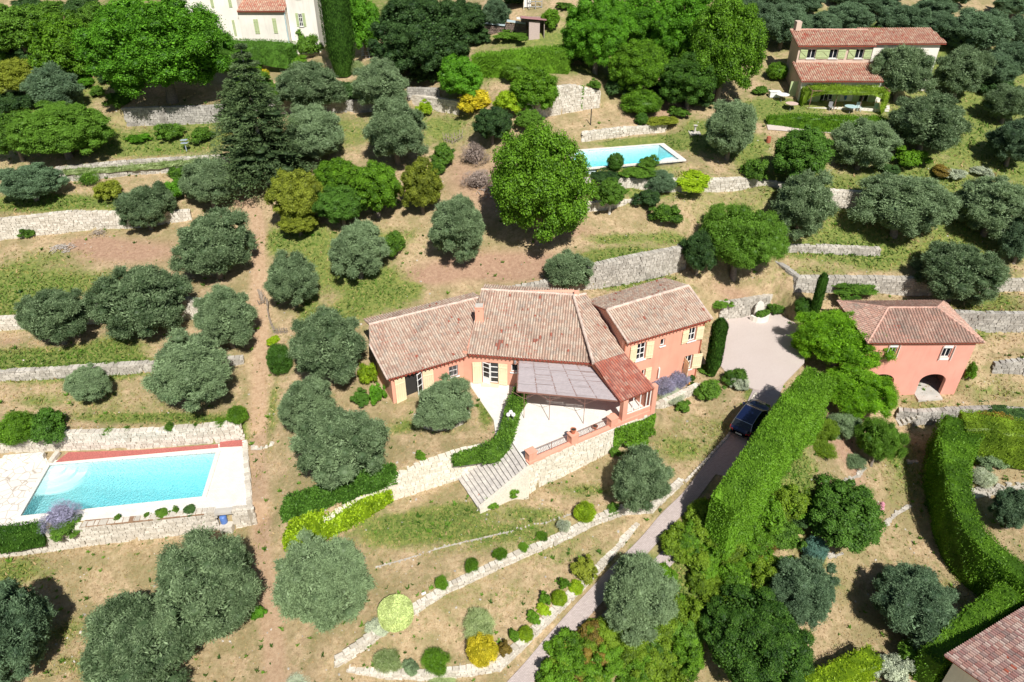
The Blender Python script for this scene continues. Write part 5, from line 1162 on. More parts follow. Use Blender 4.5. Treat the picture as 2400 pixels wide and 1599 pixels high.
def dn(a, b, c):
    n = (b - a).cross(c - a).normalized(); n = n if n.z > 0 else -n; return Vector((n.x * n.z, n.y * n.z, -(n.x ** 2 + n.y ** 2))).normalized()
for k, poly in enumerate(([c_[0], c_[1], rg2, rg1], [c_[1], c_[2], rg2], [c_[2], c_[3], rg1, rg2], [c_[3], c_[0], rg1])): roofpanel(poly, dn(*poly[:3]), TILEG, grt, seed=20 + k, pitch=.25)
for a, b in ((rg1, rg2), (c_[0], rg1), (c_[1], rg2), (c_[2], rg2), (c_[3], rg1)): ridge(a, b, RIDGER, grt, r=.1)

# ================================================================ NEIGHBOUR HOUSE (upper right)
base_z = 11.0
nh = empty('neighbour_house', tuple(P(1970, 245, base_z))); tag(nh, 'beige two level house with sage shutters and a vine covered porch, upper right', 'house')
n0 = P(1869, 245, base_z); n1_ = Vector((P(2067, 250, base_z).x, n0.y, 0)); fN = Facade(n0, n1_)
EN1, EN2 = P(1888.6, 191.7, 13.75), P(2078, 196, 13.75); EN1.y = EN2.y = n0.y - .55; pN = Plane(EN1, EN2, .27)
topy = 4.2; lx0, lx1 = n0.x - .35, EN2.x + .1
poly = [pN.pt(lx0, EN1.y), pN.pt(lx1, EN1.y), pN.pt(lx1 - .2, EN1.y + topy), pN.pt(lx0, EN1.y + topy)]; roofpanel(poly, pN.down(), TILEN, nh, seed=30, pitch=.26)
fU = Facade((n0.x + .05, EN1.y + topy - .3), (P(2047, 146, 15.2).x, EN1.y + topy - .3)); zu0 = poly[2].z; zu1 = zu0 + 1.95
EU = [(n0.x - .3, EN1.y + topy - .75), (fU.B.x + .3, EN1.y + topy - .75)]; pU = Plane(Vector((*EU[0], zu1)), Vector((*EU[1], zu1)), .28)
poly2 = [pU.pt(EU[0][0], EU[0][1]), pU.pt(EU[1][0], EU[0][1]), pU.pt(EU[1][0], EU[0][1] + 3.6), pU.pt(EU[0][0], EU[0][1] + 3.6)]; roofpanel(poly2, pU.down(), TILEN, nh, seed=31, pitch=.26)
ridge(poly2[3], poly2[2], RIDGER, nh)
for cx in ((1893, 1904), (1945, 1963), (2006, 2023)):
    a = fU.hit(cx[0], 120)[0]; b = fU.hit(cx[1], 120)[0]; o = [a, a + 1.0, zu0 + .45, zu0 + 1.5]; fU.op.append(o)
fU.build(zu0 - .5, zu1 - .05, zu1 - .05, BEIGER, nh)
for o in fU.op: fU.window(o, nh, 2, 1, .06); fU.shutter(o[0], o[0] - .85, o[2], o[3], GSHUT, nh, .05, brace=True); fU.shutter(o[1], o[1] + .85, o[2], o[3], GSHUT, nh, .05, brace=True)
d1 = fN.rect(1925, 213, 1955, 213, 1950, 240, 1920, 240); d2 = fN.rect(2015, 216, 2038, 216, 2034, 242, 2012, 242); d1[2] = d2[2] = base_z + .05; d1[3] = d2[3] = base_z + 2.25; fN.op = [d1, d2]
fN.build(base_z - .8, EN1.z + .12, EN1.z + .12, CREAMR, nh)
for o in (d1, d2): fN.window(o, nh, 3 if o is d1 else 2, 2, .07, sill=False, name='french_window'); fN.shutter(o[0], o[0] - .8, o[2], o[3], GSHUT, nh, .1, brace=True); fN.shutter(o[1], o[1] + .8, o[2], o[3], GSHUT, nh, .1, brace=True)
mb = MB(); y0 = n0.y + .34; y1 = EN1.y + topy + 3.0; mb.prism([(n0.x, y0), (n1_.x, y0), (n1_.x, EN1.y + topy), (n0.x, EN1.y + topy)], base_z - 1, [EN1.z + .25, EN1.z + .25, poly[2].z - .15, poly[2].z - .15])
mb.prism([(n0.x + .05, EN1.y + topy + .05), (fU.B.x, EN1.y + topy + .05), (fU.B.x, y1 - .4), (n0.x + .05, y1 - .4)], base_z - 1, [zu1 + .05, zu1 + .05, poly2[2].z - .15, poly2[2].z - .15]); part(mb, 'walls', BEIGER, nh)
rp = [Vector((fU.B.x + .3, EU[0][1] + .6, zu1 + .1)), Vector((fU.B.x + 8.6, EU[0][1] + .6, zu1 + .1)), Vector((fU.B.x + 8.0, EU[0][1] + 4.2, zu1 + 1.1)), Vector((fU.B.x - .8, EU[0][1] + 4.2, zu1 + 1.1))]; roofpanel(rp, Vector((0, -1, -.28)).normalized(), TILEN, nh, seed=33, pitch=.26)
mb = MB(); mb.prism([(fU.B.x + .4, EU[0][1] + 1.0), (fU.B.x + 8.1, EU[0][1] + 1.0), (fU.B.x + 8.1, EU[0][1] + 3.8), (fU.B.x + .4, EU[0][1] + 3.8)], base_z - 1, [zu1 + .05, zu1 + .05, zu1 + .8, zu1 + .8]); part(mb, 'wing_wall', WHITER, nh)
mb = MB(); mb.box((n0.x + .5, y1 - .2, poly2[2].z + .5), (.6, .9, 1.0)); part(mb, 'chimney', BEIGER, nh)
mb = MB(); mb.beam((n0.x - .03, n0.y + 1.2, base_z), (n0.x - .03, n0.y + 1.2, base_z + 2.3), .06, 1.6); part(mb, 'side_door', GSHUT, nh)
# its pergola frame
mb = MB()
for x in np.linspace(n0.x + .6, n1_.x - .2, 5): mb.beam((x, n0.y, 13.2), (x, n0.y - 2.0, 13.1), .06); 
for x in np.linspace(n0.x + .6, n1_.x - .2, 4): mb.beam((x, n0.y - 2.0, 11), (x, n0.y - 2.0, 13.1), .05)
mb.beam((n0.x + .6, n0.y - 2, 13.1), (n1_.x - .2, n0.y - 2, 13.1), .06); part(mb, 'porch_frame', BROWNM, nh)
sheet('patio', [P(a, b, 11.05) for a, b in [(1850, 252), (2085, 256), (2085, 238), (1860, 243)]], CRAZY, .3)
# patio furniture
q = P(1977, 247, 11.05); root = empty('parasol', tuple(q)); tag(root, 'closed dark blue parasol between the two glass doors of the beige house', 'parasol')
mb = MB(); mb.tube([(q.x, q.y, 11.05), (q.x, q.y, 13.2)], .03, 6); part(mb, 'pole', GREY, root); mb = MB(); mb.lathe((q.x, q.y, 11.7), [(.12, 0), (.17, .3), (.1, 1.1), (.03, 1.45)], 8); part(mb, 'folded_canopy', plain('blue_canvas', (.03, .08, .2), .8), root)
for k, (a, b, r_, lb) in enumerate([(1995, 250, .7, 'round pale blue garden table right of the closed parasol'), (1835, 222, .75, 'round white garden table left of the beige house'), (1856, 243, .7, 'round pinkish garden table at the front left corner of the beige house')]):
    q = hit(a, b, .7); root = empty('garden_table', tuple(q)); tag(root, lb, 'table'); z = q.z; mb = MB(); mb.lathe((q.x, q.y, z + .7), [(r_, 0), (r_, .04)], 20); part(mb, 'table_top', [plain('pale_blue_top', (.4, .55, .58), .6), WPAINT, plain('pink_top', (.6, .45, .38), .7)][k], root)
    for t in range(3): mb = MB(); mb.tube([(q.x + r_ * .6 * math.cos(t * 2.1), q.y + r_ * .6 * math.sin(t * 2.1), z), (q.x + .1 * math.cos(t * 2.1), q.y + .1 * math.sin(t * 2.1), z + .7)], .025, 5); part(mb, 'leg', GREY, root)
for k, (a, b, lb) in enumerate([(1948, 251, 'dark garden chair in front of the left glass doors of the beige house'), (2013, 252, 'pale garden chair just right of the pale blue table'), (2055, 254, 'pale garden chair at the right end of the patio')]):
    q = hit(a, b, .4); root = empty('garden_chair', tuple(q)); tag(root, lb, 'chair', None); mt = GREY if k == 0 else plain('pale_chair', (.5, .6, .6), .6)
    mb = MB(); mb.box((q.x, q.y, q.z + .43), (.5, .5, .05)); part(mb, 'seat', mt, root); mb = MB(); mb.box((q.x, q.y + .24, q.z + .7), (.5, .04, .5)); part(mb, 'backrest', mt, root)
    for sx in (-.2, .2):
        for sy in (-.2, .2): mb = MB(); mb.box((q.x + sx, q.y + sy, q.z + .2), (.04, .04, .42)); part(mb, 'leg', mt, root)
mb = MB(); q = hit(1815, 221, .3); mb.box((q.x, q.y, q.z + .3), (1.2, .7, .6)); mb.box((q.x, q.y, q.z + .64), (1.3, .8, .07)); solo(mb, 'garden_chest', WPAINT, 'white storage chest on the lawn left of the beige house', 'chest', bevel=.02)
# railing on the slope behind the house
mb = MB(); a, b = hit(2143, 22, .9), hit(2195, 45, .9); 
for f in np.linspace(0, 1, 6): q = a.lerp(b, f); z = gz(q.x, q.y); mb.beam((q.x, q.y, z), (q.x, q.y, z + 1.3), .07)
for h in (.7, 1.25): mb.beam(V2(a, gz(a.x, a.y) + h), V2(b, gz(b.x, b.y) + h), .07)
solo(mb, 'white_railing', WPAINT, 'white pipe railing on the road above the beige house', 'railing')

# ================================================================ WHITE VILLA (top left)
zb = 12.5; yv = P(622, 135, zb).y; wv = empty('white_villa', (P(622, 135, zb).x, yv, zb)); tag(wv, 'big white farmhouse with pale green shutters at the top edge', 'house')
xa = P(440, 60, 16.2).x; xb = P(572, 60, 16.2).x; xc = P(680, 60, 16.2).x; xd = P(745, 60, 16.2).x
def X(px, z): # px on the plane y = yv
    d_ = ray(px, 60); return px
fM = Facade((xb, yv), (xc, yv)); fL = Facade((xa, yv + .5), (xb, yv + .5)); fR = Facade((xc, yv + 1.2), (xd, yv + 1.2))
zm = fM.hit(620, 26)[1]
def closed(f, px0, py0, px1, py1, mat=GSHUT, open_=False):
    a = f.hit(px0, py0); b = f.hit(px1, py1); s0, s1 = min(a[0], b[0]), max(a[0], b[0]); z0, z1 = min(a[1], b[1]), max(a[1], b[1])
    o = [s0, s1, z0, z1]
    if open_: f.window(o, wv, 2, 3, .07, dep=-.03); w_ = (s1 - s0) / 2 + .1; f.shutter(s0, s0 - w_, z0, z1, mat, wv); f.shutter(s1, s1 + w_, z0, z1, mat, wv)
    else: m_ = (s0 + s1) / 2; f.shutter(s0, m_ - .01, z0, z1, mat, wv); f.shutter(s1, m_ + .01, z0, z1, mat, wv)
fM.build(zb - 1.5, zm, zm, WHITER, wv); fL.build(zb - 1.5, 24, 24, CREAMR, wv); fR.build(zb - 1.5, 24, 24, CREAMR, wv)
mb = MB(); mb.prism([(xb + .1, yv + .35), (xc - .1, yv + .35), (xc - .1, yv + 6), (xb + .1, yv + 6)], zb - 1.5, zm + .0); mb.prism([(xa, yv + .85), (xb, yv + .85), (xb, yv + 9), (xa, yv + 9)], zb - 1.5, 24); mb.prism([(xc, yv + 1.55), (xd, yv + 1.55), (xd, yv + 9), (xc, yv + 9)], zb - 1.5, 24)
mb.prism([(xb + .1, yv + 3.6), (xc - .1, yv + 3.6), (xc - .1, yv + 9), (xb + .1, yv + 9)], zb, 24); part(mb, 'walls', CREAMR, wv)
rp = [Vector((xb + .02, yv - .4, zm + .02)), Vector((xc + .15, yv - .4, zm + .02)), Vector((xc - .1, yv + 3.6, zm + 1.15)), Vector((xb + .02, yv + 3.6, zm + 1.15))]; roofpanel(rp, Vector((0, -1, -.28)).normalized(), TILEN, wv, seed=50, pitch=.26)
closed(fL, 543, 47, 556, 84); closed(fM, 593, 45, 610, 79); closed(fM, 637, 43, 652, 78); closed(fL, 533, -6, 545, 17); closed(fL, 491, -6, 503, 18); closed(fR, 698, 31, 712, 62, open_=True); closed(fR, 690, -30, 704, -3, open_=True)
q = fM.hit(677, 25); mb = MB(); mb.tube([fM.at(fM.L - .05, zb, .1), fM.at(fM.L - .05, zm, .1)], .07, 8); part(mb, 'drainpipe', plain('pale_blue_pipe', (.4, .55, .6), .6), wv)
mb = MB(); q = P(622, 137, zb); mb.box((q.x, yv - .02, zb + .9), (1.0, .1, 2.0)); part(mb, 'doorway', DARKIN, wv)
# ================================================================ HOUSE CORNER (bottom right)
bh = empty('tiled_house', tuple(P(2300, 1599, -8.5))); tag(bh, 'corner of a white walled house with pink brown tiles, bottom right', 'house')
a = P(2212, 1537, -4.6); b = P(2420, 1411, -4.6); e_ = (b - a).normalized(); u_ = Vector((e_.y, -e_.x, 0)); b = a + e_ * 14
rp = [a, b, b + u_ * 9 + Vector((0, 0, 2.2)), a + u_ * 9 + Vector((0, 0, 2.2))]
roofpanel(rp, Vector((-u_.x, -u_.y, -.245)).normalized(), tile_mat('far_roof_tile', [(.36, .16, .14), (.55, .33, .27), (.66, .52, .45), (.42, .22, .2), (.3, .22, .2)], .1, 0), bh, pitch=.2, seed=60)
mb = MB(); ii = [a + e_ * .5 + u_ * .45, b + u_ * .45, b + u_ * 8.6, a + e_ * .5 + u_ * 8.6]; mb.prism([q.xy for q in ii], -10.5, [a.z - .05, a.z - .05, a.z + 1.95, a.z + 1.95]); part(mb, 'walls', WHITER, bh)

# ================================================================ SMALL THINGS
def pole(px, py, h, label, r=.05, mat=None, name='pole', cat='pole'):
    q = hit(px, py); mb = MB(); mb.tube([(q.x, q.y, q.z - .3), (q.x, q.y, q.z + h)], [r, r * .8], 8); solo(mb, name, mat or GREY, label, cat)
pole(1384, 293, 1.75, 'thin dark pole standing on the dry plot below the high rubble wall', .06, BLACK)
# picket fences beside the path
def picket(pts, label, h=.75, step=.14, jit=.1):
    A = [hit(*p) for p in pts]; mb = MB(); rs = random.Random(len(pts))
    for i in range(len(A) - 1):
        L = (A[i + 1] - A[i]).length; k = max(2, int(L / step))
        for j in range(k):
            q = A[i].lerp(A[i + 1], j / k); z = gz(q.x, q.y); mb.beam((q.x, q.y, z - .1), (q.x + rs.uniform(-jit, jit), q.y + rs.uniform(-jit, jit), z + h * rs.uniform(.8, 1.1)), .05)
        for hh in (.25, .6): mb.beam(V2(A[i], gz(A[i].x, A[i].y) + h * hh), V2(A[i + 1], gz(A[i + 1].x, A[i + 1].y) + h * hh), .04)
    solo(mb, 'picket_fence', WOOD, label, 'fence')
picket([(628, 712), (630, 745), (643, 783), (676, 781)], 'weathered stick fence turning a corner right of the dirt path')
picket([(1042, 332), (1062, 338), (1086, 325)], 'tumbledown stick fence in the overgrown plot below the yellow shrub', 1.1, .2, .3)
picket([(1141, 165), (1155, 172), (1175, 182)], 'grey stick fence between the bright round tree and the clipped ball', 1.1, .22, .1)
picket([(612, 690), (618, 712), (606, 716)], 'collapsed stack of sticks leaning in the dirt path', .6, .1, .4)
# branch heaps
def heap(px, py, r, label, n=60, mat=None):
    q = hit(px, py); mb = MB(); rs = random.Random(px)
    for i in range(n):
        a = rs.uniform(0, 6.28); d_ = rs.uniform(0, r); c = Vector((q.x + d_ * math.cos(a), q.y + d_ * math.sin(a) * .7, 0)); c.z = gz(c.x, c.y) + rs.uniform(.02, .35) * (1 - d_ / r) + .04
        b = rs.uniform(0, 3.14); L = rs.uniform(.3, .8); v = Vector((math.cos(b), math.sin(b), rs.uniform(-.25, .35))) * L; mb.tube([c - v / 2, c + Vector((0, 0, .05)), c + v / 2], [.03, .03, .012], 5)
    solo(mb, 'branch_heap', mat or plain('dead_wood', (.42, .38, .34), .9, .2, 6), label, 'branches')
heap(150, 583, 1.2, 'grey heap of cut branches on the bare patch at the left'); heap(230, 548, 1.0, 'faint brown heap of twigs below the left end of the bright wall', 40, WOOD)
heap(1160, 452, 2.0, 'tangle of dead grey branches left of the big lime tree', 90); heap(1125, 430, 1.5, 'low brown tangle of brushwood above the dead branches', 50, WOOD)
# trellis tower
q = hit(858, 128, .3); mb = MB(); z = q.z; H = 3.0
for sx, sy in ((-1, -1), (1, -1), (1, 1), (-1, 1)): mb.beam((q.x + sx * .5, q.y + sy * .5, z), (q.x + sx * .12, q.y + sy * .12, z + H), .05)
for k in range(6):
    f = k / 6; w_ = .5 - .38 * f
    for c0_, c1_ in (((-w_, -w_), (w_, -w_)), ((w_, -w_), (w_, w_)), ((w_, w_), (-w_, w_)), ((-w_, w_), (-w_, -w_))): mb.beam((q.x + c0_[0], q.y + c0_[1], z + f * H + .3), (q.x + c1_[0], q.y + c1_[1], z + f * H + .3), .04)
mb.lathe((q.x, q.y, z + H), [(.14, 0), (.02, .5)], 6); solo(mb, 'trellis_obelisk', plain('pale_blue_paint', (.42, .5, .62), .6), 'tall pale blue garden obelisk just right of the giant cypress', 'obelisk')
# bird table
q = hit(437, 352, .2); mb = MB(); mb.tube([(q.x, q.y, q.z - .2), (q.x, q.y, q.z + 1.0)], .05, 6); mb.box((q.x, q.y, q.z + 1.02), (.7, .5, .06)); mb.beam((q.x - .35, q.y, q.z + 1.3), (q.x + .35, q.y, q.z + 1.35), .4, .05); mb.beam((q.x, q.y, q.z + 1.05), (q.x, q.y, q.z + 1.32), .06); solo(mb, 'bird_table', plain('blue_grey_paint', (.35, .42, .48), .7), 'small blue grey bird table on the weedy terrace above the striped grass', 'bird table')
# garden shed and woodpile
q = hit(1252, 92); sh = empty('garden_shed', tuple(q)); tag(sh, 'small open shed with a mauve pent roof behind the hedge row, top centre', 'shed'); z = q.z
mb = MB(); mb.box((q.x, q.y, z + .9), (1.3, .12, 2.2)); part(mb, 'plank_wall', plain('pale_planks', (.5, .4, .36), .9, .1, 9), sh); mb = MB(); mb.box((q.x, q.y + 2.6, z + 1.0), (3.2, .1, 2.2)); mb.box((q.x + 1.2, q.y + 1.3, z + .95), (.1, 2.6, 2.1)); part(mb, 'walls', WOOD, sh)
mb = MB(); M_ = Matrix.Rotation(-.12, 3, 'X') @ Matrix.Rotation(.08, 3, 'Y'); mb.box((q.x - .1, q.y + 1.3, z + 2.15), (3.1, 3.4, .08), M=M_); part(mb, 'roof', plain('mauve_sheet', (.4, .2, .2), .6, .1), sh); mb = MB(); mb.box((q.x - 1.85, q.y + 1.5, z + 2.1), (.6, 3.2, .06), M=M_); part(mb, 'roof_edge', WPAINT, sh)
for k, (a, b, wd_, lb) in enumerate([(1160, 80, 3.2, 'long stack of dark logs left of the open shed'), (1210, 76, 2.6, 'stack of logs under a pale sheet right beside the open shed')]):
    q = hit(a, b); root = empty('woodpile', tuple(q)); tag(root, lb, 'woodpile'); mb = MB(); rs = random.Random(k); 
    for i in range(int(wd_ / .2)):
        for j in range(5): x = q.x - wd_ / 2 + i * .2 + (j % 2) * .1; mb.tube([(x, q.y, q.z + .1 + j * .19), (x + rs.uniform(-.03, .03), q.y + .9, q.z + .1 + j * .19)], rs.uniform(.07, .11), 6, r=rs.random())
    part(mb, 'logs', plain('log_wood', (.22, .16, .13), .9, .4, 12), root); mb = MB(); mb.box((q.x, q.y + .45, q.z + 1.12), (wd_ * .9, 1.2, .05), M=Matrix.Rotation(.12, 3, 'Y')); part(mb, 'cover_sheet', plain('pale_sheet', (.45, .55, .58), .5), root)
q = hit(1236, 16); mb = MB(); mb.box((q.x, q.y, q.z + .8), (.9, .7, 1.6)); mb.box((q.x, q.y - .37, q.z + 1.0), (.25, .03, .3)); solo(mb, 'white_cabinet', WPAINT, 'white upright cabinet on the bare slope above the shed', 'cabinet', bevel=.02)
q = hit(1255, 22); mb = MB()
for x in (-.8, 0, .8): mb.beam((q.x + x, q.y, q.z), (q.x + x, q.y, q.z + 2), .08)
for z_ in (.3, .9, 1.5, 2): mb.beam((q.x - .8, q.y, q.z + z_), (q.x + .8, q.y, q.z + z_), .08)
solo(mb, 'lattice_rack', plain('grey_rack', (.35, .36, .36), .7), 'grey lattice rack right of the white cabinet', 'rack')
q = hit(1222, 24); mb = MB(); mb.box((q.x - 1.3, q.y, q.z + 1.9), (3.6, 1.5, .08)); 
for x in (-2.9, .3): mb.beam((q.x + x, q.y, q.z), (q.x + x, q.y, q.z + 1.9), .1)
solo(mb, 'lean_to', plain('cream_sheet', (.6, .55, .42), .7), 'cream roofed lean-to left of the white cabinet', 'shelter')
# row of vine stakes
q0, q1_ = hit(1238, 142, 1), hit(1280, 140, 1); mb = MB()
for f in np.linspace(0, 1, 8): q = q0.lerp(q1_, f); z = gz(q.x, q.y); mb.beam((q.x, q.y, z), (q.x, q.y, z + 1.6), .06)
mb.beam(V2(q0, gz(q0.x, q0.y) + 1.6), V2(q1_, gz(q1_.x, q1_.y) + 1.6), .05); solo(mb, 'stake_row', plain('cane', (.5, .45, .3), .8), 'row of thin canes tied to a rail behind the clipped ball', 'stakes')
# red can and white slab
q = hit(1801, 330, .2); mb = MB(); mb.lathe(tuple(q), [(.22, 0), (.25, .3), (.22, .65)], 12); solo(mb, 'barrel', plain('rust_barrel', (.4, .12, .07), .7), 'rusty red barrel between the two olives below the beige house', 'barrel')
q = hit(1628, 312, .05); mb = MB(); mb.box((q.x, q.y, q.z + .04), (1.2, 1.2, .12)); mb.lathe((q.x, q.y, q.z + .1), [(.18, 0), (.1, .1), (.1, .6), (.25, .8)], 10); solo(mb, 'bird_bath', CONC, 'stone bird bath on a square slab on the upper lawn', 'bird bath')
q = hit(993, 1392, .03); mb = MB(); mb.box((q.x, q.y, q.z + .06), (.3, .12, .12), rz=.5); solo(mb, 'white_block', WPAINT, 'small white block lying on the lawn right of the flat topped shrub', 'block', bevel=.01)
mb = MB(); rs = random.Random(3); ce = P(1038, 955, -.1)
for k in range(26):
    t = -2.9 + k * 2.7 / 25; q = Vector((ce.x + 2.1 * math.cos(t), ce.y - .6 + 2.0 * math.sin(t), 0)); q.z = gz(q.x, q.y); mb.box((q.x, q.y, q.z + .08), (rs.uniform(.18, .3), rs.uniform(.15, .22), rs.uniform(.14, .25)), rz=t, taper=.8, r=rs.random())
solo(mb, 'stone_ring', STONE['w'], 'half ring of white stones around the olive in front of the villa', 'stone edging')
mb = MB(); A = [hit(a, b) for a, b in [(880, 1330), (960, 1308), (1030, 1285), (1100, 1268), (1200, 1245), (1280, 1225), (1340, 1205)]]
for i in range(len(A) - 1):
    L = (A[i + 1] - A[i]).length; k = int(L / .3); mb.beam(V2(A[i], gz(A[i].x, A[i].y) + .0), V2(A[i + 1], gz(A[i + 1].x, A[i + 1].y) + .0), .1, .05)
    for j in range(k):
        q = A[i].lerp(A[i + 1], (j + rs.uniform(-.3, .3)) / k); z = gz(q.x, q.y); mb.box((q.x + rs.uniform(-.05, .05), q.y + rs.uniform(-.1, .1), z + .02), (rs.uniform(.1, .2), rs.uniform(.08, .14), .08), rz=rs.uniform(0, 3), taper=.8, r=rs.random())
solo(mb, 'stone_line', STONE['g'], 'thin broken line of flat stones crossing the lawn', 'stone edging')
mb = MB(); A = [hit(a, b) for a, b in [(1770, 925), (1740, 975), (1700, 1030), (1650, 1085), (1602, 1134)]]
for i in range(len(A) - 1):
    L = (A[i + 1] - A[i]).length; k = int(L / .35)
    for j in range(k): q = A[i].lerp(A[i + 1], j / k); z = gz(q.x, q.y); mb.box((q.x, q.y, z + .05), (.34, .2, .16), rz=math.atan2((A[i + 1] - A[i]).y, (A[i + 1] - A[i]).x) + rs.uniform(-.1, .1), r=rs.random(), taper=.85)
solo(mb, 'stone_kerb', STONE['w'], 'white stone kerb along the left side of the upper drive by the car', 'kerb')
for k, (pp, lb) in enumerate([([(2074, 1228), (2100, 1205), (2135, 1185)], 'thin stone line leading into the shadow of the curved hedge'), ([(1940, 1307), (1975, 1296)], 'short stone edge beside the blue green clipped egg'), ([(1975, 1130), (2010, 1115), (2028, 1096)], 'broken grey stone edge above the dark round tree'), ([(2125, 1085), (2150, 1080)], 'small grey stone remnant below the striped leafed shrub'), ([(2278, 1160), (2330, 1150), (2410, 1140)], 'pale stone strip right of the curved hedge'), ([(590, 1052), (610, 1052), (640, 1042)], 'curved white stone strip crossing the dirt path by the pool corner')]):
    mb = MB(); A = [hit(a, b) for a, b in pp]; wd_ = .9 if k in (4,) else .3
    for i in range(len(A) - 1):
        L = (A[i + 1] - A[i]).length; kk = max(2, int(L / .25)); mb.beam(V2(A[i], gz(A[i].x, A[i].y) + .01), V2(A[i + 1], gz(A[i + 1].x, A[i + 1].y) + .01), wd_ * .9, .06)
        for j in range(kk * (3 if wd_ > .5 else 1)): q = A[i].lerp(A[i + 1], rs.random()); y = q.y + rs.uniform(-wd_, wd_) * .5; z = gz(q.x, y); mb.box((q.x, y, z + .05), (rs.uniform(.2, .4), rs.uniform(.15, .3), .16), rz=rs.uniform(0, 3), r=rs.random(), taper=.8)
    solo(mb, 'stone_edging', STONE['g' if k != 5 else 'w'], lb, 'stone edging')
# steps at the left end of the wall below the garage
mb = MB(); q = P(2112, 995, -5.6)
for k in range(5): mb.box((q.x - .2 + k * .32, q.y + .1, -5.5 + k * .22), (.3, .8, .14 + .1), r=.6)
solo(mb, 'rubble_steps', STONE['g'], 'five projecting stone steps at the left end of the wall below the garage', 'steps')

# gutters and downpipes of the villa
mb = MB(); a = fE.at(.02, 0, .06); mb.tube([(a.x, a.y, 3.6), (a.x, a.y, 4.3)], .05, 6); part(mb, 'downpipe', TERRA, villa)
mb = MB(); a = fE.at(fE.L - .1, 0, .07); mb.tube([(a.x, a.y, -1.6), (a.x, a.y, 4.3)], .05, 6); part(mb, 'downpipe', TERRA, villa)
mb = MB(); a = fG.at(.25, 0, .07); mb.tube([(a.x, a.y, -4), (a.x, a.y, 1.6)], .05, 6); part(mb, 'downpipe', TERRA, grt)

stonewall('retaining_wall', 'diagonal stone wall with a shaded face running up from the left end of the ivy wall', [P(1811, 616, 2.5).xy[:], P(1838, 652, 1.6).xy[:], P(1862, 683, .9).xy[:]], [2.2, 1.5, .8], [2.75, 2.6, 2.37], 'k', .5, seed=91)
stonewall('garden_bed_wall', 'low pale stone bed wall holding the lavender right of the porch', [P(1535, 968, -1.8).xy[:], P(1578, 949, -1.75).xy[:], P(1638, 915, -1.6).xy[:]], [-2.1, -2.0, -1.8], [-1.0, -.95, -1.0], 'w', .35, seed=92)
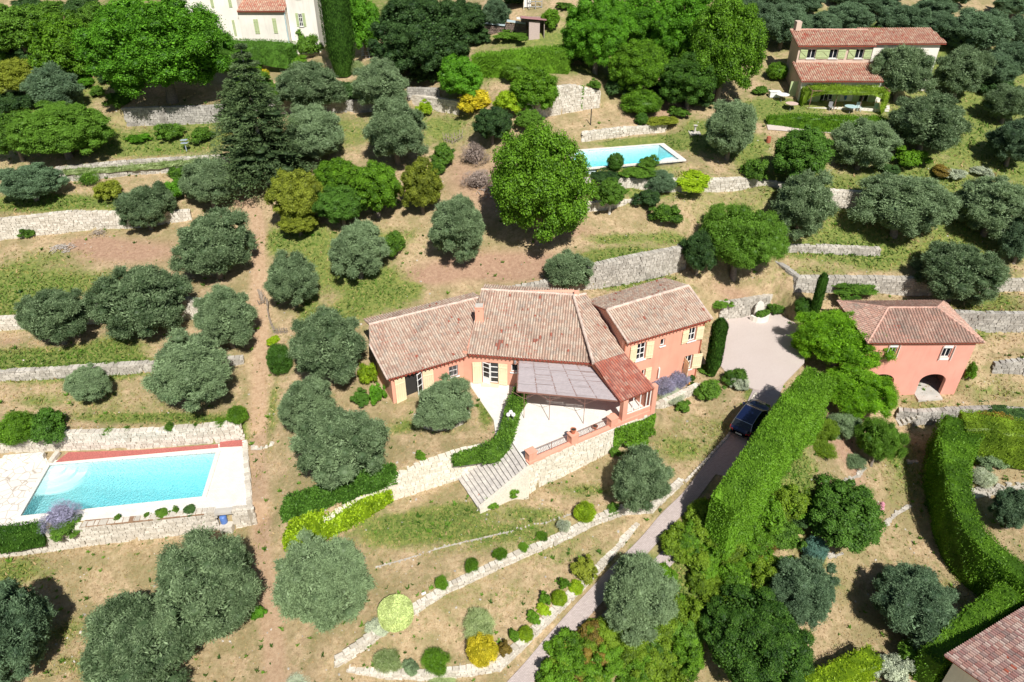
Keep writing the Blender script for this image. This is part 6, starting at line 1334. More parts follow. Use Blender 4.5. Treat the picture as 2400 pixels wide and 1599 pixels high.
# ================================================================ TREES AND PLANTS
def O(px, py, rx, label, ry=None, fm='olive', **k): return tree('olive_tree', px, py, rx, label, 'olive tree', 'olive', fm, ry, **k)
G_OL = 'olive trees on the terraces'
OLIVES = [
 (70,425,75,50,'dark grey green olive at the left edge above the weedy terrace','dark'),
 (340,483,66,60,'olive hanging over the right end of the bright wall at the left',0),
 (487,425,66,66,'olive just left below the cedar, above the bright wall',0),
 (497,575,98,92,'big round olive left of the upper dirt path',0),
 (126,210,72,62,'soft grey green olive behind the leafy bush at the far left','f'),
 (727,205,88,68,'pale olive right below the giant cypress',0),
 (735,312,85,72,'olive directly right of the cedar',0),
 (892,200,70,66,'olive in front of the big dark oak',0),
 (926,305,82,84,'tall round olive above the gap between the yellow green bushes',0),
 (125,738,82,80,'leftmost olive of the trio in front of the stone wall',0),
 (325,705,106,100,'largest middle olive of the trio in front of the stone wall',0),
 (528,745,76,82,'olive of the trio that stands closest to the dirt path',0),
 (441,870,106,94,'broad olive overhanging the low wall above the near pool',0),
 (207,898,56,46,'small sparse olive over the low wall left of the broad olive',0),
 (682,655,66,70,'olive right of the dirt path above the stick fence',0),
 (838,585,72,74,'olive with a pale trunk left of the bare slope behind the villa',0),
 (1076,532,76,84,'olive standing between the two yellowish bushes and the big lime tree',0),
 (1335,632,58,54,'dark olive right behind the ridge of the villa',0),
 (767,812,94,98,'olive pressed against the left gable of the villa',0),
 (718,945,72,68,'olive beside the dirt path left of the villa',0),
 (792,1040,120,108,'huge olive left of the garden in front of the villa',0),
 (1038,950,72,72,'round olive inside the white stone ring before the villa',0),
 (1500,1120,84,76,'olive on the lawn below the right end of the terrace wall',0),
 (480,1378,138,124,'large olive below the pump hatch of the near pool',0),
 (322,1522,148,112,'large olive at the bottom edge, left of the dirt clearing',0),
 (15,1480,105,132,'dark olive cut by the bottom left corner','d'),
 (755,1362,114,126,'big smooth olive at the left of the lower lawn',0),
 (1497,1400,98,98,'olive overhanging the lower driveway',0),
 (1882,1382,90,86,'fine leafed grey olive right of the lower hedge bank, below the blue green egg','f'),
 (2144,1416,108,86,'wide fine leafed olive left of the straight hedge at the bottom right','f'),
 (1716,300,72,76,'olive on the lawn right of the upper pool',0),
 (2025,335,76,66,'olive below the low hedge of the beige house',0),
 (2175,288,98,80,'wide olive right of the beige house patio',0),
 (2117,168,68,68,'olive covering the right end of the beige house',0),
 (2256,168,66,64,'olive beyond the right end of the beige house',0),
 (1882,478,78,84,'olive below the glossy round tree',0),
 (2117,480,112,86,'very broad olive on the right terraces above the ivy wall',0),
 (2331,482,90,78,'broad olive at the right edge, beside the very broad one',0),
 (2246,637,96,82,'tall olive leaning over the ivy wall behind the garage',0),
 (2365,240,60,50,'olive at the right edge beside the upper dark shade',0),
 (2380,330,62,60,'olive at the right edge, next one down the slope','f'),
 (2365,140,58,50,'olive at the right edge level with the beige house','f'),
 (2297,70,84,58,'wide olive near the top right corner','f'),
 (2117,50,56,46,'olive behind the roof of the beige house wing','f'),
 (1990,44,58,46,'olive behind the left roof ridge end of the beige house','f'),
 (1926,60,46,38,'short olive just behind the roof of the beige house','f'),
 (1838,58,56,54,'olive left behind the chimney of the beige house','f'),
 (1765,45,50,52,'grey olive right of the lime green chestnuts','f'),
 (2060,8,56,30,'olive crown cut by the top edge above the beige house','f'),
 (2190,18,56,34,'olive cut by the top edge right of the white railing','f'),
 (2380,10,50,34,'olive in the top right corner','f'),
 (1880,8,56,30,'olive cut by the top edge left above the beige house','f'),
 (1725,-5,50,34,'olive cut by the top edge right of the chestnuts','f'),
 (2400,560,50,60,'olive cut by the right edge beside the deep shade','f'),
 (2385,1190,50,62,'dark olive right of the curved hedge','f'),
 (2235,-12,50,30,'small olive at the very top between two larger ones, top right','f'),
 (2335,160,56,46,'olive between the two olives at the right edge near the beige house','f'),
 (2200,62,46,38,'small olive right behind the end of the beige house wing','f'),
 (2395,75,44,40,'small olive at the right edge under the top corner olive','f'),
 (1990,-8,46,26,'olive crown barely showing at the top edge above the beige house ridge','f'),
 (1815,-2,44,30,'olive crown at the top edge right of the chestnuts, second from them','f'),
 (1160,28,40,36,'grey green tree left above the woodpiles','f'),
]
for px, py, rx, ry, lb, f in OLIVES:
    O(px, py, rx, lb, ry, {0: 'olive', 'f': 'olive_far', 'd': 'olive_far', 'dark': 'olive_far'}[f], group=G_OL)
# broadleaf trees
BT = [
 ('plane_tree','tree',372,112,166,134,'bigbroad','plane','huge bright green plane tree left of the white farmhouse'),
 ('leafy_tree','tree',140,305,115,72,'bigbroad','mid','wide glossy green tree at the left above the pale wall with striped grass'),
 ('leafy_tree','tree',30,315,60,60,'broad','mid','glossy green tree at the left edge beside the wide glossy one'),
 ('leafy_tree','tree',45,70,90,70,'broad','mid','green tree in the top left corner'),
 ('leafy_tree','tree',150,110,80,80,'broad','linden','yellowish green tree left behind the plane tree'),
 ('leafy_tree','tree',40,180,60,46,'broad','yellowolive','yellowish green low tree at the left edge near the top'),
 ('leafy_tree','tree',225,50,50,44,'broad','mid','green tree peeping left of the plane tree at the top'),
 ('oak_tree','tree',990,85,114,104,'bigbroad','dark','large dark oak at the top centre'),
 ('oak_tree','tree',1085,45,70,50,'broad','dark','smaller dark oak right of the large one'),
 ('lime_tree','tree',850,55,48,66,'broad','plane','bright green tree between the giant cypress and the oak'),
 ('lime_tree','tree',1266,432,118,140,'clumpy','linden','big yellow green lime tree in the middle of the slope'),
 ('chestnut_tree','tree',1400,75,88,90,'bigbroad','plane','left hand tree of the bright chestnut clump at the top'),
 ('chestnut_tree','tree',1495,45,90,72,'clumpy','plane','top middle tree of the bright chestnut clump'),
 ('chestnut_tree','tree',1495,155,76,66,'clumpy','linden','lowest front tree of the chestnut clump'),
 ('chestnut_tree','tree',1605,70,86,90,'bigbroad','plane','right middle tree of the bright chestnut clump'),
 ('chestnut_tree','tree',1618,185,78,66,'clumpy','deep','dark lower tree between the chestnuts'),
 ('chestnut_tree','tree',1698,115,90,112,'clumpy','linden','rightmost yellow green tree of the chestnut clump'),
 ('laurel_tree','tree',1079,184,56,54,'broad','plane','bright green round tree above the yellow shrub'),
 ('bay_tree','tree',1252,208,60,56,'broad','linden','yellow green tree left of the high rubble wall'),
 ('dark_shrub_tree','tree',1154,290,50,44,'broad','dark','dark green bushy tree under the yellow shrub'),
 ('leafy_tree','tree',1239,280,34,26,'broad','mid','low green tree behind the top of the big lime tree'),
 ('bushy_tree','tree',697,462,64,72,'broad','yellowolive','olive yellow bushy tree at the left of the yellow green group'),
 ('bushy_tree','tree',785,415,62,48,'broad','linden','bright green bushy tree at the top of the yellow green group'),
 ('bushy_tree','tree',800,480,60,52,'broad','deep','dark bushy tree in front of the yellow green group'),
 ('bushy_tree','tree',880,440,68,68,'broad','linden','green round bushy tree in the middle of the yellow green group'),
 ('bushy_tree','tree',987,435,50,62,'broad','yellowolive','brownish yellow bushy tree at the right of the yellow green group'),
 ('bushy_tree','tree',700,520,50,30,'broad','yellowolive','low yellowish bush under the left of the yellow green group'),
 ('glossy_tree','tree',1878,362,80,68,'broad','deep','glossy round tree between the beige house and the terraces'),
 ('hornbeam_tree','tree',1735,560,100,98,'mimosa','mid','dense shaggy green tree above the courtyard fountain'),
 ('hornbeam_tree','tree',1640,590,48,52,'feather','dark','darker small tree touching the shaggy green one'),
 ('mimosa_tree','tree',1974,792,114,80,'mimosa','feather','bright feathery mimosa tree beside the coral garage'),
 ('small_tree','tree',1432,452,38,34,'broad','mid','little round tree with a whitewashed trunk below the upper pool'),
 ('magnolia_tree','tree',1980,1212,94,82,'broad','deep','dark glossy round tree on the dry plot right of the tall hedge'),
 ('fig_tree','tree',1770,1500,138,106,'bigbroad','deep','large deep green tree at the bottom right centre'),
 ('leafy_tree','tree',2062,1035,48,64,'feather','mid','green bush tree below the mimosa with white flowers'),
 ('leafy_tree','tree',2015,915,84,66,'mimosa','feather','bright green bush tree right under the mimosa'),
 ('leafy_tree','tree',950,30,60,46,'broad','dark','dark tree behind the large oak'),
 ('leafy_tree','tree',760,-5,50,40,'broad','plane','bright tree behind the giant cypress at the top edge'),
]
for nm, ct, px, py, rx, ry, sh, fm, lb in BT:
    if px == 760: continue
    tree(nm, px, py, rx, lb, ct, sh, fm, ry, bark=WHITEBARK if 'whitewashed' in lb else None, gap=.9 if 'whitewashed' in lb else .35, zr=.95)
# cedar
def cone_tree(name, bx, by, h, r, label, cat, fm, n=15000, tiers=13, seed=1, bare=1.2):
    q = hit(bx, by); root = empty(name, tuple(q)); tag(root, label, cat); mb = MB(); mb.tube([(q.x, q.y, q.z - .3), (q.x, q.y, q.z + h * .5), (q.x, q.y, q.z + h * .97)], [.28, .17, .04], 8); part(mb, 'trunk', WHITEBARK if cat == 'cedar' else BARK, root, smooth=True)
    rs = np.random.RandomState(seed); C, AX, NR, rr = [], [], [], []; tris = []
    for t in range(tiers):
        z = bare + (h - bare) * (t / tiers) ** .95; rad = r * (1 - (t / tiers) ** 1.25) * rs.uniform(.85, 1.1) + .25; nb = max(5, int(11 * rad / r) + 4); a0 = rs.rand() * 6
        for b in range(nb):
            a = a0 + b * 2 * math.pi / nb + rs.normal() * .15; L = rad * rs.uniform(.7, 1.12); m_ = int(n / tiers / nb * (.5 + rad / r)); s_ = rs.rand(m_) ** .6; wd = .12 + .3 * s_ * L * .55
            lat = rs.normal(size=m_) * .42 * wd; d_ = np.array([math.cos(a), math.sin(a), 0]); p_ = np.array([-d_[1], d_[0], 0])
            c = d_ * (s_ * L)[:, None] + p_ * lat[:, None] * 1.6 + np.array([0, 0, 1]) * (z - .16 * (s_ * L) ** 1.3 + .25 + rs.normal(size=m_) * .09)[:, None]
            C.append(c); AX.append(d_ * .8 + p_ * (lat * 1.2 / wd)[:, None] + rs.normal(size=(m_, 3)) * .35); NR.append(np.array([0, 0, 1]) + rs.normal(size=(m_, 3)) * .5); rr.append(rs.rand(m_) * .6 + rs.rand() * .4)
            tris.append((IV * np.array([L * .36, L * .14, .1]) @ np.array([[d_[0], d_[1], 0], [p_[0], p_[1], 0], [0, 0, 1]]) + d_ * L * .42 + np.array([0, 0, z + .1]), IF, np.full(len(IF), .1)))
    C = np.concatenate(C); AX = np.concatenate(AX); NR = np.concatenate(NR); V, Fc = leaves(C, AX, NR, .3, .085, rs)
    ob = link('crown', mixedmesh('crown', (V, Fc, np.concatenate(rr)), tris), FM[fm], root)
cone_tree('cedar_tree', 628, 430, 14.2, 5.6, 'tall dark cedar with layered branches above the dirt path', 'cedar', 'cedar', 34000, 17, 3)
cone_tree('spruce_tree', 560, 300, 5.5, 2.6, 'dark conifer top at the left shoulder of the cedar', 'conifer', 'cedar', 6000, 8, 4)
# cypress columns
def column(name, bx, by, h, r, label, fm='cypress', n=9000, seed=1, topr=.35, lean=0):
    q = hit(bx, by); root = empty(name, tuple(q)); tag(root, label, 'cypress'); mb = MB(); mb.tube([(q.x, q.y, q.z - .3), (q.x, q.y, q.z + h * .3)], .14, 8); part(mb, 'trunk', BARK, root)
    rs = np.random.RandomState(seed); z = rs.rand(n) ** .9; prof = lambda t: r * np.minimum(1, .55 + 2.2 * t) * np.minimum(1, ((1 - t) / topr) ** .5 * 1.0)
    a = rs.rand(n) * 2 * math.pi; R_ = prof(z) * (1 + .06 * np.sin(a * 5 + z * 9) + .03 * rs.normal(size=n)); d_ = np.stack([np.cos(a), np.sin(a), 0 * a], 1)
    C = d_ * R_[:, None] + np.array([0, 0, 1]) * (.1 + z * h)[:, None]; ax = np.array([0, 0, 1.]) + d_ * .35 + rs.normal(size=(n, 3)) * .2; V, Fc = leaves(C, ax, d_ + rs.normal(size=(n, 3)) * .3, .3, .06, rs)
    k = 14; tv = []; tf = []
    for i in range(k + 1):
        t = i / k; rr_ = float(prof(np.array([min(t, .995)]))[0]) * .93
        for j in range(12): tv.append((rr_ * math.cos(j * math.pi / 6), rr_ * math.sin(j * math.pi / 6), .1 + t * h))
    for i in range(k):
        for j in range(12): u, v_ = i * 12 + j, i * 12 + (j + 1) % 12; tf += [(u, v_, v_ + 12), (u, v_ + 12, u + 12)]
    tv = np.array(tv); 
    me = mixedmesh('crown', (V, Fc, rs.rand(n)), [(tv, np.array(tf), np.full(len(tf), .1))]); o = link('crown', me, FM[fm], root); return root
column('cypress_tree', 806, 178, 17, 1.75, 'giant cypress column rising out of the top edge', n=22000, topr=.3)
column('cypress_tree', 1666, 880, 5.6, .62, 'clipped cypress column at the right corner of the villa', n=7000, seed=2, topr=.12)
c_ = column('cypress_tree', 1903, 752, 4.9, .42, 'slim cypress between the round bush and the mimosa', n=4000, seed=3, topr=.12)
# shrubs: name, category, px, py, rx, ry, shape, foliage, label
SH = [
 ('clipped_ball','topiary',1208,165,32,32,'ball','hedge','bright clipped ball bush below the row of tall green hedge'),
 ('variegated_shrub','shrub',1112,240,42,36,'shrub','yellow','bright yellow leafed shrub in the upper middle'),
 ('lime_shrub','shrub',1188,240,34,34,'shrub','lime','lime green rounded shrub right of the yellow one'),
 ('shrub','shrub',997,256,22,20,'shrub','lime','small pale green shrub before the short white wall piece'),
 ('shrub','shrub',1040,365,32,36,'shrub','mid','green shrub right of the tall round olive'),
 ('shrub','shrub',1025,395,26,22,'shrub','mid','low green shrub below the other one right of the tall round olive'),
 ('bare_shrub','shrub',1112,362,34,32,'sparse','twig','leafless grey brown shrub left of the top of the lime tree'),
 ('bare_shrub','shrub',1120,420,34,30,'sparse','twig','leafless brown shrub below the first leafless one'),
 ('clipped_shrub','topiary',1443,379,20,24,'ball','box','clipped dark dome standing before the upper pool'),
 ('shrub','shrub',1521,381,25,20,'shrub','mid','loose round bush at the lower edge of the upper pool'),
 ('tamarisk_bush','shrub',1545,425,36,32,'feather','olive_far','greyish feathery bush left of the yellow hedge'),
 ('shrub','shrub',1521,466,32,26,'shrub','dark','dark green bush below the upper rubble wall'),
 ('shrub','shrub',1558,503,38,34,'shrub','mid','mid green bush lower right of the dark green one, on the dry terrace'),
 ('shrub','shrub',1420,412,44,16,'shrub','dark','low dark hedge piece below the clipped dark dome'),
 ('shrub','shrub',1500,408,40,14,'shrub','mid','low green hedge piece between dome and loose round bush'),
 ('yellow_creeper','shrub',1622,425,54,24,'shrub','lime','yellow green creeper spilling over the upper rubble wall'),
 ('clipped_hedge','hedge',1504,240,50,34,'ball','hedge','big clipped dark green block bush right of the pole'),
 ('clipped_ball','topiary',1504,279,16,16,'ball','box','small clipped ball below the big clipped block bush'),
 ('shrub','shrub',1395,205,18,14,'shrub','mid','little green tuft at the right top corner of the high rubble wall'),
 ('shrub','shrub',1590,262,26,16,'shrub','mid','low green plants right of the clipped block bush'),
 ('yellow_border','shrub',1550,283,40,10,'shrub','yellowolive','low yellowish border along the lawn wall'),
 ('clipped_ball','topiary',1821,167,25,24,'ball','hedge','clipped ball bush left of the beige house'),
 ('shrub','shrub',1785,212,20,13,'shrub','mid','small bush on the rock below the clipped ball by the beige house'),
 ('shrub','shrub',2134,372,40,30,'shrub','linden','yellow green shrub among the olives right of the glossy tree'),
 ('shrub','shrub',1770,402,32,40,'shrub','mid','upright green shrub left of the olive below the glossy tree'),
 ('shrub','shrub',2080,395,26,16,'shrub','dark','low dark shrub under the olives left of the yellow green shrub'),
 ('shrub','shrub',2235,408,28,18,'silver' if False else 'shrub','silver','pale silvery shrub on the upper right terrace'),
 ('shrub','shrub',2300,402,26,14,'shrub','silver','whitish flowering shrub right of the silvery one'),
 ('shrub','shrub',2205,400,26,18,'shrub','rust','reddish brown low shrub left of the silvery one'),
 ('round_bush','shrub',1886,720,24,27,'ball','box','round bush left of the slim cypress'),
 ('ivy_patch','ivy',1994,668,56,18,'shrub','mid','patch of ivy hanging over the long rubble wall'),
 ('shrub','shrub',1818,722,22,18,'shrub','mid','small shrub at the right end of the fountain wall'),
 ('shrub','shrub',1690,712,24,14,'shrub','mid','pale green plants behind the courtyard wall next to the villa'),
 ('shrub','shrub',1722,884,30,26,'shrub','mid','green bush at the left edge of the courtyard'),
 ('variegated_shrub','shrub',1734,902,22,20,'shrub','silver','white variegated bush at the left edge of the courtyard'),
 ('shrub','shrub',1665,914,34,30,'shrub','mid','dark green bush with yellow tips right of the bed wall'),
 ('shrub','shrub',1600,951,20,17,'shrub','mid','small round bush on the dry lawn below the lavender'),
 ('lavender_bush','lavender',1553,905,36,24,'grassy','lavender','purple lavender at the wall of the villa wing right of the porch'),
 ('lavender_bush','lavender',1588,890,28,26,'grassy','lavender','blue lavender right of the purple one by the villa wing'),
 ('grey_bush','shrub',1570,925,34,16,'grassy','silver','silvery foliage bush under the lavender'),
 ('orange_flowers','flowers',1606,897,10,11,'shrub','orange','small orange flowering plant by the villa wing'),
 ('small_ball','topiary',1622,886,8,8,'ball','box','upper tiny clipped ball by the villa wing'),
 ('small_ball','topiary',1621,902,9,8,'ball','box','lower tiny clipped ball by the villa wing'),
 ('shrub','shrub',1655,868,20,13,'shrub','mid','low green bush at the foot of the clipped cypress'),
 ('box_bush','shrub',38,1003,46,42,'ball','hedge','bright rounded box bush at the left edge above the pool wall'),
 ('dark_bush','shrub',115,1002,48,52,'shrub','box','dark bush beside the bright box bush above the pool'),
 ('cube_bush','topiary',556,974,24,26,'ball','hedge','bright cube shaped bush on the corner of the pool wall'),
 ('yucca_plant','plant',300,1010,16,12,'grassy','mid','second spiky green plant on the pool wall from the left'),
 ('yucca_plant','plant',252,1012,14,9,'grassy','linden','first yellowish spiky plant on the pool wall from the left'),
 ('yucca_plant','plant',398,1002,14,14,'grassy','mid','spiky green plant in the middle of the pool wall'),
 ('yucca_plant','plant',460,998,10,8,'grassy','linden','small yellowish spiky plant right of the middle of the pool wall'),
 ('yucca_plant','plant',515,992,20,11,'grassy','linden','yellow green spiky plant left of the cube shaped bush'),
 ('russian_sage','shrub',140,1208,44,34,'sparse','lavender','greyish purple flowering sage at the front of the near pool'),
 ('green_bush','shrub',158,1232,42,30,'shrub','mid','green bush with the purple sage growing out of it by the near pool'),
 ('shrub','shrub',345,1208,9,9,'shrub','mid','tiny bush left of the tiny tallest one at the pool front'),
 ('shrub','shrub',380,1204,20,7,'shrub','mid','flat tiny bush in the bed at the pool front'),
 ('shrub','shrub',413,1196,8,10,'shrub','mid','tallest tiny bush in the bed at the pool front'),
 ('shrub','shrub',446,1198,18,8,'shrub','dark','dark tiny bush right of the tallest one at the pool front'),
 ('shrub','shrub',276,1214,8,9,'shrub','mid','tiny single bush in the left part of the bed at the pool front'),
 ('shrub','shrub',421,405,34,18,'shrub','mid','green shrub left of the olive below the cedar'),
 ('shrub','shrub',408,448,30,32,'shrub','plane','bright green shrub under the other one left of the olive below the cedar'),
 ('shrub','shrub',252,448,34,34,'shrub','yellowolive','olive brown round shrub on the weedy terrace at the left'),
 ('sapling','tree',205,420,26,24,'sparse','mid','thin light green sapling left of the olive brown round shrub'),
 ('shrub','shrub',204,8,26,20,'shrub','dark','dark shrub at the top edge left of the plane tree'),
 ('shrub','shrub',395,310,32,30,'shrub','mid','tall weedy bush in front of the grey stained wall'),
 ('shrub','shrub',325,325,28,12,'shrub','plane','low bright weeds left of the weedy bush by the stained wall'),
 ('shrub','shrub',470,318,30,26,'shrub','mid','weedy bush left of the cedar foot'),
 ('shrub','shrub',66,543,22,17,'shrub','mid','small green bush growing at the foot of the bright wall at the left edge'),
 ('shrub','shrub',920,574,34,38,'shrub','mid','mid green shrub touching the olive with a pale trunk'),
 ('cream_shrub','shrub',120,168,28,22,'shrub','silver','cream flowering shrub between the trees at the upper left'),
 ('shrub','shrub',200,190,24,18,'shrub','plane','bright shrub right behind the soft olive at the upper left'),
 ('shrub','shrub',228,215,20,16,'shrub','mid','green shrub at the left foot of the plane tree'),
 ('white_agave','plant',556,452,16,15,'grassy','silver','pale striped plant in the shade at the right of the olive below the cedar'),
 ('clipped_block','hedge',654,842,30,44,'ball','cypress','dark clipped block hedge between dirt path and villa olive'),
 ('lime_plants','shrub',640,798,18,10,'shrub','lime','small lime green plant above the dark clipped block'),
 ('shrub','shrub',860,880,24,34,'shrub','lime','yellow green shrub at the left corner of the villa'),
 ('shrub','shrub',882,925,20,34,'shrub','plane','bright green climber at the left corner of the villa'),
 ('round_bush','shrub',848,935,24,22,'shrub','box','round low bush left of the bright climber by the villa corner'),
 ('vine_hedge','vine',1235,905,24,26,'shrub','yellowolive','yellowish flowering climber creeping onto the reed pergola'),
 ('shrub','shrub',986,1068,14,14,'shrub','linden','small yellow green plant above the garden wall'),
 ('ivy_patch','ivy',1490,1015,44,40,'shrub','hedge','large ivy hanging over the terrace wall below the porch'),
 ('ivy_patch','ivy',1440,1058,16,12,'shrub','mid','small ivy tuft left of the large one on the terrace wall'),
 ('ivy_tuft','ivy',1372,1062,9,9,'shrub','mid','tiny tuft in the middle of the terrace wall'),
 ('bright_bush','shrub',1371,1200,26,27,'ball','lime','brightest round bush on the lawn edge, dark shadow at its left'),
 ('low_bush','shrub',1436,1195,21,16,'shrub','mid','low flat bush right of the brightest round bush'),
 ('stair_bush','shrub',1149,1180,18,16,'shrub','hedge','bright bush beside the pot at the foot of the stairs'),
 ('stair_bush','shrub',1203,1149,19,25,'shrub','linden','upright yellow green bush against the terrace wall right of the stairs'),
 ('flower_clump','flowers',1320,1233,18,19,'grassy','silver','seventh clump from the left in the row above the edging wall'),
 ('flower_clump','flowers',1271,1258,14,14,'grassy','hedge','sixth, narrow clump from the left in the row above the edging wall'),
 ('flower_clump','flowers',1227,1284,13,12,'grassy','hedge','fifth, smallest and brightest clump in the row above the edging wall'),
 ('flower_clump','flowers',1172,1301,17,20,'grassy','hedge','fourth clump with faint pink tips in the row above the edging wall'),
 ('flower_clump','flowers',1106,1328,18,22,'grassy','hedge','third clump from the left in the row above the edging wall'),
 ('flower_clump','flowers',1035,1369,19,22,'grassy','hedge','leftmost clump of the row above the edging wall'),
 ('silver_shrub','shrub',885,1470,28,22,'shrub','silver','silver grey low shrub below the pale round topiary'),
 ('yellow_ball','topiary',1130,1523,38,41,'ball','yellow','golden yellow clipped ball near the bottom edge'),
 ('grass_clump','shrub',1123,1464,44,34,'grassy','palegrass','striped grassy clump behind the golden ball'),
 ('green_mound','shrub',1022,1553,34,27,'grassy','hedge','low green mound left of the golden ball'),
 ('grey_mound','shrub',961,1563,22,21,'shrub','olive','grey green mound between agapanthus and green mound'),
 ('agapanthus','flowers',908,1552,32,27,'grassy','palegrass','striped agapanthus clump with lilac flowers at the bottom'),
 ('flower_clump','flowers',1035,1600,32,12,'grassy','palegrass','half seen flowering clump at the bottom edge'),
 ('white_flowers','flowers',700,1604,40,9,'sparse','silver','white flowering bush cut by the bottom edge'),
 ('edge_bush','shrub',1181,1520,18,22,'shrub','rust','reddish bush just right of the golden ball'),
 ('edge_bush','shrub',1203,1488,15,18,'shrub','linden','dull yellow green bush left of the lowest bright drive bush'),
 ('edge_bush','shrub',1232,1486,19,21,'ball','lime','lowest bright yellow green bush of the drive row'),
 ('edge_bush','shrub',1250,1447,18,16,'shrub','linden','dull bush in the drive row above the lowest bright one'),
 ('edge_bush','shrub',1273,1428,18,13,'shrub','lime','flat bright bush in the middle of the drive row'),
 ('edge_bush','shrub',1279,1404,15,19,'shrub','linden','dull upright bush left of the biggest bright drive bush'),
 ('edge_bush','shrub',1311,1402,20,21,'ball','lime','biggest bright yellow green bush of the drive row'),
 ('edge_bush','shrub',1323,1368,14,18,'shrub','linden','dull small bush near the upper end of the drive row'),
 ('edge_bush','shrub',1350,1377,18,20,'ball','lime','topmost bright bush of the drive row'),
 ('tall_edge_bush','shrub',1370,1338,32,36,'shrub','yellowolive','tall grey green bush at the upper end of the drive row'),
 ('grey_shrub','shrub',1882,1218,30,26,'shrub','dark','small dark bush touching the left of the dark glossy tree'),
 ('clipped_egg','topiary',1910,1290,29,40,'ball','blue','blue green clipped egg beside the dark glossy tree'),
 ('pink_flowers','flowers',2059,1192,12,24,'shrub','pink','pink flowers at the right side of the dark glossy tree'),
 ('striped_plant','plant',2303,1120,30,26,'grassy','silver','cream striped spiky plant right of the curved hedge'),
 ('striped_plant','plant',2060,1030,24,22,'grassy','silver','cream striped plant on the green bush tree'),
 ('variegated_shrub','shrub',2095,1568,46,40,'shrub','silver','grey green variegated shrub right of the yellow box hedge'),
 ('shrub','shrub',2140,1530,42,36,'shrub','mid','green shrub under the straight hedge at the bottom right'),
 ('rust_hedge','shrub',2345,1010,60,46,'shrub','rust','rusty brown and yellow hedge top right of the curved hedge'),
 ('dark_creeper','shrub',2240,1030,20,36,'shrub','dark','dark large leafed creeper at the upper left of the curved hedge'),
 ('dark_shrub','shrub',2340,955,70,14,'shrub','dark','low dark shrubs along the wall below the garage'),
 ('green_shrub','shrub',2310,1070,44,24,'shrub','olive','grey green shrub under the rusty hedge'),
 ('garage_creeper','shrub',2276,872,14,30,'shrub','hedge','bright climbing shrub at the right wall of the garage'),
 ('low_bush','shrub',2180,1085 + 400,20,12,'shrub','dark','low dark bush in the shade of the wide fine leafed olive'),
 ('palm_shrub','shrub',1252,80,0,0,'shrub','mid','x'),
 ('yellow_green_shrub','shrub',1291,47,24,30,'shrub','linden','bright shrub right of the lattice rack on the bare slope'),
 ('shrub','shrub',1322,14,20,12,'shrub','mid','small shrub on the bare slope right of the bright one at the top'),
 ('shrub','shrub',1210,2,40,12,'shrub','dark','dark bush at the top edge above the cream lean-to'),
 ('creeper_row','shrub',1205,84,44,12,'shrub','mid','green creeper below the stack of logs'),
 ('shrub','shrub',700,60,14,30,'shrub','mid','climbing plant at the right corner of the white farmhouse'),
 ('shrub','shrub',725,110,30,36,'shrub','mid','green bush left of the giant cypress foot'),
 ('shrub','shrub',690,150,34,20,'shrub','hedge','light green bush below the right end of the farmhouse'),
 ('shrub','shrub',590,150,30,26,'shrub','linden','yellow green bush left of the farmhouse doorway'),
 ('yellow_flowers','flowers',622,172,10,12,'shrub','yellow','yellow flowering plant in front of the farmhouse doorway'),
 ('rush_clump','plant',835,160,22,20,'grassy','palegrass','pale striped plants right of the giant cypress foot'),
 ('shrub','shrub',930,155,40,30,'shrub','dark','dark shrub under the left side of the large oak'),
 ('sprig_bush','shrub',1755,1095,20,16,'shrub','linden','small yellowish bush on the dry bank right of the tall hedge'),
 ('feather_bush','shrub',2005,1085,26,16,'grassy','olive','grey spiky plant on the dry bank below the feathery bushes'),
 ('bank_bush','shrub',1935,1010,34,30,'feather','bank','loose yellow green bush at the lower left foot of the mimosa'),
 ('bank_bush','shrub',1980,1000,40,36,'feather','olive','grey green loose bush between the mimosa and the striped plant'),
 ('bank_bush','shrub',1930,1055,30,20,'grassy','bank','grassy yellow green tuft on the dry bank'),
 ('path_hedge','shrub',600,1435,20,26,'shrub','plane','bright green plants right under the large olive beside the path'),
]
for nm, ct, px, py, rx, ry, sh, fm, lb in SH:
    if rx == 0: continue
    k = {}
    if sh == 'ball': k['sink'] = .12
    if nm == 'ivy_patch' and px > 1900: k['lift'] = .3
    if nm == 'vine_hedge': k['sink'] = .1; k['lift'] = .6 if py < 1000 else .1
    if nm == 'flat_topiary': k['zr'] = .42; k['lift'] = .9
    shrub(nm, px, py, rx, lb, ct, sh, fm, ry, **k)
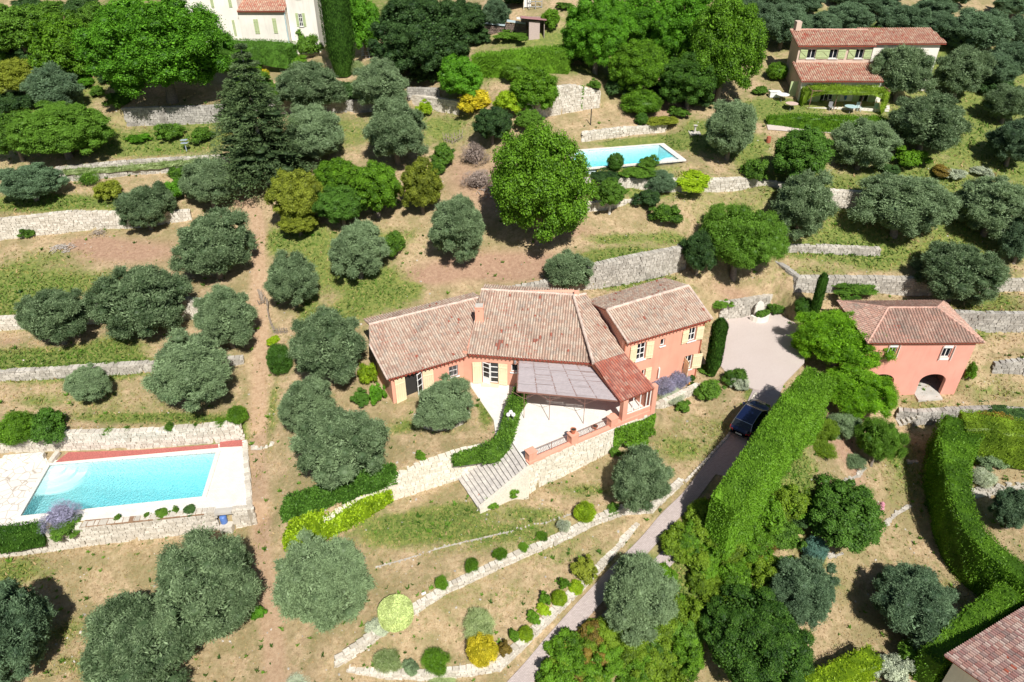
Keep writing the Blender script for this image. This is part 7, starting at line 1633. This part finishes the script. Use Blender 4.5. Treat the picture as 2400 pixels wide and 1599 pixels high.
# ivy on the terrace wall hangs in front of it
# the mixed bank below the driveway: bushes nobody could tell apart
rs = random.Random(12); n_b = 0
bank = [(1640,1225),(1600,1290),(1700,1290),(1560,1350),(1640,1370),(1720,1350),(1600,1440),(1660,1450),(1500,1510),(1560,1520),(1440,1540),(1380,1570),(1330,1600),(1480,1590),(1560,1590),(1620,1540),(1400,1600),(1760,1290),(1790,1340),(1740,1240),(1810,1215),(1850,1180),(1680,1400),(1600,1490),(1520,1460),(1790,1270),(1830,1250),(1660,1330),(1440,1490),(1500,1560),(1730,1400),(1350,1540),(1530,1400),(1850,1340)]
bank += [(1672,1205),(1640,1240),(1607,1275),(1400,1478),(1368,1508),(1338,1540),(1308,1572),(1285,1605)]
extra = [(x + rs.uniform(-28, 28), y + rs.uniform(-24, 24)) for x, y in bank for _ in range(1)]
for i, (x, y) in enumerate(bank + extra):
    fm = rs.choice(['bank', 'bank', 'bank', 'hedge', 'linden', 'linden', 'mid', 'rust' if y < 1400 or x < 1500 else 'bank'])
    if x < 1630 and y > 1300 and x > 1400 and y < 1480 and (x - 1497) ** 2 + (y - 1400) ** 2 < 60 ** 2: continue
    shrub('bank_shrub', x, y, rs.uniform(28, 46), 'one of the %s shrubs massed on the bank below the driveway' % {'bank': 'yellow green', 'hedge': 'bright green', 'linden': 'dull green', 'lime': 'lime coloured', 'mid': 'darker green', 'rust': 'reddish brown'}[fm], 'shrub', 'shrub', fm, None, group='shrubs massed on the bank below the driveway', zr=rs.uniform(.7, 1.1), sink=.3)
# dark low plants under the upper trees and beyond, so that the far slope is clothed
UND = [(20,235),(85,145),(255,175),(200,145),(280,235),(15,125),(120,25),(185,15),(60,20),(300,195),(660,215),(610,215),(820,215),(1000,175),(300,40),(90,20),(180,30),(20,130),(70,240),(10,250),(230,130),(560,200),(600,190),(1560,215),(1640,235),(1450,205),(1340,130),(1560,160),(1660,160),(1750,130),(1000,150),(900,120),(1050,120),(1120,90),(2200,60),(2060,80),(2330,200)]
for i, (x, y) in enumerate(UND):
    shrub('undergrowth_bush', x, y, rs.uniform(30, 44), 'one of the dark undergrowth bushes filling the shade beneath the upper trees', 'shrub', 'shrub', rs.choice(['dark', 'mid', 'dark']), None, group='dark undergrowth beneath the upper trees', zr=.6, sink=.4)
# trees of the far slope beyond the top edge (their crowns close the view from the side too)
k = 0
for y in (128, 137, 147, 158):
    for x in np.arange(-100, 105, 8.5):
        px, py = proj((x + (y % 3), y, gz(x, y) + 3))
        if py > -6: continue
        k += 1
        if k > 80: break
        root = empty('far_tree', (x + rs.uniform(-2, 2), y + rs.uniform(-2, 2), gz(x, y))); tag(root, 'one of the dense trees of the wood above the top edge', 'tree', 'wood above the top edge')
        t = bpy.data.objects.new('trunk', TRUNK[0]); COL.objects.link(t); t.parent = root; t.scale = (1.4, 1.4, 2); R = rs.uniform(3.2, 4.6); c = bpy.data.objects.new('crown', rs.choice(CM['broad'] + CM['olive'])); COL.objects.link(c); c.parent = root; c.location = (0, 0, R); c.scale = (R, R, R * .9); c.rotation_euler.z = rs.uniform(0, 6); setmat(c, FM[rs.choice(['olive_far', 'dark', 'mid'])])

# ---- clipped hedges following a line
def hedge(name, pts, label, fm, cat='hedge', dens=95, leaf=(.17, .06), core=.93, seed=1, spike=.0):
    """pts: (px,py of the top centre, top z, width, height)"""
    rs = np.random.RandomState(seed); Q = []
    for a, b, z, w_, h in pts:
        if z is None: q = hit(a, b, h); q.z = gz(q.x, q.y) + h
        else: q = P(a, b, z)
        Q.append((q, w_, h + .3))
    fine = []
    for i in range(len(Q) - 1):
        n = max(2, int((Q[i + 1][0] - Q[i][0]).length / .5))
        for j in range(n): f = j / n; fine.append((Q[i][0].lerp(Q[i + 1][0], f), Q[i][1] * (1 - f) + Q[i + 1][1] * f, Q[i][2] * (1 - f) + Q[i + 1][2] * f))
    fine.append(Q[-1]); o = fine[len(fine) // 2][0].copy(); o.z = o.z - fine[len(fine) // 2][2]
    K_ = []
    for i, (p, w_, h) in enumerate(fine):
        d_ = fine[min(i + 1, len(fine) - 1)][0] - fine[max(i - 1, 0)][0]; d_.z = 0; d_.normalize(); s_ = Vector((-d_.y, d_.x, 0)); K_.append((p - o, d_, s_, w_, h))
    V, Fc = [], []; prof = lambda w_, h: [(-w_ * .54, -h), (-w_ * .52, -h * .5), (-w_ * .5, -.14), (-w_ * .43, 0), (w_ * .43, 0), (w_ * .5, -.14), (w_ * .52, -h * .5), (w_ * .54, -h)]
    for p, d_, s_, w_, h in K_:
        for a, b in prof(w_ * core, h): 
            q = p + s_ * a * .97 + Vector((0, 0, b - .13)); V.append(tuple(q + Vector(rs.normal(size=3) * .05)))
    for i in range(len(K_) - 1):
        for j in range(7): a = i * 8 + j; Fc.append((a, a + 8, a + 9, a + 1))
    def cap(i): b = i * 8; return [(b, b + 1, b + 6, b + 7), (b + 1, b + 2, b + 5, b + 6), (b + 2, b + 3, b + 4, b + 5)]
    Fc += cap(0) + [f[::-1] for f in cap(len(K_) - 1)]
    C, NR = [], []
    for i in range(len(K_) - 1):
        p, d_, s_, w_, h = K_[i]; p2 = K_[i + 1][0]; L = (p2 - p).length
        pr = prof(w_, h); segs = [(math.hypot(pr[j + 1][0] - pr[j][0], pr[j + 1][1] - pr[j][1]), j) for j in range(7)]
        for sl, j in segs:
            n = int(sl * L * dens * (2.2 if j in (2, 4) else 1) + rs.rand()); 
            if n <= 0: continue
            f = rs.rand(n, 1); g = rs.rand(n, 1); a = np.array(pr[j]); b = np.array(pr[j + 1]); ab = a + (b - a) * f
            lump = .06 * np.sin(3.1 * (i * .5) + 5 * f) + .04 * np.sin(i * 1.7 + 11 * f) + .05 * rs.normal(size=(n, 1))
            nn_ = np.array([(b - a)[1], -(b - a)[0]]); nn_ = -nn_ / np.linalg.norm(nn_); ab = ab + nn_ * lump
            c = np.array(p) + (np.array(p2) - np.array(p)) * g + np.array(s_) * ab[:, :1] + np.array([0, 0, 1]) * ab[:, 1:]
            C.append(c); NR.append(np.repeat((np.array(s_) * nn_[0] + np.array([0, 0, 1]) * nn_[1])[None], n, 0))
    for e_, sg in ((0, -1), (len(K_) - 1, 1)):
        p, d_, s_, w_, h = K_[e_]; n = int(w_ * h * dens); a = (rs.rand(n, 1) - .5) * w_; b = -rs.rand(n, 1) * h
        C.append(np.array(p) + np.array(s_) * a + np.array([0, 0, 1]) * b + np.array(d_) * sg * (.05 + .05 * rs.normal(size=(n, 1)))); NR.append(np.repeat(np.array(d_)[None] * sg, n, 0))
    C = np.concatenate(C); NR = np.concatenate(NR); n = len(C); ax = rdir(n, rs) * .7 + NR * .75
    LV, LF = leaves(C, ax, rdir(n, rs), leaf[0], leaf[1], rs)
    Vc = np.array(V); Fq = np.array(Fc); allV = np.concatenate([Vc, LV]); allF = np.concatenate([Fq, LF + len(Vc)]); r = np.concatenate([np.full(len(Fq), .2), rs.rand(n)])
    me = npmesh(name, allV, allF, r); ob = link(name, me, FM[fm]); ob.location = o; tag(ob, label, cat); return ob
hedge('tall_hedge', [(1926,872,3.1,2.2,5.3),(1868,938,3.1,2.1,5.4),(1814,1012,2.9,2.0,5.3),(1764,1086,2.1,2.0,5.2),(1722,1145,1.2,1.9,4.9),(1698,1176,.6,1.9,4.6)], 'tall flat topped bright hedge running along the driveway beside the car', 'hedge', dens=190)
hedge('curved_hedge', [(2260,985,-2.4,3.2,3.6),(2240,1050,-2.6,2.4,3.7),(2248,1120,-3.0,1.7,3.7),(2258,1180,-3.4,1.6,3.8),(2285,1235,-3.7,1.6,3.9),(2325,1280,-4.0,1.7,4.0),(2400,1340,-4.4,1.8,4.0),(2470,1390,-4.6,1.8,4.0)], 'tall hedge curving down the right side with a deep black shadow', 'hedge', dens=100, seed=2)
hedge('yellowing_hedge', [(2262,982,-2.2,2.6,3.4),(2310,985,-2.0,2.4,3.2),(2400,1000,-1.9,2.2,3.0),(2460,1010,-1.9,2.2,3.0)], 'wide yellowing hedge at the upper end of the curved hedge', 'bank', dens=80, seed=5)
hedge('straight_hedge', [(2375,1380,-4.9,1.5,3.6),(2300,1435,-5.2,1.5,3.5),(2240,1490,-5.6,1.4,3.3),(2185,1540,-5.9,1.4,3.2)], 'straight clipped hedge between the wide olive and the tiled roof corner', 'hedge', dens=100, seed=3)
hedge('yellow_box_hedge', [(2055,1530,-7.0,1.4,1.8),(1990,1560,-7.2,1.4,1.8),(1900,1605,-7.5,1.4,1.8),(1820,1645,-7.7,1.4,1.8)], 'yellow green clipped hedge with a rounded end at the bottom right', 'lime', dens=110, seed=4)
hedge('maize_hedge', [(1112,128,None,2.0,2.2),(1180,122,None,2.2,2.2),(1250,114,None,2.2,2.4),(1335,110,None,2.2,2.6)], 'long row of tall bright green canes above the clipped ball', 'hedge', dens=60, leaf=(.4, .06), seed=6)
hedge('low_garden_hedge', [(1800,272,None,1.0,.8),(1860,268,None,1.4,1.2),(1960,272,None,1.6,1.5),(2075,274,None,1.3,1.4)], 'low hedge with a golden top below the beige house', 'linden', dens=90, seed=7)
hedge('vine_canopy', [(1884,206,13.1,1.2,1.5),(1905,202,13.3,2.0,.5),(1950,203,13.4,2.3,.1),(2000,205,13.35,2.1,.2),(2030,205,13.4,2.3,.1),(2068,207,13.3,2.2,.5),(2084,216,13.0,1.4,1.9)], 'green vine growing over the porch of the beige house', 'bank', 'vine', dens=90, seed=8)
hedge('vine_canopy', [(500,98,15.6,4.2,2.2),(560,100,15.5,4.6,2.2),(620,101,15.4,4.6,1.6),(682,106,15.2,4.0,2.0)], 'deep green vine canopy along the foot of the white farmhouse', 'box', 'vine', dens=60, seed=9)
hedge('vine_hedge', [(1222,900,1.9,.7,2.0),(1205,935,1.5,.8,1.7),(1192,985,1.2,.85,1.4),(1182,1020,.9,.95,1.2),(1160,1040,.6,.9,1.1),(1110,1056,.3,.5,.6),(1062,1068,.15,.3,.4)], 'green vine crossing the white terrace beside the pergola and down to the stairs', 'mid', 'vine', dens=220, leaf=(.22, .07), seed=14)
hedge('yellow_creeper', [(672,1240,None,1.9,.75),(720,1228,None,2.2,.85),(785,1202,None,2.1,.85),(850,1172,None,1.7,.8),(908,1140,None,1.0,.5)], 'long yellow green creeper strip along the garden wall by the dirt path', 'lime', 'creeper', dens=150, leaf=(.2, .12), seed=15)
hedge('dark_hedge', [(665,1178,None,1.7,.8),(720,1164,None,1.8,.8),(790,1138,None,1.7,.8),(860,1112,None,1.6,.7),(925,1098,None,1.1,.5)], 'low dark green hedge strip at the foot of the huge olive above the yellow creeper', 'box', 'hedge', dens=150, leaf=(.2, .1), seed=16)
hedge('pool_hedge', [(-20,1245,-3.1,1.0,1.4),(40,1237,-3.1,1.0,1.4),(92,1230,-3.15,.9,1.3)], 'dark low hedge at the left front of the near pool', 'box', dens=120, seed=10)
hedge('striped_grass_border', [(150,396,None,.9,.25),(280,386,None,1.2,.25),(400,374,None,1.3,.3),(520,360,None,1.4,.3)], 'pale striped grass border along the top of a stone wall at the left', 'palegrass', 'plants', dens=60, leaf=(.4, .05), seed=11)
# ivy sheets hanging on vertical wall faces
def ivy(name, A, B, z0, z1, label, fm='hedge', n=1500, thick=.35, seed=1):
    rs = np.random.RandomState(seed); A = np.array(A, float); B = np.array(B, float); e = B - A; L = math.hypot(e[0], e[1]); e /= L; nn_ = np.array([e[1], -e[0]])
    s_ = rs.rand(n); t = rs.rand(n) ** .7; lim = .55 + .45 * np.sin(s_ * 9 + seed) * .6 + .2 * rs.rand(n); t = t * np.clip(lim, .25, 1)
    th = thick * (.3 + .7 * rs.rand(n)) * np.sin(np.clip(s_ * math.pi, .25, 2.9)); x = A[0] + e[0] * L * s_ + nn_[0] * th; y = A[1] + e[1] * L * s_ + nn_[1] * th; z = z1 - (z1 - z0) * t + .05
    C = np.stack([x, y, z], 1); o = C.mean(0); nr = np.array([nn_[0], nn_[1], .4]) + rs.normal(size=(n, 3)) * .4; V, Fc = leaves(C - o, rdir(n, rs), nr, .17, .13, rs); ob = link(name, npmesh(name, V, Fc, rs.rand(n)), FM[fm]); ob.location = o; tag(ob, label, 'ivy')
a = P(1440, 1004, 0); b = P(1536, 968, 0); ivy('ivy_curtain', (a.x, a.y), (b.x, b.y), -2.3, .0, 'thick green ivy curtain on the terrace wall right below the porch', n=3800, thick=.4)
a = P(1295, 204, 14.3); ivy('creeper', (P(1356, 262, 11.2).x, P(1356, 262, 11.2).y - .05), (P(1362, 262, 11.2).x + .2, P(1362, 262, 11.2).y - .05), 11.3, 14.1, 'thin creeper climbing down the middle of the high rubble wall', 'mid', 260, .1, 2)

# ---- grass tufts and litter over the whole ground: uncountable
rsn = np.random.RandomState(5); n = 210000
pxs = rsn.rand(n) * 2500 - 50; pys = 130 + (1640 - 130) * rsn.rand(n) ** .62
zs = np.full(n, -2.0); x = y = None
for _ in range(14):
    xo = (pxs - CX) / FPX; yo = (pys - CY) / FPX; dz = -sp - yo * cp; t = (zs - CAMZ) / dz; x = xo * t; y = (cp - yo * sp) * t
    zs = zs * .4 + .6 * Tq(x, y)
g_, b_, p_ = cover(x, y); keep = (rsn.rand(n) < .3 + .8 * np.clip(g_, 0, 1) - .25 * b_ - .3 * p_)
bad = np.zeros(n, bool)
def inside(poly):
    global bad
    bad |= polydist(x, y, np.array([[q[0], q[1]] for q in poly])) < .05
inside([q for q in tp + inn]); inside([P(a, b, -3.8) for a, b in [(-90, 1266), (190, 1238), (595, 1192), (578, 1028), (326, 1050), (-90, 1064)]]); inside([P(a, b, -1.5) for a, b in [(1765, 905), (1676, 840), (1678, 752), (1797, 729), (1885, 785), (1885, 850), (1812, 922)]])
inside([TL, TR, BR, BL]); inside([P(a, b, 9.5) for a, b in [(1330, 402), (1610, 385), (1548, 328), (1340, 345)]])
dl = [(1765, 905), (1700, 1030), (1640, 1105), (1575, 1180), (1490, 1260), (1420, 1340), (1330, 1430), (1270, 1500), (1188, 1600), (1120, 1690)]; dr = [(1835, 900), (1770, 1040), (1652, 1200), (1505, 1375), (1360, 1545), (1220, 1720)]
inside([hit(*q) for q in dl] + [hit(*q) for q in dr[::-1]])
for pl_, f_ in ((None, [fA.at(0, 0, .3), fA.at(fA.L, 0, .3), fB.at(fB.L, 0, .3), rC[0], rC[1], fE.at(0, 0, .1), fE.at(fE.L, 0, .1), bk[2], bk[3], rB[2], rB[3], rA[3], rA[4]]),): inside(f_)
m_ = keep & ~bad; x, y, g_, b_ = x[m_], y[m_], g_[m_], b_[m_]; n = len(x); z = Tq(x, y)
dist = np.hypot(x, y); L_ = (.10 + .13 * rsn.rand(n)) * (1 + .9 * np.clip(g_, 0, 1)) * (.6 + dist / 90); a = rsn.rand(n) * 6.28; lean = rsn.rand(n) * .9 + .2
ax = np.stack([np.cos(a) * lean, np.sin(a) * lean, np.ones(n) * .55], 1); C = np.stack([x, y, z + L_ * .18], 1)
V, Fc = leaves(C, ax, rdir(n, rsn), 1.0, 1.0, rsn); V = V.reshape(n, 4, 3); V = C[:, None] + (V - C[:, None]) * (L_[:, None, None] * np.array([1, 1, 1])) ; ctr = C[:, None]
sd = V[:, 1] - V[:, 3]; V[:, 1] = C + sd * .14; V[:, 3] = C - sd * .14
lab = np.clip(g_ + .25 * rsn.normal(size=n), 0, 1)
me = npmesh('grass', V.reshape(-1, 3) - np.array([0, 45, 0]), Fc, lab)
m, nt, o = newmat('grass_tuft'); c = ramp(nt, attr(nt, 'rnd'), [(0, (.42, .3, .16)), (.25, (.5, .38, .2)), (.5, (.26, .26, .06)), (.8, (.13, .2, .03)), (1, (.1, .19, .02))]); nn3 = noise(nt, 2.5, 3, wpos(nt)); c = mixc(nt, nn3.outputs[0], c, (.7, .62, .5), 'MULTIPLY'); princ(nt, o, c, .95)
ob = link('grass', me, m); ob.location = (0, 45, 0); tag(ob, 'short dry and green grass tufts covering the hillside', 'grass', kind='stuff')

# weeds and loose stones, uncountable
n = 3600; pxs = rsn.rand(n) * 2500 - 50; pys = 200 + 1420 * rsn.rand(n) ** .7; zs = np.full(n, -2.0)
for _ in range(14):
    xo = (pxs - CX) / FPX; yo = (pys - CY) / FPX; dz = -sp - yo * cp; t = (zs - CAMZ) / dz; x = xo * t; y = (cp - yo * sp) * t; zs = zs * .4 + .6 * Tq(x, y)
bad = np.zeros(n, bool)
for poly in ([q for q in tp + inn], [P(a, b, -3.8) for a, b in [(-90, 1266), (190, 1238), (595, 1192), (578, 1028), (326, 1050), (-90, 1064)]], [P(a, b, -1.5) for a, b in [(1765, 905), (1676, 840), (1678, 752), (1797, 729), (1885, 785), (1885, 850), (1812, 922)]],
             [TL, TR, BR, BL], [P(a, b, 9.5) for a, b in [(1330, 402), (1610, 385), (1548, 328), (1340, 345)]], [hit(*q) for q in dl] + [hit(*q) for q in dr[::-1]],
             [fA.at(0, 0, .3), fA.at(fA.L, 0, .3), fB.at(fB.L, 0, .3), rC[0], rC[1], fE.at(0, 0, .1), fE.at(fE.L, 0, .1), bk[2], bk[3], rB[2], rB[3], rA[3], rA[4]]): inside(poly)
ok = ~bad; x, y = x[ok], y[ok]; n = len(x); h1 = n // 2; g_, b_, p_ = cover(x, y)
kk = 12; wx = np.repeat(x[:h1], kk); wy = np.repeat(y[:h1], kk); hh2 = np.repeat(.12 + .25 * rsn.rand(h1) ** 2 + .1 * np.clip(g_[:h1], 0, 1), kk); a = rsn.rand(len(wx)) * 6.28; sp2 = hh2 * .5 * rsn.rand(len(wx))
C = np.stack([wx + np.cos(a) * sp2, wy + np.sin(a) * sp2, Tq(wx, wy) + hh2 * .4], 1); ax = np.stack([np.cos(a), np.sin(a), .6 + rsn.rand(len(wx))], 1)
V, Fc = leaves(C, ax, rdir(len(C), rsn), 1, 1, rsn); V = V.reshape(-1, 4, 3); sd = (V[:, 1] - V[:, 3]); V = C[:, None] + (V - C[:, None]) * hh2[:, None, None]; V[:, 1] = C + sd * hh2[:, None] * .14; V[:, 3] = C - sd * hh2[:, None] * .14
me = npmesh('weeds', V.reshape(-1, 3) - np.array([0, 45, 0]), Fc, np.repeat(rsn.rand(h1), kk)); ob = link('weeds', me, FM['mid']); ob.location = (0, 45, 0); tag(ob, 'scattered low green weeds on the terraces', 'weeds', kind='stuff')
x, y = x[h1:], y[h1:]; n = len(x); r = .03 + .08 * rsn.rand(n) ** 3; V = (IV[None] * (1 + .25 * rsn.normal(size=(n, len(IV), 1)))) * r[:, None, None] * np.array([1, 1, .6]) + np.stack([x, y, Tq(x, y) + r * .2], 1)[:, None]
Fr = (IF[None] + (np.arange(n) * len(IV))[:, None, None]).reshape(-1, 3); me = npmesh('loose_stones', V.reshape(-1, 3) - np.array([0, 45, 0]), Fr, np.repeat(rsn.rand(n), len(IF))); ob = link('loose_stones', me, STONE['g']); ob.location = (0, 45, 0); tag(ob, 'small loose stones lying in the dry grass', 'stones', kind='stuff')

# flat round clipped topiary
q = hit(926, 1427, 1.2); d_ = depth((q.x, q.y, q.z + 1.2)); Rr = 41 * d_ / FPX; rs3 = np.random.RandomState(9); n = 26000; f = rs3.rand(n) ** .5; a = rs3.rand(n) * 2 * math.pi; side = rs3.rand(n) < .3
rr = np.where(side, Rr * (1 - .03 * rs3.rand(n)), Rr * f * .99); zz = np.where(side, .35 + .85 * rs3.rand(n), 1.2 + .04 * rs3.normal(size=n) - .12 * f ** 6); hole = (~side) & (np.abs(rr * np.sin(a) - Rr * .35) < .05) & (np.abs(rr * np.cos(a) + Rr * .1) < Rr * .38)
C = np.stack([rr * np.cos(a), rr * np.sin(a), zz], 1)[~hole]; nr = np.where(side[:, None], np.stack([np.cos(a), np.sin(a), a * 0], 1), np.array([0, 0, 1.]))[~hole] + rs3.normal(size=(len(C), 3)) * .3
V, Fc = leaves(C, rdir(len(C), rs3), nr, .08, .05, rs3); tv = np.array([(Rr * .95 * math.cos(t), Rr * .95 * math.sin(t), z_) for z_ in (.35, 1.12) for t in np.linspace(0, 2 * math.pi, 24, endpoint=False)] + [(0, 0, 1.12), (0, 0, .35)]); tf = []
for j in range(24): k = (j + 1) % 24; tf += [(j, k, 24 + k), (j, 24 + k, 24 + j), (24 + j, 24 + k, 48), (k, j, 49)]
root = empty('flat_topiary', (q.x, q.y, gz(q.x, q.y))); tag(root, 'pale green flat topped round topiary at the end of the edging wall', 'topiary'); link('crown', mixedmesh('crown', (V, Fc, rs3.rand(len(C))), [(tv, np.array(tf), np.full(len(tf), .0))]), FM['pale'], root)
mb = MB(); mb.tube([(q.x, q.y, q.z - .3), (q.x, q.y, q.z + .6)], .1, 8); part(mb, 'trunk', BARK, root)
